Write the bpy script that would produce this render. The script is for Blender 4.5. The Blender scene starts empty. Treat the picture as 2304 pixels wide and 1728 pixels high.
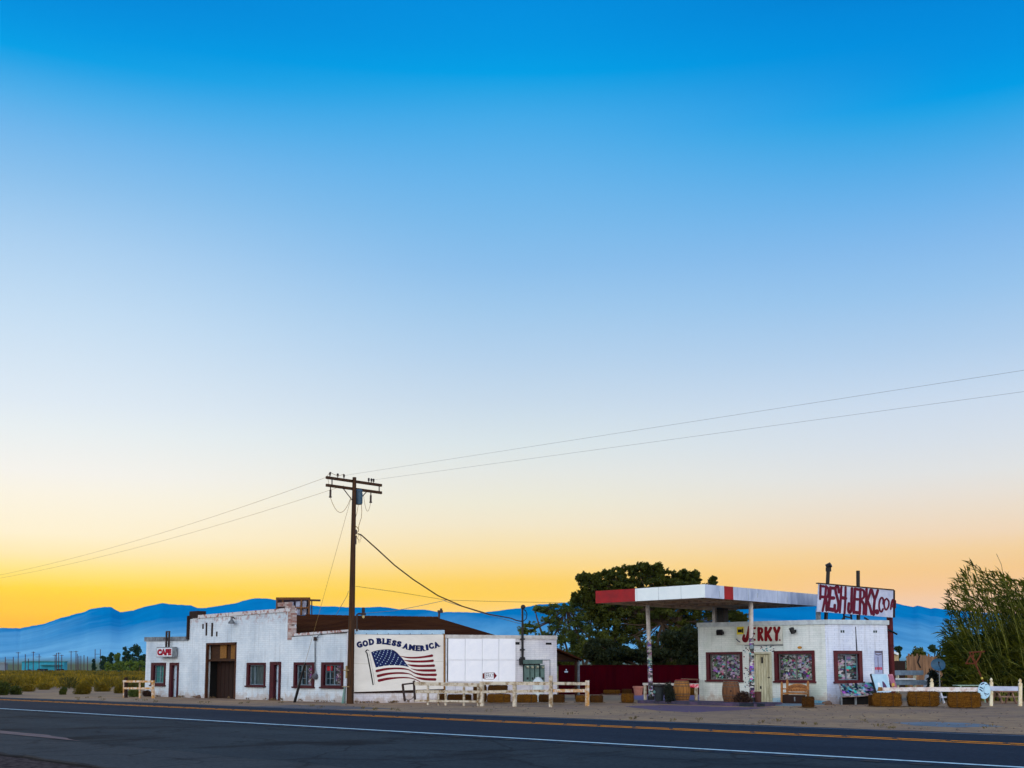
import bpy, bmesh, math, random
from mathutils import Vector, Matrix, noise
sc = bpy.context.scene
col = sc.collection
R = math.radians

# ---------------------------------------------------------------- camera
F = 2600.; TH = R(6.7); H = 1.6; HOR = 1508.
CY = HOR - F*math.tan(TH)
AZ = math.atan2(2652/F, math.cos(TH)+math.tan(TH)*math.sin(TH))
FW = (-math.cos(AZ), math.sin(AZ)); RT = (math.sin(AZ), math.cos(AZ))
cam_d = bpy.data.cameras.new('camera'); cam = bpy.data.objects.new('camera', cam_d); col.objects.link(cam)
cam.location = (0, 0, H)
_r = Vector((RT[0], RT[1], 0)); _f = Vector((FW[0]*math.cos(TH), FW[1]*math.cos(TH), math.sin(TH))); _u = _r.cross(_f)
cam.matrix_world = Matrix(((_r.x, _u.x, -_f.x, 0), (_r.y, _u.y, -_f.y, 0), (_r.z, _u.z, -_f.z, H), (0, 0, 0, 1)))
cam_d.sensor_width = 36; cam_d.lens = 36*F/2304; cam_d.shift_y = (CY-864)/2304
cam_d.clip_start = .1; cam_d.clip_end = 30000
sc.camera = cam
sc.view_settings.view_transform = 'Standard'; sc.view_settings.look = 'None'
sc.view_settings.exposure = 0; sc.view_settings.gamma = 1
sc.cycles.use_denoising = True
sc.cycles.max_bounces = 6; sc.cycles.volume_bounces = 0

def s2l(c):
    c = c/255.
    return c/12.92 if c <= .04045 else ((c+.055)/1.055)**2.4
def C(r, g, b, k=1.): return (s2l(r)*k, s2l(g)*k, s2l(b)*k, 1)

# ---------------------------------------------------------------- world: dusk sky
w = bpy.data.worlds.new('World'); sc.world = w; w.use_nodes = True
nt = w.node_tree; N = nt.nodes; L = nt.links
for n in list(N): N.remove(n)
def nd(t, **k):
    n = N.new(t)
    for a, b in k.items(): setattr(n, a, b)
    return n
def mth(op, a, b=None, clamp=False):
    n = nd('ShaderNodeMath', operation=op, use_clamp=clamp)
    for i, v in enumerate((a, b)):
        if v is None: continue
        if isinstance(v, (int, float)): n.inputs[i].default_value = v
        else: L.new(v, n.inputs[i])
    return n.outputs[0]
tc = nd('ShaderNodeTexCoord'); sp = nd('ShaderNodeSeparateXYZ'); L.new(tc.outputs['Generated'], sp.inputs[0])
X, Y, Z = sp.outputs
el = mth('DIVIDE', Z, .56, True)
side = mth('ADD', mth('MULTIPLY', X, RT[0]), mth('MULTIPLY', Y, RT[1]))
fwd = mth('ADD', mth('MULTIPLY', X, FW[0]), mth('MULTIPLY', Y, FW[1]))
def zpy(py, u=0.):
    v = (CY-py)/F; fy = math.cos(TH)-v*math.sin(TH); fz = math.sin(TH)+v*math.cos(TH)
    return fz/math.hypot(fy, fz, u)/.56
HAZE_D = 1.6e-5; AIR = (.08, .42, .75)
def ramp(stops, u=0.):
    n = nd('ShaderNodeValToRGB'); cr = n.color_ramp; cr.interpolation = 'LINEAR'
    st = []
    for p, c in stops:
        s_ = max(.02, zpy(p, u)*.56); T_ = math.exp(-HAZE_D*min(8200, 797/s_))       # the air in front of the sky
        st.append((max(0, zpy(p, u)), tuple(max(0, (s2l(v)-AIR[i]*(1-T_))/T_) for i, v in enumerate(c))+(1,)))
    stops = sorted(st, key=lambda s: s[0])
    while len(cr.elements) < len(stops): cr.elements.new(.5)
    for e, (p, c) in zip(cr.elements, stops): e.position = min(1, p)
    for e, (p, c) in zip(cr.elements, stops): e.color = c
    L.new(el, n.inputs[0]); return n.outputs[0]
SKY_L = [(-60, (0, 136, 216)), (0, (0, 143, 221)), (60, (0, 151, 226)), (118, (0, 160, 230)), (150, (40, 164, 231)), (215, (78, 174, 234)), (300, (112, 183, 236)), (400, (138, 193, 237)), (540, (170, 208, 241)), (700, (196, 222, 244)),
         (900, (222, 235, 245)), (960, (231, 240, 243)), (1060, (244, 244, 238)), (1110, (249, 245, 229)), (1200, (253, 243, 212)), (1245, (254, 237, 184)), (1275, (254, 233, 150)), (1300, (254, 227, 120)), (1325, (254, 219, 66)), (1348, (254, 210, 0)), (1380, (255, 204, 0)), (1400, (255, 194, 30)), (1508, (255, 180, 40))]
SKY_C = [(-60, (0, 132, 212)), (0, (0, 143, 222)), (100, (0, 151, 226)), (165, (0, 160, 230)), (200, (38, 164, 230)), (270, (70, 171, 233)), (400, (103, 180, 235)), (500, (122, 186, 235)), (600, (140, 192, 236)), (700, (161, 202, 237)), (800, (180, 210, 237)),
         (900, (199, 219, 236)), (1000, (218, 230, 234)), (1065, (229, 233, 228)), (1130, (237, 235, 217)), (1180, (243, 233, 205)), (1240, (249, 227, 174)), (1280, (252, 220, 143)), (1310, (253, 213, 112)), (1340, (254, 212, 104)), (1375, (254, 213, 130)), (1508, (252, 205, 120))]
SKY_R = [(-60, (0, 128, 210)), (0, (0, 136, 217)), (130, (0, 147, 225)), (215, (0, 158, 230)), (250, (36, 163, 230)), (330, (74, 170, 232)), (440, (108, 179, 235)), (540, (132, 187, 236)), (650, (152, 197, 237)), (780, (178, 208, 237)),
         (900, (203, 220, 238)), (990, (215, 225, 234)), (1060, (225, 228, 228)), (1110, (232, 226, 216)), (1160, (237, 222, 201)), (1200, (241, 218, 188)), (1240, (244, 212, 163)), (1280, (246, 206, 150)), (1320, (246, 204, 158)), (1350, (243, 207, 176)), (1508, (238, 200, 170))]
rl, rc_, rr = ramp(SKY_L, -.4), ramp(SKY_C), ramp(SKY_R, .38)
def mr(lo, hi):
    f = nd('ShaderNodeMapRange', interpolation_type='SMOOTHSTEP'); L.new(side, f.inputs[0]); f.inputs[1].default_value = lo; f.inputs[2].default_value = hi; return f.outputs[0]
def mixc(f, x, y):
    m = nd('ShaderNodeMix', data_type='RGBA', clamp_factor=True); L.new(f, m.inputs[0]); L.new(x, m.inputs[6]); L.new(y, m.inputs[7]); return m.outputs[2]
front = mixc(mr(-.02, .36), mixc(mr(-.39, .02), rl, rc_), rr)
# the half of the sky behind the camera: unseen twilight, brightened to fill the facing walls
an = nd('ShaderNodeValToRGB'); cr = an.color_ramp; cr.interpolation = 'EASE'
for p, c in ((0, (3.0, 3.0, 3.0, 1)), (.2, (3.7, 3.9, 3.95, 1)), (.5, (3.5, 3.9, 4.1, 1)), (.66, (1.3, 1.6, 1.9, 1)), (1, (.18, .36, .7, 1))):
    e = cr.elements[0] if p == 0 else (cr.elements[1] if p == 1 else cr.elements.new(p)); e.position = p; e.color = c
L.new(mth('MAXIMUM', Z, 0.), an.inputs[0])
k = nd('ShaderNodeMapRange', interpolation_type='SMOOTHSTEP'); L.new(fwd, k.inputs[0]); k.inputs[1].default_value = .1; k.inputs[2].default_value = -.42
m2 = nd('ShaderNodeMix', data_type='RGBA', clamp_factor=True); L.new(k.outputs[0], m2.inputs[0]); L.new(front, m2.inputs[6]); L.new(an.outputs[0], m2.inputs[7])
bg = nd('ShaderNodeBackground'); L.new(m2.outputs[2], bg.inputs[0]); bg.inputs[1].default_value = 1.0
# faint physical twilight on top of the graded sky
nis = nd('ShaderNodeTexSky', sky_type='NISHITA'); nis.sun_disc = False; nis.sun_elevation = R(1.5); nis.sun_rotation = math.atan2(FW[0]-.5*RT[0], FW[1]-.5*RT[1])
bg2 = nd('ShaderNodeBackground'); L.new(nis.outputs[0], bg2.inputs[0]); bg2.inputs[1].default_value = 0.002
ad = nd('ShaderNodeAddShader'); L.new(bg.outputs[0], ad.inputs[0]); L.new(bg2.outputs[0], ad.inputs[1])
out = nd('ShaderNodeOutputWorld'); L.new(ad.outputs[0], out.inputs[0])
# the last low glow of the sun, off to the left behind the hills
sd = bpy.data.lights.new('sun', 'SUN'); sd.energy = .5; sd.angle = R(14); sd.color = (1, .78, .42)
sun = bpy.data.objects.new('sun', sd); col.objects.link(sun)
sv = Vector((FW[0]-.75*RT[0], FW[1]-.75*RT[1], .22)); sun.rotation_euler = sv.to_track_quat('Z', 'Y').to_euler()

# ---------------------------------------------------------------- rays and planes
def ray(px, py):
    u = (px-1152)/F; v = (CY-py)/F
    fy = math.cos(TH)-v*math.sin(TH); fz = math.sin(TH)+v*math.cos(TH)
    return Vector((RT[0]*u+FW[0]*fy, RT[1]*u+FW[1]*fy, fz))
O = Vector((0, 0, H))
def G(px, py, z=0.): d = ray(px, py); return O+d*((z-H)/d.z)
def AT(px, py, D):
    d = ray(px, py); return O+d*(D/(d.x*FW[0]+d.y*FW[1]))
def DB(py): return H*F/(py-HOR)*1.0          # depth of a ground point seen at row py
def dof(p): return p.x*FW[0]+p.y*FW[1]
class Plane:
    def __init__(s, p, ang):
        s.p = Vector((p[0], p[1], 0)); s.ang = ang
        s.d = Vector((math.cos(ang), math.sin(ang), 0)); s.n = Vector((math.sin(ang), -math.cos(ang), 0))
    def pt(s, px, py, off=0.):
        r = ray(px, py); return O+r*((s.p+s.n*off-O).dot(s.n)/r.dot(s.n))
    def lc(s, px, py, off=0.):
        q = s.pt(px, py, off); return ((q-s.p).dot(s.d), q.z)
    def w(s, a, z, off=0.): return s.p+s.d*a+Vector((0, 0, z))+s.n*off
def through(p, q):
    return Plane((p.x, p.y), math.atan2(q.y-p.y, q.x-p.x))

# ---------------------------------------------------------------- materials
MATS = {}
class Nt:
    def __init__(s, name):
        s.m = bpy.data.materials.new(name); s.m.use_nodes = True; s.t = s.m.node_tree; s.b = s.t.nodes['Principled BSDF']
        s.tc = s.t.nodes.new('ShaderNodeTexCoord')
    def n(s, ty, **k):
        x = s.t.nodes.new(ty)
        for a, b in k.items(): setattr(x, a, b)
        return x
    def l(s, a, b): s.t.links.new(a, b)
    def noise(s, scale, detail=4, rough=.6, stretch=None, coord='Object'):
        x = s.n('ShaderNodeTexNoise'); x.inputs['Scale'].default_value = scale; x.inputs['Detail'].default_value = detail; x.inputs['Roughness'].default_value = rough
        src = s.tc.outputs[coord]
        if stretch:
            mp = s.n('ShaderNodeMapping'); mp.inputs['Scale'].default_value = stretch; s.l(src, mp.inputs[0]); src = mp.outputs[0]
        s.l(src, x.inputs['Vector']); return x.outputs[0]
    def rng(s, v, a, b, c=0., d=1.):
        x = s.n('ShaderNodeMapRange'); s.l(v, x.inputs[0])
        for i, q in enumerate((a, b, c, d)): x.inputs[i+1].default_value = q
        return x.outputs[0]
    def mix(s, f, a, b, bt='MIX'):
        x = s.n('ShaderNodeMix', data_type='RGBA', blend_type=bt)
        for i, v in ((0, f), (6, a), (7, b)):
            if isinstance(v, (int, float, tuple)): x.inputs[i].default_value = v
            else: s.l(v, x.inputs[i])
        return x.outputs[2]
    def bump(s, h, st, dist=.02):
        x = s.n('ShaderNodeBump'); x.inputs['Strength'].default_value = st; x.inputs['Distance'].default_value = dist
        s.l(h, x.inputs['Height']); s.l(x.outputs[0], s.b.inputs['Normal'])
    def fin(s, c, rough=.8, spec=.3):
        if isinstance(c, tuple): s.b.inputs['Base Color'].default_value = c
        else: s.l(c, s.b.inputs['Base Color'])
        s.b.inputs['Roughness'].default_value = rough; s.b.inputs['Specular IOR Level'].default_value = spec
        return s.m
def basic(name, c, c2=None, scale=6., rough=.8, spec=.3, bump=.15, stretch=None, metal=0., detail=5, lo=.35, hi=.65, dist=.01):
    if name in MATS: return MATS[name]
    t = Nt(name); c2 = c2 or tuple(x*.6 for x in c[:3])+(1,)
    nz = t.noise(scale, detail, .65, stretch)
    m_ = t.fin(t.mix(t.rng(nz, lo, hi), c, c2), rough, spec); t.b.inputs['Metallic'].default_value = metal
    if bump: t.bump(t.noise(scale*5, 3, .6, stretch), bump, dist)
    MATS[name] = m_; return m_
def brickmat(name, c1, c2, mort, stain, w_=.42, h_=.105, peel=None, tint=None):
    t = Nt(name); sx = t.n('ShaderNodeSeparateXYZ'); t.l(t.tc.outputs['Object'], sx.inputs[0])
    cb = t.n('ShaderNodeCombineXYZ'); t.l(sx.outputs[0], cb.inputs[0]); t.l(sx.outputs[2], cb.inputs[1])
    wob = t.noise(1.3, 3); ad_ = t.n('ShaderNodeVectorMath', operation='SCALE'); ad_.inputs[3].default_value = .02
    t.l(t.tc.outputs['Object'], ad_.inputs[0])
    b = t.n('ShaderNodeTexBrick'); t.l(cb.outputs[0], b.inputs['Vector'])
    b.inputs['Color1'].default_value = c1; b.inputs['Color2'].default_value = c2; b.inputs['Mortar'].default_value = mort
    b.inputs['Scale'].default_value = 1; b.inputs['Mortar Size'].default_value = .006; b.inputs['Mortar Smooth'].default_value = .6
    b.inputs['Brick Width'].default_value = w_; b.inputs['Row Height'].default_value = h_; b.inputs['Bias'].default_value = 0
    c = t.mix(t.rng(t.noise(.55, 5, .6), .42, .7), b.outputs[0], stain, 'MULTIPLY')
    c = t.mix(t.rng(t.noise(5., 6, .75, (1, 1, 2.2)), .55, .7, 0, .7), c, tuple(x*.62 for x in stain[:3])+(1,))
    # grime creeping up from the ground
    gr = t.n('ShaderNodeMath', operation='ADD'); t.l(sx.outputs[2], gr.inputs[0]); t.l(t.rng(t.noise(2.2, 5, .7), .3, .7, -.45, .3), gr.inputs[1])
    c = t.mix(t.rng(gr.outputs[0], .0, .35, .55, 0.), c, C(150, 120, 95))
    # rain streaks from the coping
    c = t.mix(t.rng(t.noise(1., 4, .7, (5., 5., .35)), .52, .74, 0, .38), c, C(128, 128, 130))
    if tint:
        t.mix(1., c, t.mix(t.rng(sx.outputs[0], tint[0], tint[1]), tint[2], (1, 1, 1, 1)), 'MULTIPLY')
    if peel:
        pz = t.n('ShaderNodeMath', operation='MULTIPLY'); t.l(t.rng(sx.outputs[2], peel[0], peel[1]), pz.inputs[0]); t.l(t.rng(t.noise(3.2, 6, .75), .5, .6), pz.inputs[1])
        c = t.mix(pz.outputs[0], c, C(150, 92, 80))
    fm = t.fin(c, .75, .25); t.bump(b.outputs[1], -.3, .006); MATS[name] = fm; return fm
def stickers(name, base, dens=.5, scale=9., dark=.55):
    t = Nt(name)
    def layer(sc_, off, prev, keep):
        mp = t.n('ShaderNodeMapping'); t.l(t.tc.outputs['Object'], mp.inputs[0]); mp.inputs['Location'].default_value = (off, off*.7, off*1.3); mp.inputs['Scale'].default_value = (1, .3, 1.35)
        v = t.n('ShaderNodeTexVoronoi', distance='CHEBYCHEV'); v.inputs['Scale'].default_value = sc_; v.inputs['Randomness'].default_value = 1
        t.l(mp.outputs[0], v.inputs['Vector'])
        sr = t.n('ShaderNodeSeparateColor', mode='HSV'); t.l(v.outputs['Color'], sr.inputs[0])
        wn = t.n('ShaderNodeTexWhiteNoise'); t.l(v.outputs['Color'], wn.inputs['Vector'])
        s2 = t.n('ShaderNodeSeparateColor'); t.l(wn.outputs['Color'], s2.inputs[0])
        cc = t.n('ShaderNodeCombineColor', mode='HSV'); t.l(s2.outputs[0], cc.inputs[0])
        t.l(t.rng(s2.outputs[1], 0, 1, -.2, 1.), cc.inputs[1]); t.l(t.rng(s2.outputs[2], 0, 1, -.25*dark, dark), cc.inputs[2])
        return t.mix(t.rng(wn.outputs['Value'], keep-.01, keep+.01), prev, cc.outputs[0])
    c = layer(scale, 3.1, base, 1-dens); c = layer(scale*1.7, 8.7, c, 1-dens*.8)
    c = t.mix(t.rng(t.noise(30, 3), .5, .62, 0, .5), c, C(40, 40, 46))
    fm = t.fin(c, .35, .4); MATS[name] = fm; return fm

# ---------------------------------------------------------------- mesh builder
class MB:
    def __init__(s): s.v = []; s.f = []
    def add(s, vs, fs):
        b = len(s.v); s.v += [Vector(v) for v in vs]; s.f += [tuple(i+b for i in f) for f in fs]
    def quad(s, *p): s.add(p, [tuple(range(len(p)))])
    def prism(s, pts, vec):
        n = len(pts); vec = Vector(vec); pts = [Vector(p) for p in pts]
        s.add(pts+[p+vec for p in pts], [tuple(range(n))[::-1], tuple(range(n, 2*n))]+[(i, (i+1) % n, n+(i+1) % n, n+i) for i in range(n)])
    def box(s, c, sz, ang=0., tilt=None):
        c = Vector(c); M = Matrix.Rotation(ang, 3, 'Z')
        if tilt: M = M @ tilt
        vs = [c+M @ Vector((x*sz[0]/2, y*sz[1]/2, z*sz[2]/2)) for x in (-1, 1) for y in (-1, 1) for z in (-1, 1)]
        s.add(vs, [(0, 1, 3, 2), (4, 6, 7, 5), (0, 4, 5, 1), (2, 3, 7, 6), (0, 2, 6, 4), (1, 5, 7, 3)])
    def beam(s, a, b, w_, h_, up=(0, 0, 1)):
        a = Vector(a); b = Vector(b); d = (b-a).normalized(); up = Vector(up)
        if abs(d.dot(up)) > .99: up = Vector((0, 1, 0))
        x = d.cross(up).normalized(); y = x.cross(d)
        q = [a+x*sx*w_/2+y*sy*h_/2 for sx, sy in ((-1, -1), (1, -1), (1, 1), (-1, 1))]
        s.prism(q, b-a)
    def tube(s, pts, r, n=8, cap=True):
        pts = [Vector(p) for p in pts]
        if isinstance(r, (int, float)): r = [r]*len(pts)
        b = len(s.v); x = None
        for i, p in enumerate(pts):
            d = (pts[min(i+1, len(pts)-1)]-pts[max(i-1, 0)]).normalized()
            if x is None: x = d.cross(Vector((.3, .5, .8))).normalized()
            x = (x-d*x.dot(d)).normalized(); y = d.cross(x)
            s.v += [p+(x*math.cos(2*math.pi*j/n)+y*math.sin(2*math.pi*j/n))*r[i] for j in range(n)]
        for i in range(len(pts)-1):
            for j in range(n):
                s.f.append((b+i*n+j, b+i*n+(j+1) % n, b+(i+1)*n+(j+1) % n, b+(i+1)*n+j))
        if cap: s.f += [tuple(range(b, b+n))[::-1], tuple(range(b+(len(pts)-1)*n, b+len(pts)*n))]
    def lathe(s, c, prof, n=20, M=None):
        c = Vector(c); b = len(s.v)
        for r_, z in prof:
            for j in range(n):
                q = Vector((r_*math.cos(2*math.pi*j/n), r_*math.sin(2*math.pi*j/n), z)); s.v.append(c+(M @ q if M else q))
        for i in range(len(prof)-1):
            for j in range(n): s.f.append((b+i*n+j, b+i*n+(j+1) % n, b+(i+1)*n+(j+1) % n, b+(i+1)*n+j))
        s.f += [tuple(range(b, b+n))[::-1], tuple(range(b+(len(prof)-1)*n, b+len(prof)*n))]
    def leaves(s, c, rad, n, size, rg, asp=.5, shell=.35, up=0.):
        c = Vector(c)
        for _ in range(n):
            d = Vector((rg.gauss(0, 1), rg.gauss(0, 1), rg.gauss(0, 1))); k = .52*min(1, 2.1/max(.01, d.length))
            p = c+Vector((d.x*rad[0]*k, d.y*rad[1]*k, d.z*rad[2]*k))
            a = Vector((rg.gauss(0, 1), rg.gauss(0, 1), rg.gauss(0, 1)+up)).normalized(); b = a.cross(Vector((rg.gauss(0, 1), rg.gauss(0, 1), rg.gauss(0, 1)))).normalized()
            z = size*rg.uniform(.6, 1.3); bb = len(s.v)
            s.v += [p-a*z*.5, p+b*z*asp*.5, p+a*z*.5, p-b*z*asp*.5]; s.f.append((bb, bb+1, bb+2, bb+3))
    def mesh(s, name, mat, Mi, smooth=False):
        me = bpy.data.meshes.new(name); me.from_pydata([Mi @ v for v in s.v], [], s.f); me.materials.append(mat)
        if smooth:
            for p in me.polygons: p.use_smooth = True
            me.set_sharp_from_angle(angle=R(40))
        me.update(); return me

def rz(a, p): return Matrix.Translation(p) @ Matrix.Rotation(a, 4, 'Z')
def props(o, label=None, cat=None, group=None, kind=None):
    if label: o['label'] = label
    if cat: o['category'] = cat
    if group: o['group'] = group
    if kind: o['kind'] = kind
    return o
WM = {}
def thing(name, label, cat, loc, ang=0., group=None):
    o = bpy.data.objects.new(name, None); o.empty_display_size = .2; col.objects.link(o)
    o.location = loc; o.rotation_euler = (0, 0, ang); WM[o.name] = rz(ang, Vector(loc)); return props(o, label, cat, group)
def part(name, mb, mat, parent, label=None, smooth=False, kind=None):
    M = WM[parent.name]; me = mb.mesh(name, mat, M.inverted(), smooth)
    o = bpy.data.objects.new(name, me); col.objects.link(o); o.parent = parent; WM[o.name] = M
    return props(o, label, None, None, kind)
def solo(name, mb, mat, label, cat, loc, ang=0., group=None, smooth=False, kind=None):
    M = rz(ang, Vector(loc)); me = mb.mesh(name, mat, M.inverted(), smooth); o = bpy.data.objects.new(name, me); col.objects.link(o)
    o.matrix_world = M; o.location = loc; o.rotation_euler = (0, 0, ang); WM[o.name] = M; return props(o, label, cat, group, kind)
def struct(name, mb, mat, smooth=False, kind='structure', label=None):
    return solo(name, mb, mat, label, None, (0, 0, 0), kind=kind, smooth=smooth)
def copytree(o, parent=None):
    c = o.copy(); col.objects.link(c); c.parent = parent
    for ch in list(o.children): copytree(ch, c)
    return c

# strokes of paint and lettering on a plane (px coordinates through conv)
def smooth_pts(p, n=5):
    if len(p) < 3: return list(p)
    o = []
    for i in range(len(p)-1):
        a, b, c, d = p[max(i-1, 0)], p[i], p[i+1], p[min(i+2, len(p)-1)]
        for j in range(n):
            t = j/n
            o.append(tuple(.5*((2*b[q])+(-a[q]+c[q])*t+(2*a[q]-5*b[q]+4*c[q]-d[q])*t*t+(-a[q]+3*b[q]-3*c[q]+d[q])*t**3) for q in range(len(b))))
    o.append(tuple(p[-1])); return o
def stroke(mb, fn, pts, wd, off, th=.006, curve=True, taper=None):
    """pts 2-D, fn maps (x,y,off)->world; wd a number or per point list"""
    ws = wd if isinstance(wd, (list, tuple)) else [wd]*len(pts)
    p = [(a[0], a[1], q) for a, q in zip(pts, ws)]
    if curve: p = smooth_pts(p, 5)
    L_, R_ = [], []
    for i, a in enumerate(p):
        b = p[max(i-1, 0)]; c = p[min(i+1, len(p)-1)]; dx, dy = c[0]-b[0], c[1]-b[1]; l = math.hypot(dx, dy) or 1
        nx, ny = -dy/l*a[2]/2, dx/l*a[2]/2; L_.append((a[0]+nx, a[1]+ny)); R_.append((a[0]-nx, a[1]-ny))
    def capp(a, b, r_):
        dx, dy = a[0]-b[0], a[1]-b[1]; l = math.hypot(dx, dy) or 1; an_ = math.atan2(dy, dx)
        return [(a[0]+math.cos(an_+t)*r_, a[1]+math.sin(an_+t)*r_) for t in (-1.0, -.5, 0, .5, 1.0)]
    end = capp(p[-1], p[-2], p[-1][2]/2); st = capp(p[0], p[1], p[0][2]/2)
    poly = L_+end[::-1]+R_[::-1]+st[::-1]
    a3 = [fn(x, y, off) for x, y in poly]; b3 = [fn(x, y, off+th) for x, y in poly]; n = len(poly)
    # strip triangulation keeps bent strokes clean
    m_ = len(L_); b = len(mb.v)
    fr = [fn(x, y, off+th) for x, y in L_]+[fn(x, y, off+th) for x, y in R_]
    fs = [(i, i+1, m_+i+1, m_+i) for i in range(m_-1)]
    mb.add(fr, fs)
    mb.add([fn(x, y, off+th) for x, y in [L_[-1]]+end[::-1]+[R_[-1]]], [tuple(range(7))])
    mb.add([fn(x, y, off+th) for x, y in [R_[0]]+st[::-1]+[L_[0]]], [tuple(range(7))])
    mb.add(a3+b3, [(i, (i+1) % n, n+(i+1) % n, n+i) for i in range(n)])
def text2d(s_, off=.012, shear=0.):
    cu = bpy.data.curves.new('lettering', 'FONT'); cu.body = s_; cu.offset = off; cu.shear = shear; cu.resolution_u = 3
    ob = bpy.data.objects.new('lettering', cu); col.objects.link(ob); dg = bpy.context.evaluated_depsgraph_get()
    me = ob.evaluated_get(dg).to_mesh(); v = [tuple(x.co) for x in me.vertices]; f_ = [tuple(p.vertices) for p in me.polygons]
    ob.to_mesh_clear(); bpy.data.objects.remove(ob); bpy.data.curves.remove(cu); return v, f_
def text(mb, fn, s_, box, off, ang=0., bold=.012):
    """fit the text to box=(x0,y0,x1,y1) in fn's coordinates (y down)"""
    v, f_ = text2d(s_, bold); xs = [a[0] for a in v]; ys = [a[1] for a in v]
    x0, x1, y0, y1 = min(xs), max(xs), min(ys), max(ys); cx, cy = (box[0]+box[2])/2, (box[1]+box[3])/2; ca, sa = math.cos(ang), math.sin(ang)
    o = []
    for a in v:
        X_ = ((a[0]-x0)/(x1-x0)-.5)*(box[2]-box[0]); Y_ = (.5-(a[1]-y0)/(y1-y0))*(box[3]-box[1])
        o.append(fn(cx+X_*ca+Y_*sa, cy-X_*sa+Y_*ca, off))
    mb.add(o, f_)
def slab(mb, pl, pts, th, off=0.):
    mb.prism([pl.pt(x, y, off+th)-pl.n*th for x, y in pts], pl.n*th)
def rect(mb, pl, r_, th, off=0.):
    x0, y0, x1, y1 = r_; o = off+th; a0 = pl.lc(x0, (y0+y1)/2, o)[0]; a1 = pl.lc(x1, (y0+y1)/2, o)[0]; xm = (x0+x1)/2; z0 = pl.lc(xm, y1, o)[1]; z1 = pl.lc(xm, y0, o)[1]
    mb.prism([pl.w(a0, z0, off), pl.w(a1, z0, off), pl.w(a1, z1, off), pl.w(a0, z1, off)], pl.n*th)
def rloc(pl, r_, o=0.):
    x0, y0, x1, y1 = r_; a0 = pl.lc(x0, (y0+y1)/2, o)[0]; a1 = pl.lc(x1, (y0+y1)/2, o)[0]; xm = (x0+x1)/2
    return [a0, pl.lc(xm, y1, o)[1], a1, pl.lc(xm, y0, o)[1]]
def wallholes(mb, pl, a0, a1, z0, top, holes, depth=.25):
    """top: list of (a,z) along the top edge; holes: [a0,z0,a1,z1]"""
    zt = min(z for a, z in top)-.001
    assert all(h[3] < zt for h in holes), (holes, zt)
    xs = sorted(set([a0, a1]+[h[i] for h in holes for i in (0, 2)])); zs = sorted(set([z0, zt]+[h[i] for h in holes for i in (1, 3)]))
    for i in range(len(xs)-1):
        for j in range(len(zs)-1):
            cx, cz = (xs[i]+xs[i+1])/2, (zs[j]+zs[j+1])/2
            if any(h[0] < cx < h[2] and h[1] < cz < h[3] for h in holes): continue
            mb.quad(pl.w(xs[i], zs[j]), pl.w(xs[i+1], zs[j]), pl.w(xs[i+1], zs[j+1]), pl.w(xs[i], zs[j+1]))
    for h in holes:
        c = [(h[0], h[1]), (h[2], h[1]), (h[2], h[3]), (h[0], h[3])]
        for i in range(4):
            p, q = c[i], c[(i+1) % 4]; mb.quad(pl.w(*p), pl.w(*q), pl.w(q[0], q[1], -depth), pl.w(p[0], p[1], -depth))
    for (p, q) in zip(top[:-1], top[1:]):
        if q[0]-p[0] > 1e-4: mb.quad(pl.w(p[0], zt), pl.w(q[0], zt), pl.w(q[0], q[1]), pl.w(p[0], p[1]))
# ================================================================ SETTING
rnd = random.Random(7)
def groundmat():
    t = Nt('desert_dirt'); P = t.tc.outputs['Object']
    fine = t.noise(1.6, 8, .75); big = t.noise(.22, 6, .65); sp_ = t.noise(14, 4, .8)
    c = t.mix(t.rng(big, .38, .62), C(146, 118, 98), C(178, 142, 104))
    c = t.mix(t.rng(fine, .35, .7, 0, .75), c, C(106, 84, 68))
    c = t.mix(t.rng(sp_, .55, .75, 0, .6), c, C(174, 154, 130))
    c = t.mix(t.rng(t.noise(22, 2, .6), .62, .74, 0, .8), c, C(60, 52, 50))
    # scrub colour far out on the flats
    sx = t.n('ShaderNodeSeparateXYZ'); t.l(P, sx.inputs[0])
    a = t.n('ShaderNodeMath', operation='MULTIPLY'); t.l(sx.outputs[0], a.inputs[0]); a.inputs[1].default_value = FW[0]
    b = t.n('ShaderNodeMath', operation='MULTIPLY'); t.l(sx.outputs[1], b.inputs[0]); b.inputs[1].default_value = FW[1]
    d = t.n('ShaderNodeMath', operation='ADD'); t.l(a.outputs[0], d.inputs[0]); t.l(b.outputs[0], d.inputs[1])
    sage = t.mix(t.rng(t.noise(.02, 6, .7), .4, .65), C(96, 92, 44), C(140, 122, 72))
    c = t.mix(t.rng(d.outputs[0], 130, 260), c, sage)
    m_ = t.fin(c, .95, .1); t.bump(fine, .6, .05); return m_
MG = groundmat()
def grid_sheet(xs, ys, z=0.):
    mb = MB(); n = len(ys)
    mb.add([(x, y, z) for x in xs for y in ys], [(i*n+j, (i+1)*n+j, (i+1)*n+j+1, i*n+j+1) for i in range(len(xs)-1) for j in range(n-1)]); return mb
ax = [-8900, -5000, -3000, -1500, -800, -400, -200, -100, -50, 0, 50, 100, 200, 400, 800, 1500, 3000, 5000, 8900]; ay = [-2900]+[v for v in ax if -2000 < v < 7000]+[7900]
gm = grid_sheet(ax, ay); gm.v = [Vector((RT[0]*v.x+FW[0]*v.y, RT[1]*v.x+FW[1]*v.y, 0)) for v in gm.v]; struct('ground', gm, MG)

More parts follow.
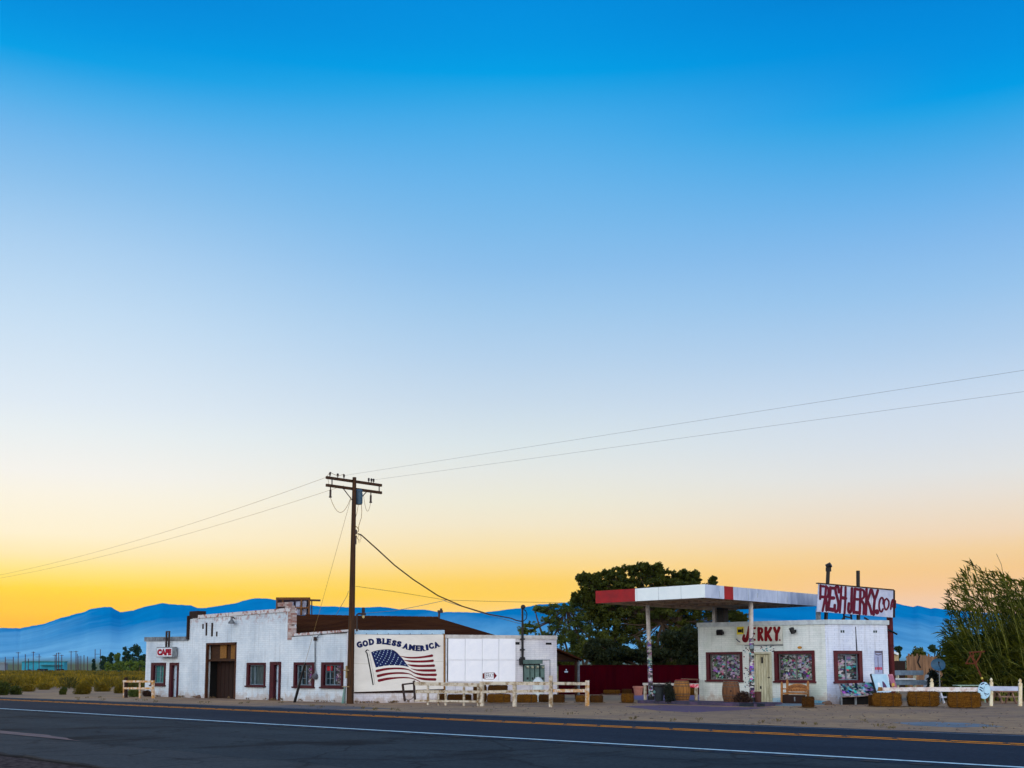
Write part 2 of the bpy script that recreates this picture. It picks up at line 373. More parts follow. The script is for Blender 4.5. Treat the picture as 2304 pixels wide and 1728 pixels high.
def asphalt(name, c1, c2, crack=True, blotch=1.):
    t = Nt(name); fine = t.noise(9, 6, .8); sp_ = t.noise(34, 3, .7)
    c = t.mix(t.rng(t.noise(.35, 6, .6, (.35, 1.2, 1)), .35, .68), c1, c2)
    c = t.mix(t.rng(fine, .38, .7, 0, .8), c, tuple(x*.4 for x in c1[:3])+(1,))
    c = t.mix(t.rng(sp_, .62, .74, 0, .5), c, C(84, 82, 84))
    if crack:
        v = t.n('ShaderNodeTexVoronoi', feature='DISTANCE_TO_EDGE'); v.inputs['Scale'].default_value = .33
        mp = t.n('ShaderNodeVectorMath', operation='ADD'); t.l(t.tc.outputs['Object'], mp.inputs[0])
        nz = t.n('ShaderNodeTexNoise'); nz.inputs['Scale'].default_value = .9; nz.inputs['Detail'].default_value = 5; t.l(t.tc.outputs['Object'], nz.inputs[0])
        t.l(nz.outputs['Color'], mp.inputs[1]); t.l(mp.outputs[0], v.inputs['Vector'])
        c = t.mix(t.rng(v.outputs['Distance'], .0, .022, .45, 0), c, C(12, 14, 18))
        c = t.mix(t.rng(t.noise(.4, 5, .62, (1, .7, 1)), .52, .68, 0, .75*blotch), c, C(16, 20, 28))
    m_ = t.fin(c, 1., .03); t.bump(fine, .4, .01); return m_
M_ROAD = asphalt('road_asphalt', C(36, 47, 61), C(47, 58, 72), crack=False)
M_SHO = asphalt('shoulder_asphalt', C(46, 56, 64), C(62, 72, 78))
M_APR = asphalt('old_asphalt', C(58, 66, 72), C(74, 78, 82))
def edge_sheet(f0, f1, z, step=1.2, x0=-110, x1=14):
    """sheet between two ragged lines y=f0(x), y=f1(x)"""
    mb = MB(); xs = [-900, -400, -200]+[x0+i*step for i in range(int((x1-x0)/step)+1)]+[60, 200, 900]
    v = []
    for x in xs: v += [(x, f0(x), z), (x, f1(x), z)]
    mb.add(v, [(2*i, 2*i+2, 2*i+3, 2*i+1) for i in range(len(xs)-1)]); return mb
def rag(x, a, s, k=0): return a*(noise.noise(Vector((x*s, k, 0)))+.5*noise.noise(Vector((x*s*3.1, k, 5))))
FAR = lambda x: 29.1+max(-60, min(0, x+12))*.028          # far edge line, narrowing to the left
struct('road', edge_sheet(lambda x: 19.0, lambda x: FAR(x)+.55+rag(x, .25, .5, 3), .008), M_ROAD)
struct('road_shoulder', edge_sheet(lambda x: 11.9+rag(x, .35, .3, 1), lambda x: 19.05, .004), M_SHO)
struct('asphalt_apron', edge_sheet(lambda x: 9.0+rag(x, .35, .25, 9)+max(0, -x-20)*.03, lambda x: 12.4+rag(x, .2, .4, 2), .002), M_APR)
struct('gravel_verge', edge_sheet(lambda x: 3., lambda x: 9.05+rag(x, .35, .25, 9)+max(0, -x-20)*.03, .0015), basic('dark_gravel', C(88, 76, 72), C(54, 46, 46), 7, detail=8, rough=1., spec=0., lo=.42, hi=.6))
# dark broken lip of the asphalt at the bottom left
mb = MB(); pts = []
for i in range(90):
    x = -40+i*.5; pts.append((x, 9.0+rag(x, .35, .25, 9)+max(0, -x-20)*.03-.05, .004))
mb.tube(pts, [.05+.035*noise.noise(Vector((i*.7, 0, 0))) for i in range(90)], 6)
struct('asphalt_edge', mb, basic('asphalt_lip', C(22, 20, 24), rough=.9))
# pinkish worn strip between the two asphalts, far left
mb = MB(); v = []
for i in range(24):
    x = -37+i*.5; q = min(1, i/3, (23-i)/6); v += [(x, 12.0-.0*q, .0125), (x, 12.0+.55*q+rag(x, .1, 1.2, 4), .0125)]
mb.add(v, [(2*i, 2*i+2, 2*i+3, 2*i+1) for i in range(23)])
struct('worn_strip', mb, basic('worn_strip', C(104, 76, 80), C(70, 58, 66), 2))
# markings
M_WL = basic('white_line', C(196, 224, 232), C(120, 148, 160), 5, lo=.5, hi=.8, bump=0, spec=.05); M_YL = basic('yellow_line', C(238, 140, 10), C(170, 100, 30), 4, lo=.45, hi=.8, bump=0, spec=.05)
def line(y0, y1, z=.012, x0=-600, x1=200, fn=None):
    mb = MB(); n = 100; v = []
    for i in range(n+1):
        x = x0+(x1-x0)*i/n; o = fn(x) if fn else 0; v += [(x, y0+o, z), (x, y1+o, z)]
    mb.add(v, [(2*i, 2*i+2, 2*i+3, 2*i+1) for i in range(n)]); return mb
struct('edge_line', line(19.62, 19.80), M_WL)
struct('far_edge_line', line(0, .12, fn=FAR), basic('faded_line', C(118, 128, 146), C(80, 90, 110), 3, lo=.4, hi=.7))
mb = line(25.38, 25.6); m2_ = line(25.86, 26.08); mb.add(m2_.v, m2_.f)
struct('centre_line', mb, M_YL)
mb = MB()                                            # rumble strips: slanting dark dashes
for i in range(130): x = -64+i*.9; mb.box((x, 19.15, .0135), (.35, .28, .003), .0)
struct('rumble_strip', mb, basic('rumble', C(24, 26, 34), rough=.95))
mb = MB()
for i in range(75): x = -70+i*1.3; mb.box((x, 25.73, .0155), (.1, .6, .003), .7)
struct('centre_rumble_strip', mb, basic('rumble2', C(46, 40, 44), rough=.95))
# patches on the forecourt
def patch(name, pts, mat, z, ja=.25, seed=1):
    g = [G(*p) for p in pts]; mb = MB(); o = []
    for i in range(len(g)):
        a, b = g[i], g[(i+1) % len(g)]
        for j in range(8):
            q = a.lerp(b, j/8); o.append((q.x+rag(q.x+q.y*1.7, ja, 1.3, seed), q.y+rag(q.y*1.3+q.x, ja, 1.1, seed+4), z))
    mb.add(o, [tuple(range(len(o)))]); return struct(name, mb, mat)
M_PUR = basic('purple_paint', C(80, 50, 92), C(96, 74, 84), 1.2, lo=.3, hi=.6); 
patch('painted_ground', [(1405, 1589), (1500, 1586.5), (1640, 1591), (1745, 1592), (1660, 1598), (1560, 1603), (1480, 1599)], M_PUR, .004)
patch('painted_yard', [(1392, 1563), (1440, 1562), (1575, 1563), (1575, 1577.5), (1440, 1577)], basic('pale_purple', C(112, 84, 126), C(118, 98, 108), 1.5), .005, .1)
patch('concrete_strip', [(2010, 1626), (2100, 1624.5), (2180, 1627), (2260, 1635), (2150, 1637), (2060, 1633)], basic('pale_concrete', C(104, 116, 128), C(90, 94, 98), 1.), .004, .12, 6)
patch('dark_patch', [(560, 1590), (660, 1586), (760, 1588), (900, 1595), (720, 1596)], basic('oily_dirt', C(74, 68, 72), C(94, 84, 80), 1.), .004, .3, 8)
patch('sand_patch', [(110, 1574.5), (200, 1571.5), (330, 1572.5), (420, 1576.5), (250, 1577.5)], basic('pale_sand', C(150, 118, 88), C(120, 98, 76), 2.), .005, .3, 9)

# ---------------------------------------------------------------- mountains and the rising flats
RIDGE = [(-900, 1452), (-500, 1438), (-200, 1424), (0, 1413), (42, 1414), (60, 1410), (95, 1404), (111, 1398), (127, 1392), (151, 1386), (163, 1382), (179, 1379), (199, 1370.5), (229, 1366), (245, 1366.4), (255, 1373),
 (266, 1378), (294, 1374), (318, 1366), (342, 1361), (362, 1357), (374, 1359.6), (398, 1361), (426, 1362.8), (438, 1368), (449, 1369), (469, 1366.7), (505, 1361), (527, 1357.5), (548, 1351), (568, 1346.6),
 (598, 1347), (618, 1351), (660, 1358), (703, 1363), (719, 1365), (749, 1365), (779, 1367), (819, 1367.4), (853, 1365.6), (875, 1368), (896, 1371.4), (930, 1372), (954, 1372), (988, 1378), (1010, 1377.5),
 (1050, 1378), (1083, 1379.5), (1099, 1377), (1119, 1375), (1139, 1372), (1171, 1368.8), (1195, 1364), (1209, 1360.8), (1248, 1358.8), (1268, 1356.5), (1330, 1352), (1420, 1349), (1520, 1353), (1640, 1348), (1760, 1352),
 (1880, 1346), (1960, 1352), (2021, 1357), (2037, 1362), (2059, 1366), (2071, 1363), (2100, 1370), (2107, 1368), (2128, 1371.6), (2200, 1378), (2304, 1384), (2500, 1398), (2900, 1420), (3400, 1440)]
def ridge(px):
    for (a, ya), (b, yb) in zip(RIDGE[:-1], RIDGE[1:]):
        if a <= px <= b: return ya+(yb-ya)*(px-a)/(b-a)+.9*noise.noise(Vector((px*.11, 1, 2)))+.5*noise.noise(Vector((px*.3, 4, 2)))
    return 1440
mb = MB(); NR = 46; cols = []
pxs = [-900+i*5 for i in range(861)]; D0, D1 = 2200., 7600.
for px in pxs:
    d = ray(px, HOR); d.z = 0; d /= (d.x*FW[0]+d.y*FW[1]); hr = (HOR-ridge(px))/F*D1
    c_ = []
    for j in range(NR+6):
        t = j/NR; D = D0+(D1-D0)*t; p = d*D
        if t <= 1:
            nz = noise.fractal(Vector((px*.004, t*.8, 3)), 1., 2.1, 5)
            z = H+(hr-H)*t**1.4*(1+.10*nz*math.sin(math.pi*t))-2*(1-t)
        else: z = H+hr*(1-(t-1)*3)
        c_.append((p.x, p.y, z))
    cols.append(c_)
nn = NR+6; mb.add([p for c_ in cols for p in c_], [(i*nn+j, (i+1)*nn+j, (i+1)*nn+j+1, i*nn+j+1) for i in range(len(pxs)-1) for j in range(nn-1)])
t = Nt('mountain_hazed_rock'); sx = t.n('ShaderNodeSeparateXYZ'); t.l(t.tc.outputs['Object'], sx.inputs[0])
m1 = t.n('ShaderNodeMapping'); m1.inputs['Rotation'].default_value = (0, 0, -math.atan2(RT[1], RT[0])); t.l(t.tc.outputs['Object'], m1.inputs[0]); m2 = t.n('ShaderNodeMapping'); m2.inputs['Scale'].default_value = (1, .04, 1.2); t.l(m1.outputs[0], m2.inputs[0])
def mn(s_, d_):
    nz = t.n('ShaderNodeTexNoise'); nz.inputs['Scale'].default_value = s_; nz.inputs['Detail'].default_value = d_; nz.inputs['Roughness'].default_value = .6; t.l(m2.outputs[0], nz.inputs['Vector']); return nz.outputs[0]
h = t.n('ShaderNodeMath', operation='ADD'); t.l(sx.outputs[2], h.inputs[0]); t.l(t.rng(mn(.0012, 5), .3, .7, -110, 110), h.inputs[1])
c = t.mix(t.rng(h.outputs[0], -10, 330), C(150, 208, 226), C(0, 134, 186)); c = t.mix(t.rng(mn(.004, 7), .42, .65, 0, .4), c, C(0, 108, 162))  # distance haze painted into the rock colour: blue tint, paler towards the foot
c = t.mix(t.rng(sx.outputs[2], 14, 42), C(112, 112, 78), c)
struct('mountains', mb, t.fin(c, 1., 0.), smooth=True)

# ================================================================ LEFT BUILDING
FA = Plane((-46.09, 35.4), 0.)
cw = FA.w(.06, 0); c2 = AT(1253, HOR, 61.5)
pw0 = AT(797, HOR, 56.6); pw1 = AT(1253, HOR, 61.3); WG = through(pw0, pw1)
M_BR = brickmat('painted_brick', C(217, 225, 231), C(208, 219, 227), C(176, 184, 194), C(216, 222, 228), peel=(4.0, 4.75), tint=(-6., 0., C(255, 240, 238)))
M_BR2 = brickmat('painted_block', C(226, 224, 226), C(216, 216, 222), C(184, 184, 192), C(224, 220, 228))
M_COP = basic('painted_coping', C(196, 194, 196), C(150, 104, 92), 3.5, lo=.5, hi=.56); M_GREY = basic('weathered_trim', C(132, 140, 146), C(86, 88, 92), 4)
M_MAR = basic('maroon_paint', C(70, 2, 20), C(50, 0, 14), 5, rough=.6); M_SASH = basic('sash_grey', C(120, 138, 150), C(84, 100, 112), 4); M_WHT = basic('white_paint', C(214, 220, 226), C(176, 184, 194), 4, rough=.6, lo=.45, hi=.75)
M_DARK = basic('dark_interior', C(14, 12, 12), bump=0); M_BRN = basic('brown_wood', C(68, 40, 18), C(42, 22, 10), 6, stretch=(1, 1, 8))
M_DKW = basic('dark_wood', C(46, 22, 12), C(26, 12, 6), 5, stretch=(6, 6, .6)); M_OLDW = basic('gold_wood', C(150, 104, 44), C(96, 62, 28), 6, stretch=(1, 1, 6))
M_IRON = basic('dark_iron', C(38, 32, 34), C(64, 44, 36), 8, rough=.6); M_BLK = basic('black_metal', C(20, 18, 22), rough=.5)
M_GLASS = basic('teal_glass', C(26, 54, 62), C(14, 30, 40), 1.5, rough=.12, spec=.6, bump=0); M_CURT = basic('grey_curtain', C(74, 92, 96), C(30, 44, 48), 5, stretch=(4, 4, .2), lo=.42, hi=.58, rough=.5)
B1 = thing('brick_cafe', 'long white brick cafe building with a stepped parapet and maroon framed windows', 'building', FA.p+Vector((-10, 0, 0)), 0.)
WALLOFF = B1
holes = {'w1': (341, 1491, 373, 1543), 'd1': (382, 1491, 402, 1567), 'garage': (463, 1446, 531, 1574), 'w2': (556, 1491, 598, 1545), 'd2': (608, 1489, 632, 1577), 'w3': (662, 1490, 708, 1547), 'w4': (724, 1490, 773, 1548)}
def inset(r_, k): return (r_[0]+k, r_[1]+k, r_[2]-k, r_[3]-k)
H_ = []
for k_, r_ in holes.items():
    q = rloc(FA, inset(r_, 3) if k_ != 'garage' else r_)
    if k_[0] in 'dg': q[1] = -.02
    H_.append(q)
aL = FA.lc(327.5, 1500)[0]; aR = FA.lc(796, 1500)[0]
def seg(x0, x1, ya, yb): return [FA.lc(x0, ya), FA.lc(x1, yb)]
mb = MB(); s1 = FA.lc(425, 1400)[0]; s2 = FA.lc(656, 1400)[0]
wallholes(mb, FA, aL, s1, -.15, seg(328, 425, 1443, 1441), [h for h in H_ if h[2] < s1], .28)
wallholes(mb, FA, s1, s2, -.15, [(s1, FA.lc(440, 1392)[1]), (s2, FA.lc(652, 1375)[1])], [h for h in H_ if s1 < h[0] and h[2] < s2], .28)
wallholes(mb, FA, s2, aR, -.15, [(s2, FA.lc(660, 1433)[1]), (aR, FA.lc(795, 1423)[1])], [h for h in H_ if h[0] > s2], .28)
for a, z in ((aL, 3.4), (s1, 4.55)):   # end walls
    mb.quad(FA.w(a, -.15), FA.w(a, z), FA.w(a, z, -9), FA.w(a, -.15, -9))
mb.quad(FA.w(s2, 3.3), FA.w(s2, 4.7), FA.w(s2, 4.7, -.3), FA.w(s2, 3.3, -.3))
mb.quad(FA.w(aR, -.15), FA.w(aR, 3.3), FA.w(aR, 3.3, -6), FA.w(aR, -.15, -6))
mb.quad(FA.w(aL, -.15, -9), FA.w(s2, -.15, -9), FA.w(s2, 3.4, -9), FA.w(aL, 3.4, -9))
part('wall', mb, M_BR, B1)
mb = MB()
mb.prism([FA.w(aL+.1, 3.2, -.25), FA.w(s1, 3.2, -.25), FA.w(s1, 3.2, -9), FA.w(aL+.1, 3.2, -9)], (0, 0, .1))
mb.prism([FA.w(s1+.05, 4.2, -.05), FA.w(s2-.6, 4.2, -.05), FA.w(s2-6.5, 4.2, -5), FA.w(s1+.05, 4.2, -5)], (0, 0, .1))
part('roof_deck', mb, M_GREY, B1)
def copebar(pl, p, q, h_, out, back, off=0.):
    """bar along the wall top from pixel p to pixel q (px of its lower edge)"""
    mb_ = MB(); a, b = pl.lc(*p), pl.lc(*q)
    c8 = [pl.w(a[0], a[1], out), pl.w(b[0], b[1], out), pl.w(b[0], b[1]+h_, out), pl.w(a[0], a[1]+h_, out)]
    mb_.prism(c8, -pl.n*(out+back)); return mb_
mb = copebar(FA, (326, 1443), (424, 1442), .26, .05, .3); part('coping', mb, M_GREY, B1)
mb = copebar(FA, (436, 1392.5), (655, 1376), .2, .06, .35); part('coping', mb, M_COP, B1, 'peeling white coping of the tall middle section')
mb = MB(); mb.box(FA.w(FA.lc(438, 1380)[0], 4.85, -.2), (.95, .55, .42)); mb.box(FA.w(FA.lc(427, 1380)[0], 4.1, .0), (.12, .3, 1.4)); part('parapet_end', mb, M_DKW, B1)
mb = MB(); a = FA.lc(651, 1370)[0]; rg = random.Random(3)
for i, (dx, z0, z1) in enumerate(((0, 3.2, 5.0), (-.25, 4.75, 5.2), (.15, 3.4, 3.9), (-.7, 4.98, 5.2), (.2, 4.0, 4.6))):
    mb.box(FA.w(a+.1+dx, (z0+z1)/2, -.07+.013*i), (.36+.05*i if i < 3 else (.8 if i == 3 else .44), .2, z1-z0))
part('brick_pier', mb, brickmat('peeling_brick', C(196, 186, 182), C(146, 96, 84), C(120, 110, 108), C(220, 210, 205), .3, .1), B1)
mb = copebar(FA, (657, 1431.5), (796, 1421.5), .13, .05, .3); part('coping', mb, M_COP, B1, 'low coping right of the brick pier')
def window(par, pl, outer, inner, mull=(), bars=(), pane=None, curtain=None, frame=None, sill=True, depth=.14, label=None, sash=None):
    o, q = rloc(pl, outer), rloc(pl, inner); mb = MB()
    for r_ in ((o[0], o[1], q[0], o[3]), (q[2], o[1], o[2], o[3]), (q[0], o[1], q[2], q[1]), (q[0], q[3], q[2], o[3])):
        mb.prism([pl.w(r_[0], r_[1], -.06), pl.w(r_[2], r_[1], -.06), pl.w(r_[2], r_[3], -.06), pl.w(r_[0], r_[3], -.06)], pl.n*.12)
    if sill: mb.prism([pl.w(o[0]-.05, o[1]-.03, -.04), pl.w(o[2]+.05, o[1]-.03, -.04), pl.w(o[2]+.05, o[1]+.05, -.04), pl.w(o[0]-.05, o[1]+.05, -.04)], pl.n*.17)
    fr = part('window', mb, frame or M_MAR, par, label)
    mb = MB(); e = .045
    for r_ in ((q[0], q[1], q[0]+e, q[3]), (q[2]-e, q[1], q[2], q[3]), (q[0]+e, q[1], q[2]-e, q[1]+e), (q[0]+e, q[3]-e, q[2]-e, q[3])):
        mb.prism([pl.w(r_[0], r_[1], -depth), pl.w(r_[2], r_[1], -depth), pl.w(r_[2], r_[3], -depth), pl.w(r_[0], r_[3], -depth)], pl.n*.05)
    for x in mull: a = q[0]+(q[2]-q[0])*x; mb.prism([pl.w(a-e*.6, q[1]+e, -depth-.002), pl.w(a+e*.6, q[1]+e, -depth-.002), pl.w(a+e*.6, q[3]-e, -depth-.002), pl.w(a-e*.6, q[3]-e, -depth-.002)], pl.n*.05)
    for (x0, x1, y) in bars:
        z = q[1]+(q[3]-q[1])*y; a0 = q[0]+(q[2]-q[0])*x0; a1 = q[0]+(q[2]-q[0])*x1
        mb.prism([pl.w(a0, z-.009, -depth-.004), pl.w(a1, z-.009, -depth-.004), pl.w(a1, z+.009, -depth-.004), pl.w(a0, z+.009, -depth-.004)], pl.n*.045)
    part('sash', mb, sash or M_SASH, fr)
    mb = MB(); mb.prism([pl.w(q[0], q[1], -depth-.03), pl.w(q[2], q[1], -depth-.03), pl.w(q[2], q[3], -depth-.03), pl.w(q[0], q[3], -depth-.03)], pl.n*.012)
    part('pane', mb, pane or M_GLASS, fr); return fr, q
g6 = ((0, 1, .33), (0, 1, .66))
M_GREEN = basic('green_curtain', C(70, 140, 132), C(36, 92, 96), 2.5, rough=.3, stretch=(3, 3, .4))
window(B1, FA, holes['w1'], (347, 1497, 370, 1537), (.5,), g6, M_GREEN, label='window with pale green glazing beside the narrow cafe door')
window(B1, FA, holes['w2'], (561, 1496, 595, 1541), (.28,), (), M_CURT, label='window with grey curtains right of the brown doorway')
M_ST1 = stickers('window_stickers', C(34, 42, 48), .38, 9, .45)
def halfpanes(fr, q, pl, a, b, mat, nm):
    mb = MB(); x0 = q[0]+(q[2]-q[0])*a; x1 = q[0]+(q[2]-q[0])*b
    mb.prism([pl.w(x0, q[1]+.05, -.158), pl.w(x1, q[1]+.05, -.158), pl.w(x1, q[3]-.05, -.158), pl.w(x0, q[3]-.05, -.158)], pl.n*.006); part(nm, mb, mat, fr)
g3 = ((0, .5, .33), (0, .5, .66))
fr, q = window(B1, FA, holes['w3'], (667, 1496, 703, 1542), (.53, .25), g3, label='window half full of stickers behind the slanting guy wire'); halfpanes(fr, q, FA, .56, .96, M_ST1, 'stickers')
fr, q = window(B1, FA, holes['w4'], (730, 1496, 769, 1542), (.5, .25), g3, label='window with a small red notice next to the wooden pole'); halfpanes(fr, q, FA, .53, .96, M_ST1, 'stickers')
mb = MB(); rect(mb, FA, (733, 1498, 748, 1509), .01, -.13); part('notice', mb, basic('red_notice', C(196, 36, 48)), fr)
def door(par, pl, outer, inner, leaf, label, tr=None, knob=True):
    o, q = rloc(pl, outer), rloc(pl, inner); o[1] = q[1] = .0; mb = MB()
    for r_ in ((o[0], 0, q[0], o[3]), (q[2], 0, o[2], o[3]), (q[0], q[3], q[2], o[3])):
        mb.prism([pl.w(r_[0], r_[1], -.1), pl.w(r_[2], r_[1], -.1), pl.w(r_[2], r_[3], -.1), pl.w(r_[0], r_[3], -.1)], pl.n*.16)
    fr = part('door_frame', mb, M_MAR, par, label)
    mb = MB(); mb.prism([pl.w(q[0], .03, -.2), pl.w(q[2], .03, -.2), pl.w(q[2], q[3], -.2), pl.w(q[0], q[3], -.2)], pl.n*.06)
    w_ = q[2]-q[0]
    for z0, z1 in ((.25, .95), (1.1, 1.85)):
        mb.prism([pl.w(q[0]+.15*w_, z0, -.14), pl.w(q[2]-.15*w_, z0, -.14), pl.w(q[2]-.15*w_, min(z1, q[3]-.08), -.14), pl.w(q[0]+.15*w_, min(z1, q[3]-.08), -.14)], pl.n*.012)
    part('door', mb, leaf, fr)
    if knob: mb = MB(); mb.lathe(pl.w(q[0]+.12*w_+.03, 1.0, -.08), [(.0, 0), (.035, .01), (.035, .05), (0, .06)], 8); part('knob', mb, M_IRON, fr)
    return fr
M_DOOR = basic('pale_door', C(190, 206, 220), C(150, 170, 190), 3, rough=.5)
door(B1, FA, holes['d1'], (387, 1497, 399, 1567), M_DOOR, 'narrow maroon door frame with a white door under the cafe sign')
door(B1, FA, (608, 1489, 632, 1577), (617, 1496, 628, 1577), M_DOOR, 'maroon framed white door between two windows')
q = rloc(FA, holes['garage']); q[1] = 0
mb = MB()
for r_ in ((q[0], 0, q[0]+.1, q[3]), (q[2]-.1, 0, q[2], q[3]), (q[0], q[3]-.12, q[2], q[3])):
    mb.prism([FA.w(r_[0], r_[1], -.12), FA.w(r_[2], r_[1], -.12), FA.w(r_[2], r_[3], -.12), FA.w(r_[0], r_[3], -.12)], FA.n*.16)
gfr = part('doorway', mb, basic('umber_frame', C(84, 48, 22), C(52, 22, 18), 3), B1, 'tall wooden doorway with boarded top')
zh = FA.lc(497, 1486)[1]; mb = MB()
mb.prism([FA.w(q[0], zh-.04, -.3), FA.w(q[2], zh-.04, -.3), FA.w(q[2], zh+.08, -.3), FA.w(q[0], zh+.08, -.3)], FA.n*.2)
for i in range(7):
    z = zh+.08+i*(q[3]-zh-.08)/7; mb.box(FA.w((q[0]+q[2])/2, z+.08, -.27-.004*(i % 2)), (q[2]-q[0]-.2, .03, .15))
part('boards', mb, M_BRN, gfr)
mb = MB(); mb.box(FA.w(FA.lc(496, 1465)[0], zh+.62, -.2), (.66, .03, 1.0)); mb.box(FA.w(FA.lc(521, 1465)[0], zh+.6, -.2), (.72, .03, 1.05))
for i in range(5): mb.box(FA.w(FA.lc(521, 1465)[0], zh+.2+i*.22, -.17), (.66, .02, .03))
part('shutter', mb, M_OLDW, gfr)
mb = MB(); mb.prism([FA.w(q[0]+.1, .02, -.75), FA.w(q[2]-.5, .02, -.75), FA.w(q[2]-.5, zh, -.75), FA.w(q[0]+.1, zh, -.75)], FA.n*.06)
for i in range(1, 6): mb.box(FA.w(q[0]+.1+i*.42, zh/2, -.68), (.03, .02, zh-.1))
part('sliding_door', mb, M_DKW, gfr)
mb = MB()
for a in (q[0]-.02, q[2]+.02): mb.quad(FA.w(a, 0, -.2), FA.w(a, q[3], -.2), FA.w(a, q[3], -2), FA.w(a, 0, -2))
mb.quad(FA.w(q[0], 0, -2), FA.w(q[2], 0, -2), FA.w(q[2], q[3], -2), FA.w(q[0], q[3], -2)); mb.quad(FA.w(q[0], zh+.1, -.5), FA.w(q[2], zh+.1, -.5), FA.w(q[2], zh+.1, -2), FA.w(q[0], zh+.1, -2))
part('passage', mb, M_DARK, gfr)
for r_ in ((455, 1404, 458, 1415), (462.5, 1401, 466, 1430), (475, 1401.5, 479, 1432), (486, 1421, 489, 1432)): mb = MB(); rect(mb, FA, r_, .012, .0); part('wall_slot', mb, M_DKW, B1)
# hip roof behind the parapets and over the wing
def brownroof():
    t = Nt('brown_shingle'); sx_ = t.n('ShaderNodeSeparateXYZ'); t.l(t.tc.outputs['Object'], sx_.inputs[0]); cb = t.n('ShaderNodeCombineXYZ'); t.l(sx_.outputs[0], cb.inputs[0])
    mu = t.n('ShaderNodeMath', operation='MULTIPLY'); t.l(sx_.outputs[2], mu.inputs[0]); mu.inputs[1].default_value = 3.; t.l(mu.outputs[0], cb.inputs[1])
    b = t.n('ShaderNodeTexBrick'); t.l(cb.outputs[0], b.inputs[0]); b.inputs['Color1'].default_value = C(60, 32, 20); b.inputs['Color2'].default_value = C(72, 40, 24); b.inputs['Mortar'].default_value = C(36, 20, 18)
    b.inputs['Scale'].default_value = 1; b.inputs['Brick Width'].default_value = .35; b.inputs['Row Height'].default_value = .2; b.inputs['Mortar Size'].default_value = .012
    return t.fin(t.mix(t.rng(t.noise(.9, 6, .7, (.5, .5, 3)), .4, .7, 0, .55), b.outputs[0], C(92, 56, 32)), 1., .0)
M_ROOF = brownroof()
E0 = FA.pt(662, 1430, -.3); E1 = WG.pt(800, 1421, -.3); E2 = WG.pt(1122, 1431, -.3)
def lift(px, py, D): return AT(px, py, D)
R0 = AT(640, 1383.5, 70.); R1 = AT(985, 1390, 66.); Rm = AT(800, 1387.5, 67.)
bk = Vector((FW[0], FW[1], 0))
def bkp(p, q_): return Vector((q_.x, q_.y, 0))+bk*9+Vector((0, 0, p.z-.1))
mb = MB(); mb.quad(E0, E1, Rm, R0); mb.quad(E1, E2, R1, Rm); B0, B2_, B1_ = bkp(E0, R0), E2+bk*19, bkp(E1, Rm)
mb.quad(E2, B2_, R1); mb.quad(R0, Rm, B1_, B0); mb.quad(Rm, R1, B2_, B1_); mb.quad(R0, B0, E0+bk*22)
part('hip_roof', mb, M_ROOF, B1)
mb = MB(); rdg = (R1-Rm).normalized(); nrg = 24
for i in range(nrg): mb.box(Rm.lerp(R1, (i+.5)/nrg)+Vector((0, 0, .01+.02*(i % 2))), (.32, .22, .07), math.atan2(rdg.y, rdg.x))
for i in range(16): mb.box(Rm.lerp(R0, (i+.5)/24)+Vector((0, 0, .01+.02*(i % 2))), (.4, .22, .07), math.atan2((R0-Rm).y, (R0-Rm).x))
part('ridge_tiles', mb, M_ROOF, B1)

# the wing: banner wall and panel wall
B2 = thing('block_wing', 'low white block wing behind the banner and the white panels', 'building', WG.w(5, 0), WG.ang)
aw0 = WG.lc(797, 1500)[0]; aw1 = WG.lc(1000, 1500)[0]; aw2 = WG.lc(1253, 1500)[0]
mb = MB(); wallholes(mb, WG, aw0-.4, aw1, -.15, [(aw0-.4, WG.lc(797, 1423)[1]), (aw1, WG.lc(1000, 1423)[1])], [], .2)
wallholes(mb, WG, aw1, aw2, -.15, [(aw1, WG.lc(1001, 1432)[1]), (aw2, WG.lc(1253, 1434)[1])], [], .2)
mb.quad(WG.w(aw2, -.15), WG.w(aw2, 3.3), WG.w(aw2, 3.3, -7), WG.w(aw2, -.15, -7)); mb.quad(WG.w(aw0, 0, -7), WG.w(aw2, 0, -7), WG.w(aw2, 3.3, -7), WG.w(aw0, 3.3, -7)); mb.quad(WG.w(aw1, 3.2, 0), WG.w(aw1, 3.6, 0), WG.w(aw1, 3.6, -3), WG.w(aw1, 3.2, -3))
part('wall', mb, M_BR2, B2)
mb = MB(); mb.prism([WG.w(aw1+5, 3.1, -.2), WG.w(aw2, 3.1, -.2), WG.w(aw2, 3.1, -7), WG.w(aw1+5, 3.1, -7)], (0, 0, .1)); part('roof_deck', mb, M_GREY, B2)
mb = MB(); slab(mb, WG, [(796, 1427), (1000, 1427), (1000, 1417.5), (796, 1418)], .1, -.04); part('fascia', mb, basic('pale_blue_metal', C(170, 200, 220), C(140, 176, 204), 1.5, rough=.5), B2)
mb = MB(); slab(mb, WG, [(1001, 1436), (1254, 1438), (1254, 1430), (1001, 1428)], .12, -.06); part('coping', mb, basic('cream_coping', C(206, 204, 200), C(176, 168, 164), 3), B2)
mb = MB(); slab(mb, WG, [(998.5, 1552), (1001.5, 1552), (1001.5, 1426), (998.5, 1426)], .1, .002); part('trim_post', mb, M_OLDW, B2)
mb = MB(); rect(mb, WG, (1003, 1437, 1006.5, 1575), .06, .002); part('trim_board', mb, M_WHT, B2)
mb = MB(); rect(mb, WG, (797, 1552, 999, 1559), .05, .002); part('batten', mb, M_DKW, B2)
for r_ in ((1159, 1444.5, 1169, 1450.5), (1228, 1446, 1241, 1450.5)):
    mb = MB(); rect(mb, WG, r_, .01, .0); part('vent', mb, M_DARK, B2)
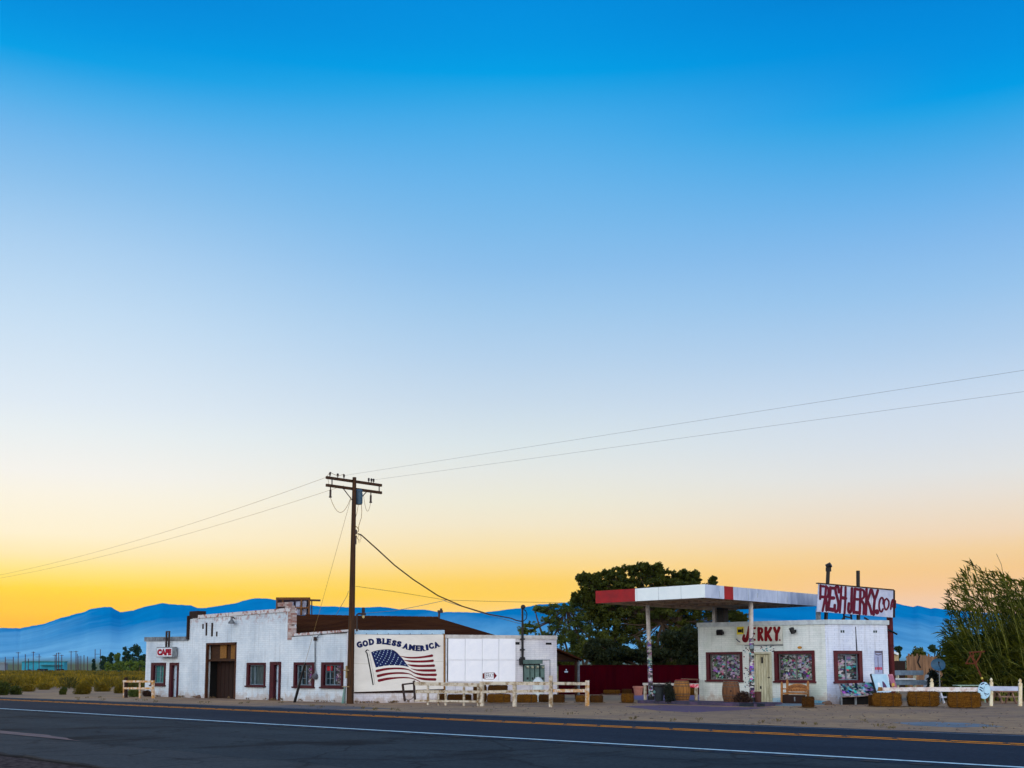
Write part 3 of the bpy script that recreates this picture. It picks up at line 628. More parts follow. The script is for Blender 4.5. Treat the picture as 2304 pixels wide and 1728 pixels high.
# banner
def stretchy(name, c1, c2):
    return basic(name, c1, c2, 1.2, rough=.7, bump=.5, lo=.3, hi=.75, dist=.03)
BN = lambda x, y, off: WG.pt(780+x/8.73, 1400+y/8.73, off)
t = Nt('banner_cloth'); wv = t.noise(.55, 4, .6, (.5, .5, 2.)); 
M_BAN = t.fin(t.mix(t.rng(wv, .3, .75), C(232, 228, 220), C(206, 200, 192)), .75, .2); t.bump(t.noise(.9, 3, .5, (1.6, 1, .7)), .8, .12)
bz = WG.pt(898, 1556); BAN = thing('banner', 'large cloth banner reading GOD BLESS AMERICA with a waving striped flag', 'banner', bz, WG.ang)
mb = MB(); slab(mb, WG, [(797, 1557.2), (998, 1550), (998, 1427.5), (900, 1429), (797, 1427)], .02, .055); part('cloth', mb, M_BAN, BAN)
M_NAVY = basic('navy_print', C(6, 26, 84), C(4, 18, 66), 3, bump=0); M_RED = basic('red_print', C(118, 2, 26), C(96, 0, 20), 3, bump=0); M_STAR = basic('star_print', C(186, 214, 236), bump=0); M_PBLK = basic('black_print', C(20, 16, 24), bump=0)
mb = MB()
LT = [('G', 250, 442, 22, 100, 118), ('O', 366, 416, 12, 104, 118), ('D', 487, 386, 8, 98, 118), ('B', 640, 370, 2, 92, 112), ('L', 742, 376, -4, 74, 112), ('E', 828, 386, -7, 78, 112), ('S', 933, 410, -14, 82, 110), ('S', 1030, 428, -10, 84, 112),
      ('A', 1160, 472, -16, 98, 108), ('M', 1282, 496, -8, 112, 108), ('E', 1396, 510, -2, 74, 108), ('R', 1492, 510, 4, 88, 108), ('I', 1580, 494, 8, 40, 108), ('C', 1660, 466, 16, 88, 112), ('A', 1765, 442, 22, 94, 108)]
for i, (ch, x, y, an_, w_, h2) in enumerate(LT): [text(mb, BN, ch, (x-w_/2+k_, y-h2/2-q_, x+w_/2+k_, y+h2/2+q_), .079+.0005*i+.0002*k_, R(an_), .06) for k_, q_ in ((-5, 2), (0, 4), (5, 2))]
def serif(x, y, an_, w_, h2, sx_, sy_, l=34):
    ca, sa = math.cos(R(an_)), math.sin(R(an_)); X_, Y_ = sx_*w_/2, sy_*h2/2; p = (x+X_*ca+Y_*sa, y-X_*sa+Y_*ca)
    stroke(mb, BN, [(p[0]-l/2*ca, p[1]+l/2*sa), (p[0]+l/2*ca, p[1]-l/2*sa)], 13, .08, .004, False)
for (ch, x, y, an_, w_, h2) in LT:
    if ch in 'DBLERI':
        sx_ = 0 if ch == 'I' else -.78
        for sy_ in (-.9, .9): serif(x, y, an_, w_, h2, sx_, sy_, 40)
    if ch in 'AMR':
        serif(x, y, an_, w_, h2, .85, .92, 40)
        if ch != 'R': serif(x, y, an_, w_, h2, -.85, .92, 40)
part('lettering', mb, M_NAVY, BAN)
mb = MB(); cn = smooth_pts([(478, 588), (560, 562), (650, 544), (740, 534), (830, 532), (900, 542), (950, 566), (1000, 608), (1050, 665), (1100, 715), (1150, 785), (1190, 838), (1230, 884)], 3)+smooth_pts([(1230, 884), (1120, 858), (1000, 848), (880, 846), (760, 856), (650, 874), (572, 890)], 3)[1:]
mb.prism([BN(x, y, .077) for x, y in cn][::-1], WG.n*-.001)
part('flag_canton', mb, M_NAVY, BAN)
mb = MB(); k_ = 0
for row in range(9):
    n_ = 6 if row % 2 == 0 else 5
    for i in range(n_):
        v_ = (row+.55)/9; u_ = (i+.6+(0 if row % 2 == 0 else .5))/6.25
        xl, yl = 478+94*v_, 588+302*v_; rt_ = 905+u_*0+(1230-905)*v_; x = xl+(rt_-xl)*u_; y = yl+(-54*math.sin(u_*2.2))*(1-v_*.25)
        for a_ in (0, 1):
            pts = [BN(x+13*math.cos(b_+a_*.63), y+13*math.sin(b_+a_*.63), .0783+.0004*a_) for b_ in (0, 2.094, 4.189)]; mb.quad(*pts[::-1])
part('flag_stars', mb, M_STAR, BAN)
mb = MB()
for i, (pts, ws) in enumerate([([(1050, 664), (1200, 694), (1400, 694), (1560, 676), (1675, 656)], [6, 24, 30, 34, 42]), ([(1118, 742), (1250, 766), (1400, 772), (1560, 768), (1688, 756)], [6, 30, 34, 36, 42]),
      ([(1200, 832), (1300, 852), (1430, 860), (1580, 858), (1712, 852)], [10, 34, 36, 38, 42]), ([(1262, 908), (1360, 936), (1480, 946), (1600, 948), (1734, 946)], [6, 22, 36, 40, 42]),
      ([(592, 958), (760, 922), (930, 908), (1100, 912), (1220, 935), (1320, 990), (1430, 1022), (1560, 1034), (1748, 1032)], [44, 36, 30, 28, 18, 20, 34, 38, 42]),
      ([(618, 1056), (780, 1018), (950, 1000), (1110, 1000), (1240, 1018), (1340, 1072), (1430, 1100), (1570, 1120), (1738, 1124)], [46, 38, 30, 28, 16, 14, 32, 40, 42]),
      ([(634, 1146), (800, 1112), (970, 1094), (1120, 1088), (1260, 1098), (1380, 1138), (1480, 1192)], [46, 38, 28, 24, 18, 14, 8])]):
    stroke(mb, BN, pts, [q*1.22 for q in ws], .076+.001*(i % 2), .001)
part('flag_stripes', mb, M_RED, BAN)
mb = MB(); stroke(mb, BN, [(400, 610), (455, 880), (518, 1225)], 24, .076, .001); stroke(mb, BN, [(440, 560), (405, 545), (376, 575), (400, 612)], [8, 20, 26, 16], .0775, .001); stroke(mb, BN, [(446, 620), (500, 890), (556, 1225)], 4, .0775, .001)
part('flagpole_print', mb, M_PBLK, BAN)
for q_ in ([(150, 812), (430, 818)], [(1700, 770), (1905, 772)]): mb = MB(); stroke(mb, BN, q_, 4, .0765, .001, False); part('cloth_seam', mb, basic('seam_tan', C(176, 164, 130)), BAN)
for i in range(9):
    mb = MB(); p = BN(170+i*215, 236, .09); mb.lathe(p, [(.0, -.01), (.03, 0), (0, .01)], 8); mb.tube([p, BN(170+i*215+6, 218, .07)], .012, 5); part('grommet', mb, M_BLK, BAN)
# panels: plain white painted boards (their pictured figures are left out), one with its lettering
xs_ = [1008, 1046.5, 1085, 1122.5, 1160]; ys_ = [1436.5, 1485, 1534]
M_PAN = basic('white_panel', C(244, 244, 248), C(232, 234, 242), 1.5, rough=.5, bump=.05)
pn = ['blank white board at the top left of the eight boards, by the banner', 'blank white board, second from the left in the top row', 'blank white board, third from the left in the top row', 'blank white board at the top right of the eight, by the dark vent',
      'blank white board at the bottom left of the eight boards', 'blank white board, second from the left in the bottom row', 'white board reading JERKY with a red arrow head', 'blank white board at the bottom right of the eight, left of the meters']
for j in range(2):
    for i in range(4):
        r_ = (xs_[i]+.4, ys_[j]+.4, xs_[i+1]-.4, ys_[j+1]-.4); q = WG.pt((r_[0]+r_[2])/2, r_[3])
        p_ = thing('wall_panel', pn[j*4+i], 'sign panel', q, WG.ang, 'white boards on the block wing')
        mb = MB(); rect(mb, WG, r_, .03, .03); part('board', mb, M_PAN, p_)
        if j == 1 and i == 2:
            JP = lambda x, y, off: WG.pt(990+x/8.19, 1400+y/8.19, off)
            mb = MB(); text(mb, JP, 'JERKY', (826, 944, 992, 1044), .066, 0, -.005); part('lettering', mb, M_PBLK, p_)
            mb = MB(); mb.quad(JP(990, 915, .062), JP(990, 1055, .062), JP(1050, 985, .062)); part('arrow_head', mb, M_RED, p_)
            mb = MB(); stroke(mb, JP, [(815, 935), (985, 925)], 7, .061, .002, False); stroke(mb, JP, [(815, 1048), (985, 1052)], 7, .061, .002, False); mb.quad(JP(785, 940, .062), JP(785, 1040, .062), JP(822, 1040, .062), JP(822, 940, .062))
            part('arrow_border', mb, basic('brown_print', C(120, 52, 48)), p_)
mb = MB(); rect(mb, WG, (1006.5, 1436, 1008, 1534), .05, .03); part('dark_edge', mb, M_DKW, B2)

# ---------------------------------------------------------------- things on the left building
cs = FA.pt(374, 1480); CS = thing('cafe_sign', 'small white box sign reading CAFE hung over the left door', 'sign', cs, 0.)
a0, z0, a1, z1 = rloc(FA, (352, 1456, 388, 1479), .4); mb = MB()
mb.prism([FA.w(a0, z0, .1), FA.w(a1, z0, .1), FA.w(a1, z1, .1), FA.w(a0, z1, .1)], FA.n*.3); part('sign_box', mb, M_GREY, CS)
mb = MB(); mb.prism([FA.w(a0+.05, z0+.05, .4), FA.w(a1-.05, z0+.05, .4), FA.w(a1-.05, z1-.05, .4), FA.w(a0+.05, z1-.05, .4)], FA.n*.012); part('face', mb, M_WHT, CS)
mb = MB(); text(mb, lambda x, y, off: FA.w(x, -y, off), 'CAFE', (a0+.12, -z1+.11, a1-.1, -z0-.11), .416, 0, .09); part('lettering', mb, basic('sign_red', C(168, 0, 40), C(130, 0, 28)), CS)
mb = MB()
for x in (375, 381): a, zt = FA.lc(x, 1420, .2); mb.box(FA.w(a, (z1+zt)/2, .2), (.09, .09, zt-z1))
mb.box(FA.w(*FA.lc(378, 1421, .2), .2), (.35, .07, .07)); mb.box(FA.w(FA.lc(378, 1437, .05)[0], z1+.5, .03), (.3, .5, .06)); part('bracket', mb, M_IRON, CS)
lp = FA.pt(521, 1403); LM = thing('gooseneck_lamp', 'small barn lamp on the parapet above the brown doorway', 'lamp', lp, 0.)
mb = MB(); mb.lathe(FA.pt(521, 1403, .28), [(.19, 0), (.17, .1), (.07, .2), (.05, .34), (0, .35)], 14); part('shade', mb, basic('enamel_shade', C(120, 124, 128), C(60, 60, 66)), LM, smooth=True)
mb = MB(); mb.tube([FA.pt(521, 1396, .28), FA.pt(521, 1389, .26), FA.pt(524, 1389, .12), FA.pt(528, 1391, .0)], .035, 6); part('arm', mb, M_IRON, LM)
# rooftop frame
RT_ = Plane((0, 0), 0.); fr_p = AT(658, 1383, 72); RP = Plane((fr_p.x, fr_p.y), R(44))
RF = thing('rooftop_cabinet', 'open brown wooden frame with pale boxes and shutters on the flat roof', 'cabinet', RP.pt(658, 1384), RP.ang)
mb = MB()
for r_ in ((621, 1344, 624, 1373), (694, 1346, 697, 1383), (621, 1344, 697, 1349), (664, 1366, 697, 1369), (634, 1350, 637, 1366), (676, 1347, 679, 1384)): rect(mb, RP, r_, .15+.002*r_[0] % .01, .02)
mb2 = MB(); rect(mb2, RP, (623, 1347, 695, 1384), .06, -.4); part('backboard', mb2, basic('back_board', C(52, 36, 44)), RF)
part('frame', mb, basic('warm_brown', C(116, 74, 34), C(78, 48, 26), 5), RF)
mb = MB()
for r_ in ((650, 1354, 660, 1365), (665.5, 1353, 675, 1383), (680.5, 1352, 689, 1383), (640, 1356, 645, 1364)): rect(mb, RP, r_, .2, -.25)
part('pale_panels', mb, basic('lilac_panel', C(176, 182, 204), C(120, 120, 140), 5), RF)
mb = MB()
for i in range(6): rect(mb, RP, (690.5, 1353+i*5, 693, 1355.5+i*5), .1, -.2)
mb.beam(RP.pt(697, 1350.5, .05), RP.pt(721, 1351, .05), .06, .12); mb.beam(RP.pt(701.5, 1351, .05), RP.pt(701.5, 1382, .05), .05, .05); part('outrigger', mb, M_IRON, RF)
# roof stub lamps and posts
q = WG.pt(804, 1417); RL = thing('roof_lamp', 'bent pipe lamp standing above the banner beside the wooden pole', 'lamp', q, WG.ang)
mb = MB(); mb.tube([WG.pt(803, 1420, .06), WG.pt(803, 1383, .06), WG.pt(806, 1381, .06), WG.pt(816, 1381, .06)], .05, 6); part('pipe', mb, M_IRON, RL)
mb = MB(); mb.lathe(WG.pt(817.5, 1384, .06), [(.14, 0), (.13, .08), (.07, .14), (.09, .2), (.07, .36), (0, .38)], 10); part('head', mb, M_IRON, RL, smooth=True)
mb = MB(); mb.lathe(WG.pt(817.5, 1391.5, .06), [(0, 0), (.06, .04), (.07, .12), (.04, .165)], 10); part('bulb', mb, basic('bulb_glass', C(230, 210, 150)), RL)
q = AT(988, 1391, 65.5); mb = MB(); mb.tube([q, AT(988, 1378, 65.5)], .06, 6); mb.box(AT(990.5, 1376, 65.5), (.3, .2, .14), .9); mb.box(AT(992.5, 1374, 65.5), (.12, .12, .25), .9)
solo('roof_vent_pipe', mb, M_IRON, 'short dark pipe with a cap on the right end of the roof ridge', 'vent pipe', q)
# conduit + meter on the facade
q = FA.pt(710, 1560); CM = thing('wall_meter', 'round electric meter with a thin conduit between the two right windows', 'meter', FA.pt(710.5, 1528), 0.)
mb = MB(); mb.tube([FA.pt(722, 1424, .12), FA.pt(715, 1432, .12), FA.pt(709, 1436, .08), FA.pt(709, 1500, .06), FA.pt(710.5, 1516, .06)], .03, 6); part('conduit', mb, M_GREY, CM)
mb = MB(); mb.box(FA.pt(709, 1437, .1), (.14, .12, .2)); part('weather_head', mb, M_IRON, CM)
mb = MB(); mb.lathe(FA.pt(711.5, 1522, .02), [(0, 0), (.16, 0), (.16, .12), (.11, .18), (0, .19)], 14, Matrix.Rotation(R(90), 3, 'X')); part('meter', mb, basic('meter_grey', C(96, 96, 104)), CM)
# ================================================================ UTILITY POLE AND WIRES
M_POLE = basic('creosote_wood', C(72, 42, 14), C(34, 20, 8), 3, stretch=(6, 6, .4), bump=.5)
PB = G(787.5, 1583.6); PD = dof(PB); PY_ = PB.y
def onpole(px, py, dd=0.): return AT(px, py, PD+dd)
UP = thing('utility_pole', 'tall brown wooden utility pole with two crossarms and a grey transformer', 'utility pole', PB, R(90))
ptop = onpole(797.5, 1074); ptop = Vector((ptop.x, ptop.y, ptop.z)); mb = MB(); mb.tube([PB-Vector((0, 0, .3)), PB.lerp(ptop, .5), ptop], [.175, .14, .095], 14); part('pole', mb, M_POLE, UP, smooth=True)
arms = []
for (a, b) in (((734, 1076.5), (858.5, 1090)), ((734, 1094), (858.5, 1106.5))):
    mid = onpole((a[0]+b[0])/2, (a[1]+b[1])/2); z = mid.z; c_ = Vector((ptop.x-.17, mid.y, 0)); ln = 1.9
    # arm runs across the road, its ends found on the sight lines
    PA = Plane((c_.x, c_.y), R(90)); p, q = PA.pt(*a), PA.pt(*b); zm = (p.z+q.z)/2; p = Vector((c_.x, p.y, zm+.0)); q = Vector((c_.x, q.y, zm)); arms.append((p, q))
    mb = MB(); mb.beam(p, q, .1, .13); part('crossarm', mb, M_POLE, UP)
def armp(k, f, dz=0., dx=0.): return arms[k][0].lerp(arms[k][1], f)+Vector((dx, 0, dz))
for f in (.065, .2, .31, .76, .81, .85):
    mb = MB(); mb.lathe(armp(0, f, .06), [(.02, 0), (.02, .06), (.055, .08), (.04, .13), (.06, .17), (.03, .22), (0, .23)], 10); part('insulator', mb, M_IRON, UP, smooth=True)
for p_, q_, r_ in ((armp(1, .30, -.06), armp(1, .5, -.75, .07), .025), (armp(1, .72, -.06), armp(1, .5, -.75, .07), .025), (armp(0, .10), armp(1, .10), .03), (armp(0, .955), armp(1, .955), .03)): mb = MB(); mb.tube([p_, q_], r_, 5); part('brace', mb, M_IRON, UP)
for f in (.075, .8):
    mb = MB(); mb.tube([armp(1, f, -.08), armp(1, f, -.22)], .03, 6); mb.tube([armp(1, f, -.2), armp(1, f, -.52)], .05, 8); mb.box(armp(1, f, -.55), (.1, .1, .06)); part('fuse_cutout', mb, M_IRON, UP)
tp = onpole(806, 1103); tb = onpole(806, 1135); tc_ = Vector((ptop.x-.08, PB.y+.3, tb.z)); Pt = Plane((tc_.x, tc_.y), R(45)); tc_ = Pt.pt(806.5, 1135); hh = Pt.pt(806.5, 1103).z-tc_.z
mb = MB(); mb.lathe(tc_, [(.17, 0), (.185, .03), (.185, hh-.08), (.2, hh-.07), (.2, hh-.03), (.14, hh+.03), (0, hh+.05)], 18)
for i in range(6): mb.box(tc_+Vector((.19*math.cos(i*1.05+.3), .19*math.sin(i*1.05+.3), hh*.45)), (.05, .02, hh*.7), i*1.05+.3)
part('transformer', mb, basic('transformer_paint', C(66, 96, 116), C(44, 66, 84), 3, rough=.5), UP, smooth=True)
M_WIRE = basic('wire', C(120, 126, 134), bump=0, rough=.5); M_COPW = basic('brown_wire', C(150, 116, 60), bump=0, rough=.5)
def sagw(a, b, sag, n=14): return [Vector(a).lerp(Vector(b), i/n)-Vector((0, 0, sag*4*(i/n)*(1-i/n))) for i in range(n+1)]
mb = MB()
mb.tube(sagw(armp(1, .075, -.57), onpole(790, 1118), .75), .012, 5); mb.tube(sagw(armp(1, .8, -.57), onpole(818, 1114), .6), .01, 5); mb.tube(sagw(armp(0, .065, .3), armp(0, .31, .3), .12), .012, 5)
mb.tube([armp(0, .065, .28), armp(0, .02, .1), armp(0, .05, -.35), armp(1, .08, 0)], .01, 5)
mb.tube([onpole(p, q) for p, q in ((813, 1136), (814, 1150), (813, 1165), (808, 1180), (806, 1190))], .014, 5); mb.tube([onpole(p, q) for p, q in ((806, 1136), (804, 1150), (800.5, 1163), (797, 1168))], .012, 5)
mb.tube([onpole(p, q) for p, q in ((799, 1183), (803, 1186), (807, 1191), (806, 1196), (802, 1199), (799, 1199))], .02, 5)
mb.tube([onpole(p, q) for p, q in ((802, 1204), (804, 1212), (809, 1216), (813, 1211), (811, 1205), (807, 1204), (805, 1210), (808, 1222), (812, 1216))], .01, 5)
part('jumper_wires', mb, M_COPW, UP)
mb = MB(); mb.box(onpole(799, 1197), (.16, .16, .22), .7); part('bracket', mb, M_IRON, UP); mb = MB(); mb.box(onpole(798.5, 1215), (.14, .14, .42), .7); part('bracket', mb, M_IRON, UP)
mb = MB(); mb.box(onpole(787, 1508)-Vector((.05, .12, 0)), (.28, .28, .05)); mb.box(onpole(787, 1512)-Vector((.05, .16, 0)), (.05, .08, .6)); part('pole_band', mb, basic('steel_band', C(156, 132, 92)), UP); mb = MB(); mb.box(onpole(786, 1545)-Vector((.05, .12, 0)), (.36, .3, .04)); part('pole_band', mb, basic('steel_band', C(156, 132, 92)), UP)
# conductors along the road, sagging between this pole and the next ones out of frame
def cond(label, a, pb, r_, sag=.3):
    A_ = a; Bp = Plane((0, a.y), 0.).pt(*pb)
    mb = MB(); ext = (Bp-A_)*1.35
    pts = sagw(A_, A_+ext, sag, 40); mb.tube(pts, r_, 4); q = pts[20]
    return mb
for (lab, f, pe, dz) in (('upper thin wire running right from the pole top to the frame edge', .31, (2304, 833), .2), ('lower thin wire running right from the pole top to the frame edge', .85, (2304, 881), .2)):
    a = armp(0, f, .22); mb = cond(lab, a, pe, .006, .0); solo('power_line', mb, M_WIRE, lab, 'power line', a, group='wires along the road')
for (lab, f, k_, pe, mid) in (('upper thin wire sagging left from the crossarm', .065, 0, (0, 1269), .0), ('lower thin wire sagging left from the crossarm', .31, 1, (0, 1276.5), .0)):
    a = armp(k_, f, .1); Bp = Plane((0, a.y), 0.).pt(*pe); mb = MB(); pts = sagw(a, a+(Bp-a)*1.5, .9, 40); mb.tube(pts, .008, 4); solo('power_line', mb, M_COPW, lab, 'power line', a, group='wires along the road')
MP = WG.pt(1176, 1494, .14); Dm = dof(MP)
mtop = AT(1176, 1368, Dm)
mb = MB(); a = onpole(802, 1204); b = AT(1174, 1398, Dm)
pts = [onpole(805, 1201), ]
for i, (px, py) in enumerate(((812, 1203), (820, 1210), (850, 1237), (888, 1272), (930, 1304), (985, 1340), (1040, 1364), (1100, 1382), (1150, 1391), (1162, 1396), (1173, 1398))):
    k_ = (px-800)/374; pts.append(AT(px, py, PD+(Dm-PD)*k_))
mb.tube(pts, .034, 6); solo('service_cable', mb, basic('thick_cable', C(70, 48, 34)), 'thick dark cable drooping from the wooden pole to the mast above the meters', 'cable', a)
mb = MB(); pts = [AT(px, py, PD+3+(px-800)*.012) for px, py in ((800, 1319), (900, 1333), (1003, 1350), (1100, 1353), (1200, 1355), (1266, 1356))]; mb.tube(pts, .011, 4); solo('thin_wire', mb, M_COPW, 'thin wire running right from mid pole towards the trees', 'wire', pts[0])
mb = MB(); pts = [AT(1005, 1350, PD+5.5), AT(950, 1362, PD+4.5), AT(890, 1374, PD+3), WG.pt(819, 1380, .06)]; mb.tube(pts, .014, 4); solo('thin_wire', mb, M_WIRE, 'thin wire from the bent roof lamp up to the long wire', 'wire', pts[0])
mb = MB(); pts = [AT(756, 1384, PD+6), AT(781, 1340, PD+1), onpole(784, 1330)]; mb.tube(pts, .011, 4); solo('thin_wire', mb, M_WIRE, 'short thin wire rising from the brown roof to the wooden pole', 'wire', pts[0])
mb = MB(); pts = [AT(1100, 1380, Dm), AT(1172, 1406, Dm)]; mb.tube([AT(1000, 1352, Dm), AT(1100, 1384, Dm), AT(1173, 1404, Dm)], .014, 4); solo('thin_wire', mb, M_WIRE, 'thin wire reaching the mast just below the thick cable', 'wire', pts[0])
# guy wire with its guard
gb = G(662, 1580.5); ga = onpole(789.5, 1122)
GW = thing('guy_wire', 'taut guy wire with a dark slanting guard reaching the ground before a window', 'guy wire', gb)
mb = MB(); mb.tube([gb, ga], .008, 5); part('wire', mb, M_COPW, GW)
kk = (1580.5-1490)/(1580.5-1122); gt = gb.lerp(ga, kk*1.0); mb = MB(); mb.tube([gb-Vector((0, 0, .05)), gt], [.075, .05], 8); part('guard', mb, M_BLK, GW)
# green sheet leaning at the pole
SP = Plane((PB.x-.35, PB.y+.25), R(10)); q = SP.pt(773, 1584); GS = thing('leaning_sheet', 'pale green metal sheet propped against the foot of the wooden pole', 'sheet', q, SP.ang)
mb = MB(); slab(mb, SP, [(767.5, 1585), (777, 1584.5), (779.5, 1545), (774, 1544.5)], .05); part('sheet', mb, basic('pale_green_metal', C(122, 158, 148), C(78, 116, 108), 4, stretch=(1, 1, .3)), GS)
mb = MB(); slab(mb, SP, [(773.2, 1584), (774.8, 1584), (777.5, 1546), (776, 1546)], .07); part('fold', mb, M_GREY, GS)

# ---------------------------------------------------------------- service mast, meters, tank
q = WG.pt(1176, 1494, .14); SM = thing('service_mast', 'tall dark electric service mast rising over the block wing', 'mast', q, WG.ang)
mb = MB(); mb.tube([q, WG.pt(1175.5, 1369, .14)], [.065, .05], 10); mb.box(WG.pt(1175, 1489, .14), (.26, .2, .34), WG.ang)
for y in (1438, 1462, 1480): mb.box(WG.pt(1175.5, y, .1), (.2, .22, .07), WG.ang)
part('pipe', mb, M_BLK, SM)
mb = MB(); mb.lathe(WG.pt(1177, 1370, .14), [(.07, 0), (.12, .04), (.13, .12), (.08, .2), (0, .22)], 10); part('weather_head', mb, M_BLK, SM, smooth=True)
mb = MB(); mb.tube([WG.pt(1178, 1371, .14), WG.pt(1183, 1374, .2), WG.pt(1186, 1382, .2), WG.pt(1184, 1392, .18), WG.pt(1177, 1398, .16), WG.pt(1173, 1397, .16)], .022, 5); mb.tube([WG.pt(1179, 1371, .14), WG.pt(1185, 1378, .25), WG.pt(1185, 1386, .2), WG.pt(1180, 1381, .2)], .018, 5); part('drip_loop', mb, M_BLK, SM)
q = WG.pt(1203, 1534, .1); MT = thing('meter_cabinet', 'row of four grey green electric meter boxes under one header', 'meter cabinet', q, WG.ang)
M_GG = basic('grey_green_enamel', C(92, 118, 112), C(70, 94, 90), 3, rough=.45)
mb = MB(); rect(mb, WG, (1178, 1485, 1221, 1493.5), .3, .01); part('header', mb, M_GG, MT)
mb = MB(); rect(mb, WG, (1177, 1494, 1215, 1534), .02, .01); part('backplate', mb, M_BLK, MT)
for i, (x0, x1) in enumerate(((1182, 1191.5), (1193.5, 1202), (1204.5, 1213), (1216.5, 1225.5))):
    mb = MB(); rect(mb, WG, (x0, 1496, x1, 1534), .2, .05); bx = part('meter_box', mb, M_GG, MT)
    mb = MB(); mb.lathe(WG.pt((x0+x1)/2, 1501, .26), [(0, -.01), (.075, 0), (.075, .06), (.05, .09), (0, .095)], 12, Matrix.Rotation(WG.ang, 3, 'Z') @ Matrix.Rotation(R(90), 3, 'X')); part('dial', mb, basic('dial_glass', C(176, 176, 150), C(90, 90, 80), 9, rough=.2), bx)
    mb = MB(); rect(mb, WG, (x0+3, 1524, x1-2, 1529), .01, .25); part('latch', mb, M_BLK, bx)
mb = MB(); mb.tube([WG.pt(1163, 1485, .04), WG.pt(1237.5, 1484.5, .04), WG.pt(1237.5, 1532, .04)], .02, 5); part('conduit', mb, M_GREY, MT)
TD = dof(WG.pt(1210, 1500))-2.2; tb_ = AT(1210.5, HOR, TD); tb_.z = 0; hz = AT(1210, 1526, TD).z; wr = 12.5*TD/F
mb = MB(); mb.lathe(tb_, [(wr*.9, 0), (wr*.96, .05), (wr, .12), (wr, hz-.3), (wr*.92, hz-.14), (wr*.6, hz-.03), (.12, hz), (.12, hz+.05), (0, hz+.06)], 24)
solo('water_tank', mb, basic('tank_white', C(204, 212, 212), C(176, 186, 190), 2, rough=.5), 'rounded white plastic tank behind the rail below the meter boxes', 'tank', tb_, smooth=True)

# lean-to and red fence
LD = 66.; LP = through(AT(1250, HOR, 64.5), AT(1320, HOR, 66.5))
q = LP.pt(1282, 1575); q.z = 0; LN = thing('lean_to', 'small brown lean-to roof on posts at the right end of the white wing', 'shelter', q, LP.ang)
mb = MB(); slab(mb, LP, [(1253.5, 1462), (1311, 1486.5), (1311, 1483.5), (1254, 1457.5)], .9, -.5); part('roof', mb, M_ROOF, LN)
mb = MB(); slab(mb, LP, [(1254, 1485), (1300, 1485), (1300, 1482), (1254, 1462.5)], .04); part('gable_boards', mb, M_BRN, LN)
mb = MB(); rect(mb, LP, (1254, 1485, 1308, 1488.5), .1, .05); part('beam', mb, M_DKW, LN)
for r_ in ((1296, 1486, 1299, 1573), (1302, 1486, 1304.5, 1573)):
    mb = MB(); rect(mb, LP, r_, .1, .06); part('post', mb, M_BRN if r_[0] < 1300 else M_GREY, LN)
RFD = through(AT(1240, HOR, 77.5), AT(1600, HOR, 77.0))
t = Nt('red_fence_paint'); c = t.mix(t.rng(t.noise(.8, 5, .6, (3, 3, .5)), .3, .7), C(58, 0, 10), C(42, 0, 8)); sx = t.n('ShaderNodeSeparateXYZ'); t.l(t.tc.outputs['Object'], sx.inputs[0])
wv = t.n('ShaderNodeMath', operation='PINGPONG'); t.l(sx.outputs[0], wv.inputs[0]); wv.inputs[1].default_value = .1; c = t.mix(t.rng(wv.outputs[0], .0, .012, .75, 0), c, C(36, 6, 16)); M_RF = t.fin(c, .8, .02)
q = RFD.pt(1420, 1562); q.z = 0; RFN = thing('red_fence', 'long dark red board fence behind the yard under the trees', 'fence', q, RFD.ang)
a0 = RFD.lc(1256, 1530)[0]; a1 = RFD.lc(1600, 1530)[0]; zt = RFD.lc(1420, 1498.5)[1]
mb = MB(); mb.prism([RFD.w(a0, 0), RFD.w(a1, 0), RFD.w(a1, zt), RFD.w(a0, zt)], RFD.n*.05); part('boards', mb, M_RF, RFN)
mb = MB(); mb.prism([RFD.w(a0, zt), RFD.w(a1, zt), RFD.w(a1, zt+.06), RFD.w(a0, zt+.06)], RFD.n*.09); mb.prism([RFD.w(a0, .35, .05), RFD.w(a1, .35, .05), RFD.w(a1, .45, .05), RFD.w(a0, .45, .05)], RFD.n*.04); part('rail', mb, M_RF, RFN)
LS = RFD.pt(1274, 1514, .06); NS = thing('small_notice', 'tiny white lettered notice on the dark red fence under the lean-to', 'notice', LS, RFD.ang)
mb = MB(); rect(mb, RFD, (1269, 1505, 1279, 1514), .01, .095); part('board', mb, M_RF, NS)
mb = MB(); rect(mb, RFD, (1270, 1510, 1278, 1511.6), .004, .107); rect(mb, RFD, (1270.5, 1512, 1277.5, 1513.2), .004, .107); rect(mb, RFD, (1273, 1505.5, 1275, 1508.5), .004, .107); part('print', mb, M_STAR, NS)

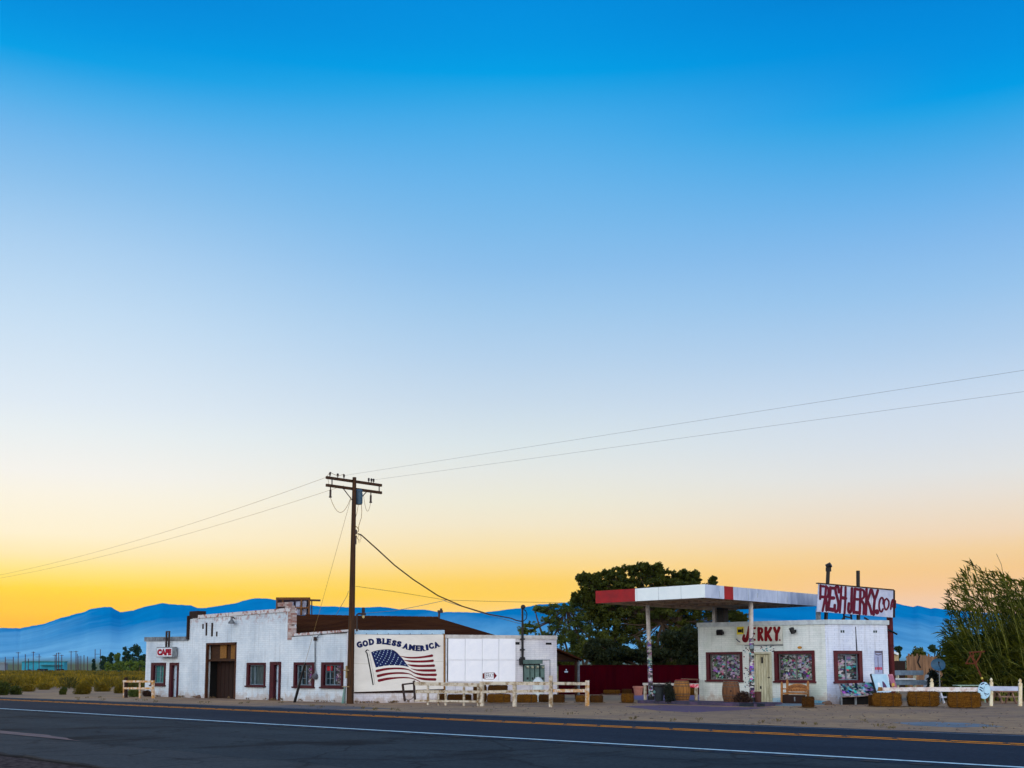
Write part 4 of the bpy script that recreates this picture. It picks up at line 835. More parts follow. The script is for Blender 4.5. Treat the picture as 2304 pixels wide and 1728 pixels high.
# ================================================================ FENCES, BALES, YARD
M_FW = basic('weathered_white', C(196, 186, 168), C(124, 98, 62), 5, lo=.44, hi=.66, stretch=(1, 1, 1), bump=.3); M_FY = basic('bare_yellow_wood', C(190, 140, 78), C(206, 196, 184), 5, lo=.45, hi=.6)
def fence_px(name, label, D0_, D1_, x0, x1, rails, posts, mat, cat='fence', ang=None, group=None):
    a, b = AT(x0, HOR, D0_), AT(x1, HOR, D1_); pl = through(a, b); q = pl.pt((x0+x1)/2, 1580); q.z = 0
    tg = thing(name, label, cat, q, pl.ang, group)
    for i, r_ in enumerate(rails):
        (xa, ya), (xb, yb), h_ = r_[:3]; m_ = r_[3] if len(r_) > 3 else mat; mb = MB()
        mb.prism([pl.pt(xa, ya+h_/2, .03), pl.pt(xb, yb+h_/2, .03), pl.pt(xb, yb-h_/2, .03), pl.pt(xa, ya-h_/2, .03)], pl.n*.05); part('rail', mb, m_, tg)
    for r_ in posts:
        (xa, yt, xb, yb) = r_[:4]; m_ = r_[4] if len(r_) > 4 else mat; mb = MB(); xm = (xa+xb)/2; wd = (xb-xa)*dof(pl.pt(xm, yb))/F
        g = pl.pt(xm, yb, -.02); top = pl.pt(xm, yt, -.02); g.z = min(g.z, 0) if len(r_) < 6 else g.z
        mb.beam(g, top, wd, min(wd, .14), (pl.d.x, pl.d.y, 0)); part('post', mb, m_, tg)
    return tg, pl
fence_px('picket_rail', 'low broken white rail fence with thin pickets lying in front of the banner corner', 54.5, 52.6, 932, 1084,
  [((934, 1538), (1083, 1541.5), 8), ((936, 1556), (1082, 1557), 6.5), ((934, 1576.5), (1080, 1578.5), 4.5)],
  [(961, 1538, 965, 1577), (985, 1558, 988, 1577), (1001, 1558, 1005, 1577), (1042, 1545, 1046, 1577), (1074, 1541, 1078, 1579)], M_FW)
fence_px('rail_fence', 'two rail white wooden fence in front of the tank and meters', 52.4, 51.0, 1078, 1245,
  [((1080, 1537), (1238, 1538), 7.5), ((1066, 1557), (1238, 1554.5), 6)], [(1080, 1538, 1089, 1580), (1154, 1540, 1162, 1580), (1236, 1520, 1243, 1584)], M_FW)
fence_px('rail_fence', 'short yellowish rail fence section ending at a square post by the hay bales', 51.0, 52.6, 1243, 1326,
  [((1244, 1537.5), (1318, 1538.5), 6.5), ((1244, 1554), (1317, 1554), 7, M_FY)], [(1318, 1531, 1324.5, 1583, M_FY)], M_FW)
fence_px('rail_fence', 'pale yellow two rail fence beside the cafe corner at the road', 68.5, 66.5, 276, 348,
  [((278, 1533), (347, 1533.5), 4.6), ((278, 1548.5), (345, 1549), 4.6)], [(281, 1524, 286.5, 1562, M_DKW), (277.5, 1530, 280.5, 1562, M_FY), (313, 1536, 316, 1569), (342, 1531, 347, 1569)], M_FY)
# metal rack
mp = through(AT(905, HOR, 55.2), AT(936, HOR, 54.6)); q = mp.pt(920, 1578); q.z = 0; MR = thing('metal_rack', 'rusty bare metal rack with a hooked bar before the banner', 'rack', q, mp.ang)
mb = MB(); P_ = lambda x, y, o=0: mp.pt(x, y, o)
mb.beam(P_(905, 1540), P_(933, 1537), .07, .07); part('top_bar', mb, M_IRON, MR)
for a, b, o in (((906, 1541), (911, 1578), 0), ((931, 1532), (934, 1579), 0)): mb = MB(); mb.beam(P_(*a, o), P_(*b, o), .09, .07); part('leg', mb, M_IRON, MR)
mb = MB(); mb.tube([P_(930, 1541), P_(929.5, 1534), P_(932, 1531.5), P_(934, 1535), P_(933.5, 1539)], .03, 6); part('hook', mb, M_IRON, MR)
mb = MB(); mb.tube([P_(911, 1572), P_(918, 1575), P_(926, 1573), P_(932, 1566)], .015, 5); part('loop', mb, M_IRON, MR)

# hay bales
def baleMB(seed):
    rg = random.Random(seed); mb = MB(); nx, ny, nz = 14, 6, 6
    def P(x, y, z):
        q = Vector((x, y, z)); k_ = 1-.10*(abs(2*x)**6+abs(2*y)**5+abs(2*z-1)**5)/1.5; d = Vector((noise.noise(q*7+Vector((seed, 0, 0))), noise.noise(q*7+Vector((0, seed, 0))), noise.noise(q*7+Vector((0, 0, seed))))*1)*.07
        pinch = 1-.05*(math.exp(-((x-.2)/.03)**2)+math.exp(-((x+.2)/.03)**2))
        return Vector((x*k_, y*k_*pinch, .5+(z-.5)*k_*pinch))+d*Vector((.6, 1, 1)).x
    def face(f, a, b):
        base = len(mb.v)
        for i in range(a+1):
            for j in range(b+1): mb.v.append(f(i/a, j/b))
        for i in range(a):
            for j in range(b): mb.f.append((base+i*(b+1)+j, base+(i+1)*(b+1)+j, base+(i+1)*(b+1)+j+1, base+i*(b+1)+j+1))
    for y in (-.5, .5): face(lambda u, v, y=y: P(u-.5, y, v), nx, nz)
    for z in (0, 1): face(lambda u, v, z=z: P(u-.5, v-.5, z), nx, ny)
    for x in (-.5, .5): face(lambda u, v, x=x: P(x, u-.5, v), ny, nz)
    # straw ends sticking out
    for _ in range(900):
        a = rg.choice('yyzx'); x, y, z = rg.uniform(-.48, .48), rg.uniform(-.48, .48), rg.uniform(.04, .98)
        if a == 'y': p = P(x, -.5, z); d = Vector((rg.gauss(0, .6), -.5, rg.gauss(0, .6)))
        elif a == 'z': p = P(x, y, 1); d = Vector((rg.gauss(0, .6), rg.gauss(0, .6), .45))
        else: p = P(rg.choice((-.5, .5)), y, z); d = Vector((math.copysign(.5, p.x), rg.gauss(0, .6), rg.gauss(0, .6)))
        d = d.normalized()*rg.uniform(.03, .085); s_ = d.cross(Vector((.3, .2, .9))).normalized()*.004
        if s_.length == 0: continue
        mb.quad(p-s_, p+s_, p+d+s_, p+d-s_)
    return mb
def haymat(nm, c1, c2, c3):
    t = Nt(nm); c = t.mix(t.rng(t.noise(9, 6, .8, (.4, 1, 2.2)), .4, .6), c1, c2)
    c = t.mix(t.rng(t.noise(26, 4, .7, (3, 1, .4)), .5, .7, 0, .8), c, c3); m_ = t.fin(c, .95, .1); t.bump(t.noise(22, 5, .8, (.5, 1, 2)), .9, .03); return m_
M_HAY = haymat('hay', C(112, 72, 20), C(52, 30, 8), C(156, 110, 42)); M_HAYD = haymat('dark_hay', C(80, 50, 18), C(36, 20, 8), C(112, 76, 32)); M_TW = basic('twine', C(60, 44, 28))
BM = {}
for i in range(3):
    for nm, m_ in (('l', M_HAY), ('d', M_HAYD)):
        me = baleMB(i*7+3).mesh('hay', m_, Matrix.Identity(4), True); BM[(i, nm)] = me
twm = MB()
for x in (-.2, .2): twm.tube([(x, -.5, .02), (x, -.505, .5), (x, -.49, .985), (x, 0, 1.0), (x, .49, .985), (x, .5, .02)], .008, 5)
TWM = twm.mesh('twine', M_TW, Matrix.Identity(4)); BALES = 0
def bale(x0, x1, yt, yb, label, tone='l', ang=None, depth=.5, z0=None, group='hay bales around the yard', D=None):
    global BALES
    xm = (x0+x1)/2; g = G(xm, yb) if D is None else AT(xm, HOR, D)
    if D is not None: g.z = AT(xm, yb, D).z
    Dn = dof(g); w_ = (x1-x0)*Dn/F; top = AT(xm, yt, Dn).z; h_ = max(.2, top-g.z)
    view = math.atan2(RT[1], RT[0])+math.atan2(0, 1); az = math.atan2(g.y, g.x)-R(90); a_ = az if ang is None else az+ang
    e = bpy.data.objects.new('hay_bale', BM[(BALES % 3, tone)]); col.objects.link(e); BALES += 1
    c_ = g+Vector((g.x, g.y, 0)).normalized()*depth*.5; e.location = (c_.x, c_.y, g.z if z0 is None else z0); e.rotation_euler = (0, 0, a_); e.scale = (w_/(1 if ang is None else 1), depth, h_)
    props(e, label, 'hay bale', group)
    tw = bpy.data.objects.new('twine', TWM); col.objects.link(tw); tw.parent = e; return e
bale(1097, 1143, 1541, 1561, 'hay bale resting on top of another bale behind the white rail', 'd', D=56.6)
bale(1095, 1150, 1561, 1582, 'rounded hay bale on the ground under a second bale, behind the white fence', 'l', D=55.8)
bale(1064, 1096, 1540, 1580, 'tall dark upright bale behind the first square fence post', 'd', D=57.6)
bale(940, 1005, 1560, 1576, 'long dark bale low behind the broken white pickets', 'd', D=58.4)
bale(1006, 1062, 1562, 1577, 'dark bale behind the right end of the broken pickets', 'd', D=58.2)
bale(1162, 1210, 1562, 1582, 'hay bale just right of the second fence post', 'l', D=54.6)
bale(1211, 1240, 1562, 1581, 'hay bale wedged behind the pointed fence post', 'd', D=55.6)
bale(1243, 1271, 1562, 1582, 'short hay bale right of the pointed fence post', 'd', D=54.8)
bale(1294, 1320, 1564, 1581, 'hay bale left of the last square fence post', 'l', D=55.5)
bale(1326, 1357, 1564, 1582, 'hay bale just right of the last square fence post', 'd', D=55.5)
bale(1356, 1396, 1552, 1561.5, 'flat hay bale lying far back against the red fence', 'l', D=75)
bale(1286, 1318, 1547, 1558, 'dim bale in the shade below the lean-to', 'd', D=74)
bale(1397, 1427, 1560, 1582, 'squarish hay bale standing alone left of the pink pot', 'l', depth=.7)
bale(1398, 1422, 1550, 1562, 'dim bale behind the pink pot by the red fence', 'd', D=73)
bale(1551, 1564, 1548, 1565, 'small golden bale between the first barrel and the white store', 'l', D=70)
bale(1804, 1833, 1567, 1593, 'small cube of hay at the foot of the carved bench', 'd', depth=.7)
bale(1951, 1966, 1563, 1590, 'dark coloured block for the shaded end of the large bale by the sticker board', 'd', D=52.2)  # shaded side of the next bale, put in as a darker block
bale(1963, 2029, 1558, 1591, 'large hay bale under the propped white board', 'l', depth=.6)
bale(2042, 2113, 1555, 1591, 'large hay bale in the middle of the row below the long white rail', 'l', depth=.6)
bale(2133, 2207, 1557, 1594, 'large hay bale left of the round blue and white sign', 'l', depth=.6)

# ================================================================ STORE
SF = Plane((-28.08, 49.7), 0.); cz = SF.pt(1859, 1500); cD = dof(cz)
SR = through(Vector((cz.x, cz.y, 0)), AT(1998, HOR, cD*114/111.3))
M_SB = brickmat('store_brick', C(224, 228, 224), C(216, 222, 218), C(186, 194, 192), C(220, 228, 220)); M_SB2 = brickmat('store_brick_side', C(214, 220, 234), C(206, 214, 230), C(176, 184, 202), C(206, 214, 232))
ST = thing('jerky_store', 'small white painted brick store with sticker covered windows under the canopy', 'building', SF.pt(1715, 1580)*1, 0.); ST.location.z = 0; WM[ST.name] = rz(0, ST.location)
sa0 = SF.lc(1572, 1500)[0]; sa1 = SF.lc(1859, 1500)[0]; ra1 = SR.lc(1998, 1460)[0]
def h_in(pl, r_, k_=3): return rloc(pl, inset(r_, k_))
W1, W2, W3 = (1590, 1467, 1671, 1533), (1743, 1464, 1834, 1535), (1876, 1464, 1939.5, 1536)
dq = rloc(SF, (1698, 1470, 1734, 1579)); dq[1] = .02
mb = MB(); wallholes(mb, SF, sa0, sa1, -.15, [(sa0, SF.lc(1571, 1407)[1]), (sa1, SF.lc(1859, 1401)[1])], [h_in(SF, W1), dq, h_in(SF, W2)], .3)
back = 8.5
bl = SF.w(sa0, 0, -back); zc = SF.lc(1571, 1407)[1]-.02
mb.quad(SF.w(sa0, -.15), SF.w(sa0, zc), SF.w(sa0, zc, -back), SF.w(sa0, -.15, -back))
part('wall', mb, M_SB, ST)
mb = MB(); zr = SR.lc(1998, 1404)[1]; z0r = SF.lc(1859, 1401)[1]
wallholes(mb, SR, 0, ra1, -.15, [(0, z0r), (ra1, zr)], [h_in(SR, W3)], .3)
e_ = SR.w(ra1, 0); mb.quad(SR.w(ra1, -.15), SR.w(ra1, zr), SR.w(ra1, zr, -5), SR.w(ra1, -.15, -5)); b5 = SR.w(ra1, 0, -5)
mb.quad(b5, b5+Vector((0, 0, zr)), bl+Vector((0, 0, zc)), bl)
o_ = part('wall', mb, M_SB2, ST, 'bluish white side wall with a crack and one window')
mb = MB(); mb.add([SF.w(sa0+.1, zc-.4), SF.w(sa1-.1, zc-.4), SR.w(ra1-.1, zc-.4, -.1), b5+Vector((0, 0, zc-.4)), bl+Vector((0, 0, zc-.4))], [(0, 1, 2, 3, 4)]); part('roof_deck', mb, M_GREY, ST)
mb = MB(); p, q = SF.lc(1569, 1411), SF.lc(1859.5, 1404.5); mb.prism([SF.w(p[0], p[1], -.3), SF.w(q[0]+.05, q[1], -.3), SF.w(q[0]+.05, q[1]+.22, -.3), SF.w(p[0], p[1]+.22, -.3)], SF.n*.36)
p, q = SR.lc(1859.5, 1404.5), SR.lc(1999, 1406); mb.prism([SR.w(p[0]+.02, p[1]+.003, -.3), SR.w(q[0], q[1], -.3), SR.w(q[0], q[1]+.22, -.3), SR.w(p[0]+.02, p[1]+.223, -.3)], SR.n*.36)
part('coping', mb, basic('store_coping', C(196, 206, 208), C(164, 172, 178), 3), ST)
M_ST = stickers('pane_stickers', C(30, 36, 44), .76, 5.2, .5); M_RFR = basic('red_frame', C(80, 0, 18), C(54, 0, 12), 7, rough=.5, lo=.4, hi=.7)
window(ST, SF, W1, (1597, 1472, 1666, 1529), (.5,), (), M_ST, frame=M_RFR, label='wide red framed window full of stickers behind the barrel', sash=basic('dull_sash', C(120, 120, 116)))
window(ST, SF, W2, (1751, 1471, 1828, 1530), (.5,), (), M_ST, frame=M_RFR, label='wide red framed window full of stickers above the carved bench', sash=basic('dull_sash', C(120, 120, 116)))
window(ST, SR, W3, (1884, 1471, 1932, 1530), (.46,), (), M_ST, frame=M_RFR, label='narrower red framed window on the bluish side wall')
mb = MB(); q = dq
for r_ in ((q[0]-.06, .02, q[0]+.02, q[3]+.06), (q[2]-.02, .02, q[2]+.08, q[3]+.06), (q[0]+.02, q[3]-.03, q[2]-.02, q[3]+.06)):
    mb.prism([SF.w(r_[0], r_[1], -.08), SF.w(r_[2], r_[1], -.08), SF.w(r_[2], r_[3], -.08), SF.w(r_[0], r_[3], -.08)], SF.n*.11)
dfm = part('door_frame', mb, basic('cream_frame', C(200, 198, 176), C(170, 166, 140)), ST)
t = Nt('cream_planks'); sx = t.n('ShaderNodeSeparateXYZ'); t.l(t.tc.outputs['Object'], sx.inputs[0]); c = t.mix(t.rng(t.noise(2.5, 6, .7, (3, 3, .6)), .4, .7), C(206, 202, 172), C(160, 150, 116)); c = t.mix(t.rng(t.noise(7, 5, .7), .62, .7, 0, .7), c, C(86, 76, 56)); M_PLK = t.fin(c, .7, .2)
mb = MB(); n_ = 6; pw_ = (q[2]-q[0]-.04)/n_
for i in range(n_): mb.prism([SF.w(q[0]+.02+i*pw_+.012, .05, -.12), SF.w(q[0]+.02+(i+1)*pw_-.012, .05, -.12), SF.w(q[0]+.02+(i+1)*pw_-.012, q[3]-.05, -.12), SF.w(q[0]+.02+i*pw_+.012, q[3]-.05, -.12)], SF.n*.04)
mb.prism([SF.w(q[0], .03, -.16), SF.w(q[2], .03, -.16), SF.w(q[2], q[3], -.16), SF.w(q[0], q[3], -.16)], SF.n*.03)
part('door', mb, M_PLK, dfm)
mb = MB(); mb.box(SF.w(q[0]+.45*(q[2]-q[0]), 2.1, -.06), (.07, .05, .3)); mb.box(SF.w(q[2]-.1, 1.25, -.06), (.2, .04, .04)); mb.box(SF.w(q[0]+.3, .75, -.06), (.07, .03, .14)); part('handle', mb, M_BLK, dfm)
# scattered stickers on the wall strip by the door
mb = MB(); rg = random.Random(12); cols_ = [M_NAVY, M_RED, M_BLK, basic('sticker_teal', C(60, 150, 160), bump=0), basic('sticker_yellow', C(216, 176, 40), bump=0)]
sb = [MB() for _ in cols_]
for i in range(66):
    x, y = (rg.uniform(1673, 1697), rg.uniform(1458, 1555)) if i < 44 else (rg.uniform(1697, 1742), rg.uniform(1452, 1466))
    w_, h_ = rg.uniform(1.2, 4), rg.uniform(1, 3.2); k_ = rg.randrange(len(cols_)); rect(sb[k_], SF, (x-w_/2, y-h_/2, x+w_/2, y+h_/2), .002, .001*(1+i % 5)+.003*(i//5)*.2)
for mb_, m_, nm in zip(sb, cols_, ('navy', 'red', 'black', 'teal', 'yellow')): part('stickers', mb_, m_, ST, nm+' stickers stuck around the door')
mb = MB(); mb.lathe(SF.pt(1799.5, 1457, .01), [(0, 0), (.11, .0), (.11, .012), (0, .014)], 16, Matrix(((1.1, 0, 0), (0, 0, -1), (0, .62, 0)))); part('oval_sticker', mb, basic('orange_sticker', C(200, 140, 40), C(120, 80, 40), 9), ST)
for r_ in ((1891.5, 1418, 1895, 1423.5), (1896.5, 1418, 1900, 1423.5), (1965, 1418.5, 1968.5, 1423.5), (1970, 1418.5, 1973.3, 1423.5)):
    mb = MB(); rect(mb, SR, r_, .008, .0); part('vent', mb, basic('vent_dark', C(50, 70, 72)), ST)
mb = MB(); slab(mb, SR, [(1924.3, 1410), (1925.8, 1410), (1927.2, 1432), (1929.6, 1465), (1926.4, 1465), (1925.2, 1430)], .01, .0); part('crack', mb, basic('crack_dark', C(60, 60, 72)), ST)
mb = MB(); slab(mb, SF, [(1735, 1579), (1859, 1585), (1859, 1577), (1800, 1573), (1762, 1569), (1735, 1571)], .004, .002); part('blue_base_paint', mb, basic('sky_blue_paint', C(96, 156, 180), C(170, 196, 206), 2.2, lo=.4, hi=.6), ST)
# lights on the store front
for lab, (x, y, w_, h_), yw in (('black square floodlight left of the JERKY sign', (1626, 1424, .3, .24), .25), ('black floodlight right of the JERKY sign', (1789, 1420, .18, .3), -.5)):
    p = SF.pt(x, y, 0); FL = thing('wall_light', lab, 'light', p, 0., 'floodlights on the store front'); mb = MB(); mb.box(p+Vector((0, -.26, .02)), (w_, .16, h_), yw, Matrix.Rotation(R(25), 3, 'X')); mb.box(p+Vector((0, -.36, -.02)), (w_*.8, .04, h_*.75), yw, Matrix.Rotation(R(25), 3, 'X')); part('housing', mb, M_BLK, FL)
    mb = MB(); mb.tube([p, p+Vector((0, -.2, 0))], .035, 6); mb.box(p+Vector((0, -.02, 0)), (.14, .04, .14)); part('mount', mb, M_BLK, FL)
# JERKY sign
q = SF.pt(1709, 1450); JS = thing('jerky_sign', 'flat wall sign with fat red letters JERKY over the store door', 'sign', q, 0.)
mb = MB(); slab(mb, SF, [(1657, 1451), (1760, 1449), (1760, 1410), (1657, 1410)], .04, .02); part('board', mb, basic('sign_board', C(206, 206, 194), C(180, 182, 172), 2), JS)
JQ = lambda x, y, off: SF.pt(1660+x/18.43, 1400+y/18.43, off)
JK = [([(470, 200), (440, 420), (400, 620), (320, 760), (240, 690), (260, 540)], [90, 110, 130, 150, 120, 80], True)]
for a in ([(580, 240), (575, 500), (590, 730)],): JK.append((a, 110, True))
for y_, x_ in ((250, 710), (480, 680), (730, 700)): JK.append(([(590, y_+5), (x_, y_-5)], 80, False))
JK += [([(865, 250), (870, 500), (870, 730)], 105, True), ([(880, 260), (985, 270), (1000, 400), (900, 490)], 90, True), ([(920, 480), (970, 610), (1020, 735)], 95, True),
       ([(1165, 240), (1165, 500), (1165, 730)], 112, True), ([(1370, 240), (1300, 380), (1220, 490)], 105, True), ([(1225, 470), (1290, 600), (1370, 740)], 108, True),
       ([(1520, 240), (1560, 360), (1615, 460)], 105, True), ([(1710, 230), (1670, 360), (1615, 460)], 105, True), ([(1615, 430), (1605, 600), (1605, 725)], 112, True), ([(1730, 735), (1748, 742)], 55, False)]
mb = MB()
for i, (p, w_, c_) in enumerate(JK): stroke(mb, JQ, p, [q*1.15 for q in w_] if isinstance(w_, list) else w_*1.15, .062, .004+.0012*i, c_)
part('lettering', mb, basic('letter_red', C(124, 0, 14), C(98, 0, 12), 3), JS)
mb = MB(); rect(mb, SF, (1675, 1451, 1761, 1453), .05, .01); part('ledge', mb, M_GREY, JS)
mb = MB(); stroke(mb, JQ, [(-60, 700), (10, 770), (90, 820)], 40, .062, .006); part('doodle', mb, M_NAVY, JS)
q = SF.pt(1665, 1428, .08); YS = thing('yellow_sticker', 'small square yellow placard at the left end of the JERKY sign', 'placard', q, 0.)
mb = MB(); slab(mb, SF, [(1658, 1428), (1673, 1426.5), (1673, 1410), (1658, 1411)], .012, .09); part('board', mb, basic('placard_yellow', C(216, 196, 44), C(190, 168, 36), 3), YS)
mb = MB(); rect(mb, SF, (1660, 1416, 1669, 1423), .004, .103); rect(mb, SF, (1669.5, 1414, 1672, 1424), .004, .103); part('print', mb, M_PBLK, YS)
q = SR.pt(1976, 1516, .02); PO = thing('wall_poster', 'tall narrow grey poster with faded red lettering on the bluish side wall', 'poster', q, SR.ang)
mb = MB(); rect(mb, SR, (1968, 1464, 1986, 1516), .012, .01); part('sheet', mb, basic('poster_paper', C(160, 168, 200), C(140, 146, 180), 3), PO)
mb = MB(); rect(mb, SR, (1968.5, 1465, 1985.5, 1469), .004, .023); slab(mb, SR, [(1969, 1472), (1976, 1475), (1985, 1472), (1985, 1470), (1976, 1473), (1969, 1470)], .004, .023); rect(mb, SR, (1975.4, 1478, 1976.6, 1512), .004, .023); rect(mb, SR, (1985.5, 1464, 1987, 1516), .03, .0); part('print', mb, basic('poster_dark', C(96, 84, 96)), PO)
mb = MB()
for x0, x1 in ((1969, 1972), (1973, 1976), (1977, 1980), (1981, 1984.5)): rect(mb, SR, (x0, 1501, x1, 1507), .004, .023)
part('lettering', mb, basic('poster_red', C(200, 60, 84)), PO)
# sidewalk slab + island
mb = MB(); mb.prism([Vector((-33.2, 45.8, 0)), Vector((-27.9, 45.9, 0)), Vector((-27.9, 49.69, 0)), Vector((-33.2, 49.69, 0))], (0, 0, .05)); struct('walkway', mb, basic('blue_concrete', C(84, 108, 124), C(108, 116, 122), 1.5))
kb = MB(); y0_ = G(1443, 1582.5).y; y1_ = G(1705, 1590.5).y; xa = G(1443, 1582).x; xb = G(1712, 1590).x
kb.prism([(xa, y0_, 0), (xb, y1_, 0), (xb+.1, y1_+.35, 0), (xb-.3, y1_+2.6, 0), (xa+.2, y0_+1.9, 0), (xa-.1, y0_+.6, 0)], (0, 0, .14)); struct('island_kerb', kb, basic('dark_kerb', C(40, 48, 62), C(96, 72, 100), 1.6))

# ================================================================ CANOPY
zb = 4.9; ca = G(1592, 1345, zb); cb_ = G(1333, 1357, zb); cc_ = G(1838, 1364, zb)
CX0, CX1, CY0, CY1 = cb_.x, ca.x, (ca.y+cb_.y)/2, cc_.y
FP = Plane((CX0, CY0), 0.); EP = Plane((CX1, CY0), R(90)); ztop = FP.pt(1592, 1314).z
CN = thing('canopy', 'white flat gas station canopy with a red corner panel on sticker covered posts', 'canopy', Vector(((CX0+CX1)/2, (CY0+CY1)/2, 0)), 0.)
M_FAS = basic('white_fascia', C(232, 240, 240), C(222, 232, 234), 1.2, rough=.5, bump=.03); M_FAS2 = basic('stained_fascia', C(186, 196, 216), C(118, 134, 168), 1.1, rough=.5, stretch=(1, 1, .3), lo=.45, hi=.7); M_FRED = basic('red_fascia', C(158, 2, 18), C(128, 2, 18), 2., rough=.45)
rx = FP.pt(1429, 1338).x; ry0 = EP.pt(1629.5, 1335).y; ry1 = EP.pt(1649.5, 1335).y
M_SOF = basic('soffit', C(204, 180, 154), C(160, 136, 114), 1.5, stretch=(4, .5, 1))
def fbox(x0, x1, y0, y1, m_, lab=None):
    mb = MB(); mb.prism([(x0, y0, zb), (x1, y0, zb), (x1, y1, zb), (x0, y1, zb)], (0, 0, ztop-zb)); return part('fascia', mb, m_, CN, lab)
fbox(CX0, rx, CY0, CY0+.06, M_FRED, 'red left part of the front fascia'); fbox(rx, CX1, CY0, CY0+.06, M_FAS)
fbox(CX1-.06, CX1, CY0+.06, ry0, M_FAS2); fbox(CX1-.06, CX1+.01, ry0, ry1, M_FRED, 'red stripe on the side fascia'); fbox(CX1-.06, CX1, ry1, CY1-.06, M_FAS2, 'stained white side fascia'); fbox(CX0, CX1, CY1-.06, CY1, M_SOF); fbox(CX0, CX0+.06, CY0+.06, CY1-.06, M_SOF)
for p_, s_ in [((CX0+(CX1-CX0)*i/5, CY0-.004, (zb+ztop)/2), (.012, .01, ztop-zb)) for i in range(2, 5)]+[((CX1+.004, y, (zb+ztop)/2), (.01, .014, ztop-zb)) for y in (CY0+3.6, CY0+6.2, CY0+8.2)]+[((CX1+.006, CY0+y, zb+z), (.01, .03, l)) for y, l, z in ((1.2, .3, .2), (4.4, .22, .3), (7.1, .3, .25))]:
    mb = MB(); mb.box(p_, s_); part('seam', mb, basic('seam_dark', C(176, 186, 192)), CN)
mb = MB(); mb.box(((CX0+CX1)/2, (CY0+CY1)/2, ztop-.1), (CX1-CX0-.13, CY1-CY0-.13, .1)); part('roof_deck', mb, M_GREY, CN)
mb = MB(); mb.box(((CX0+CX1)/2, (CY0+CY1)/2, zb+.18), (CX1-CX0-.13, CY1-CY0-.13, .06))
for y in (CY0+.35, CY0+3.2, CY0+6.2): mb.box(((CX0+CX1)/2, y, zb+.08), (CX1-CX0-.14, .14, .135))
for x in (CX0+1.7, CX1-1.6): mb.box((x, (CY0+CY1)/2, zb+.09), (.12, CY1-CY0-.2, .11))
part('soffit', mb, M_SOF, CN)
mb = MB()
for x, y in ((CX0+2.4, CY0+1.4), (CX1-1.4, CY0+1.7)): mb.box((x, y, zb+.12), (.18, .18, .08))
mb.box((CX1-2.6, CY0+1.1, zb+.14), (2.2, .3, .03)); part('ceiling_fitting', mb, M_BLK, CN)
M_POST = stickers('post_stickers', C(206, 204, 200), .66, 5.5, .5); M_POSTW = basic('post_white', C(206, 200, 196), C(176, 168, 160), 4)
for i, (tx, ty, bx, r_) in enumerate(((1457, 1362, 1464, .12), (1689.5, 1355, 1690.5, .125))):
    tp_ = G(tx, ty, zb); bx_ = AT(bx, HOR, dof(tp_)); b_ = Vector((bx_.x, bx_.y, .12)); tp_ = Vector((tp_.x, tp_.y, zb+.1)); sp_ = b_.lerp(tp_, .62)
    mb = MB(); mb.tube([sp_, tp_], r_*.86, 16); pp = part('post', mb, M_POSTW, CN, smooth=True)
    mb = MB(); mb.tube([b_, sp_], r_, 18); part('sticker_wrap', mb, M_POST, pp, smooth=True)
    mb = MB(); mb.tube([b_-Vector((0, 0, .1)), b_+Vector((0, 0, .18))], r_*1.5, 12); part('foot', mb, M_BLK, pp)
    mb = MB()
    for a_, s_ in ((0, .58), (1.7, .66), (3.0, .74)):
        mb.tube([b_.lerp(tp_, s_)+Vector((r_*math.cos(a_+j*.5-2), r_*math.sin(a_+j*.5-2), j*.07)) for j in range(6)], .012, 4)
    part('scribble', mb, M_PBLK, pp)
zs_ = zc-.4
for (px, w_, m_) in ((1608, .24, M_POSTW), (1625.5, .55, M_BLK)):
    p = G(px, 1370, zb); mb = MB(); y_ = CY1-1.0; Pq = Plane((0, y_), 0.); p = Pq.pt(px, 1385); mb.box((p.x, y_, (zs_+zb+.15)/2), (w_*.8, w_*.8, zb+.15-zs_)); part('stub_column', mb, m_, CN)

# ================================================================ FRESHJERKY.COM sign
fa, fb = AT(1843, HOR, 56.9), AT(1996, HOR, 59.4); SG = through(fa, fb)
FJ = thing('rooftop_sign', 'large tilted white board painted FRESHJERKY.com in dark red above the store roof', 'sign', SG.pt(1920, 1395), SG.ang)
mb = MB(); slab(mb, SG, [(1839, 1376.5), (1858, 1377.5), (2009, 1389.5), (2010, 1327), (1843, 1312.5)], .06, 0); part('board', mb, basic('sign_white', C(196, 200, 216), C(164, 172, 200), 1.6, rough=.6), FJ)
mb = MB(); slab(mb, SG, [(1997.5, 1389), (2012, 1389.5), (2013.5, 1329.5), (2009, 1327), (1997.5, 1326)], .03, -.1); slab(mb, SG, [(1841, 1313), (2012, 1328.4), (2012, 1326.2), (1841, 1310.8)], .16, -.06); slab(mb, SG, [(2012, 1389.5), (2014, 1389.5), (2014, 1328), (2012, 1328)], .34, -.25); part('frame', mb, M_DKW, FJ)
for x in (1865, 1890, 1920, 1933, 1960): mb = MB(); stroke(mb, lambda a, b, o: SG.pt(a, b, o), [(x+1, 1315+(x-1843)*.093), (x-1, 1377+(x-1843)*.075)], .8, .0605, .001, False); part('board_seam', mb, M_GREY, FJ)
FQ = lambda x, y, off: SG.pt(1820+x/10.055, 1260+y/10.055, off)
W = 38
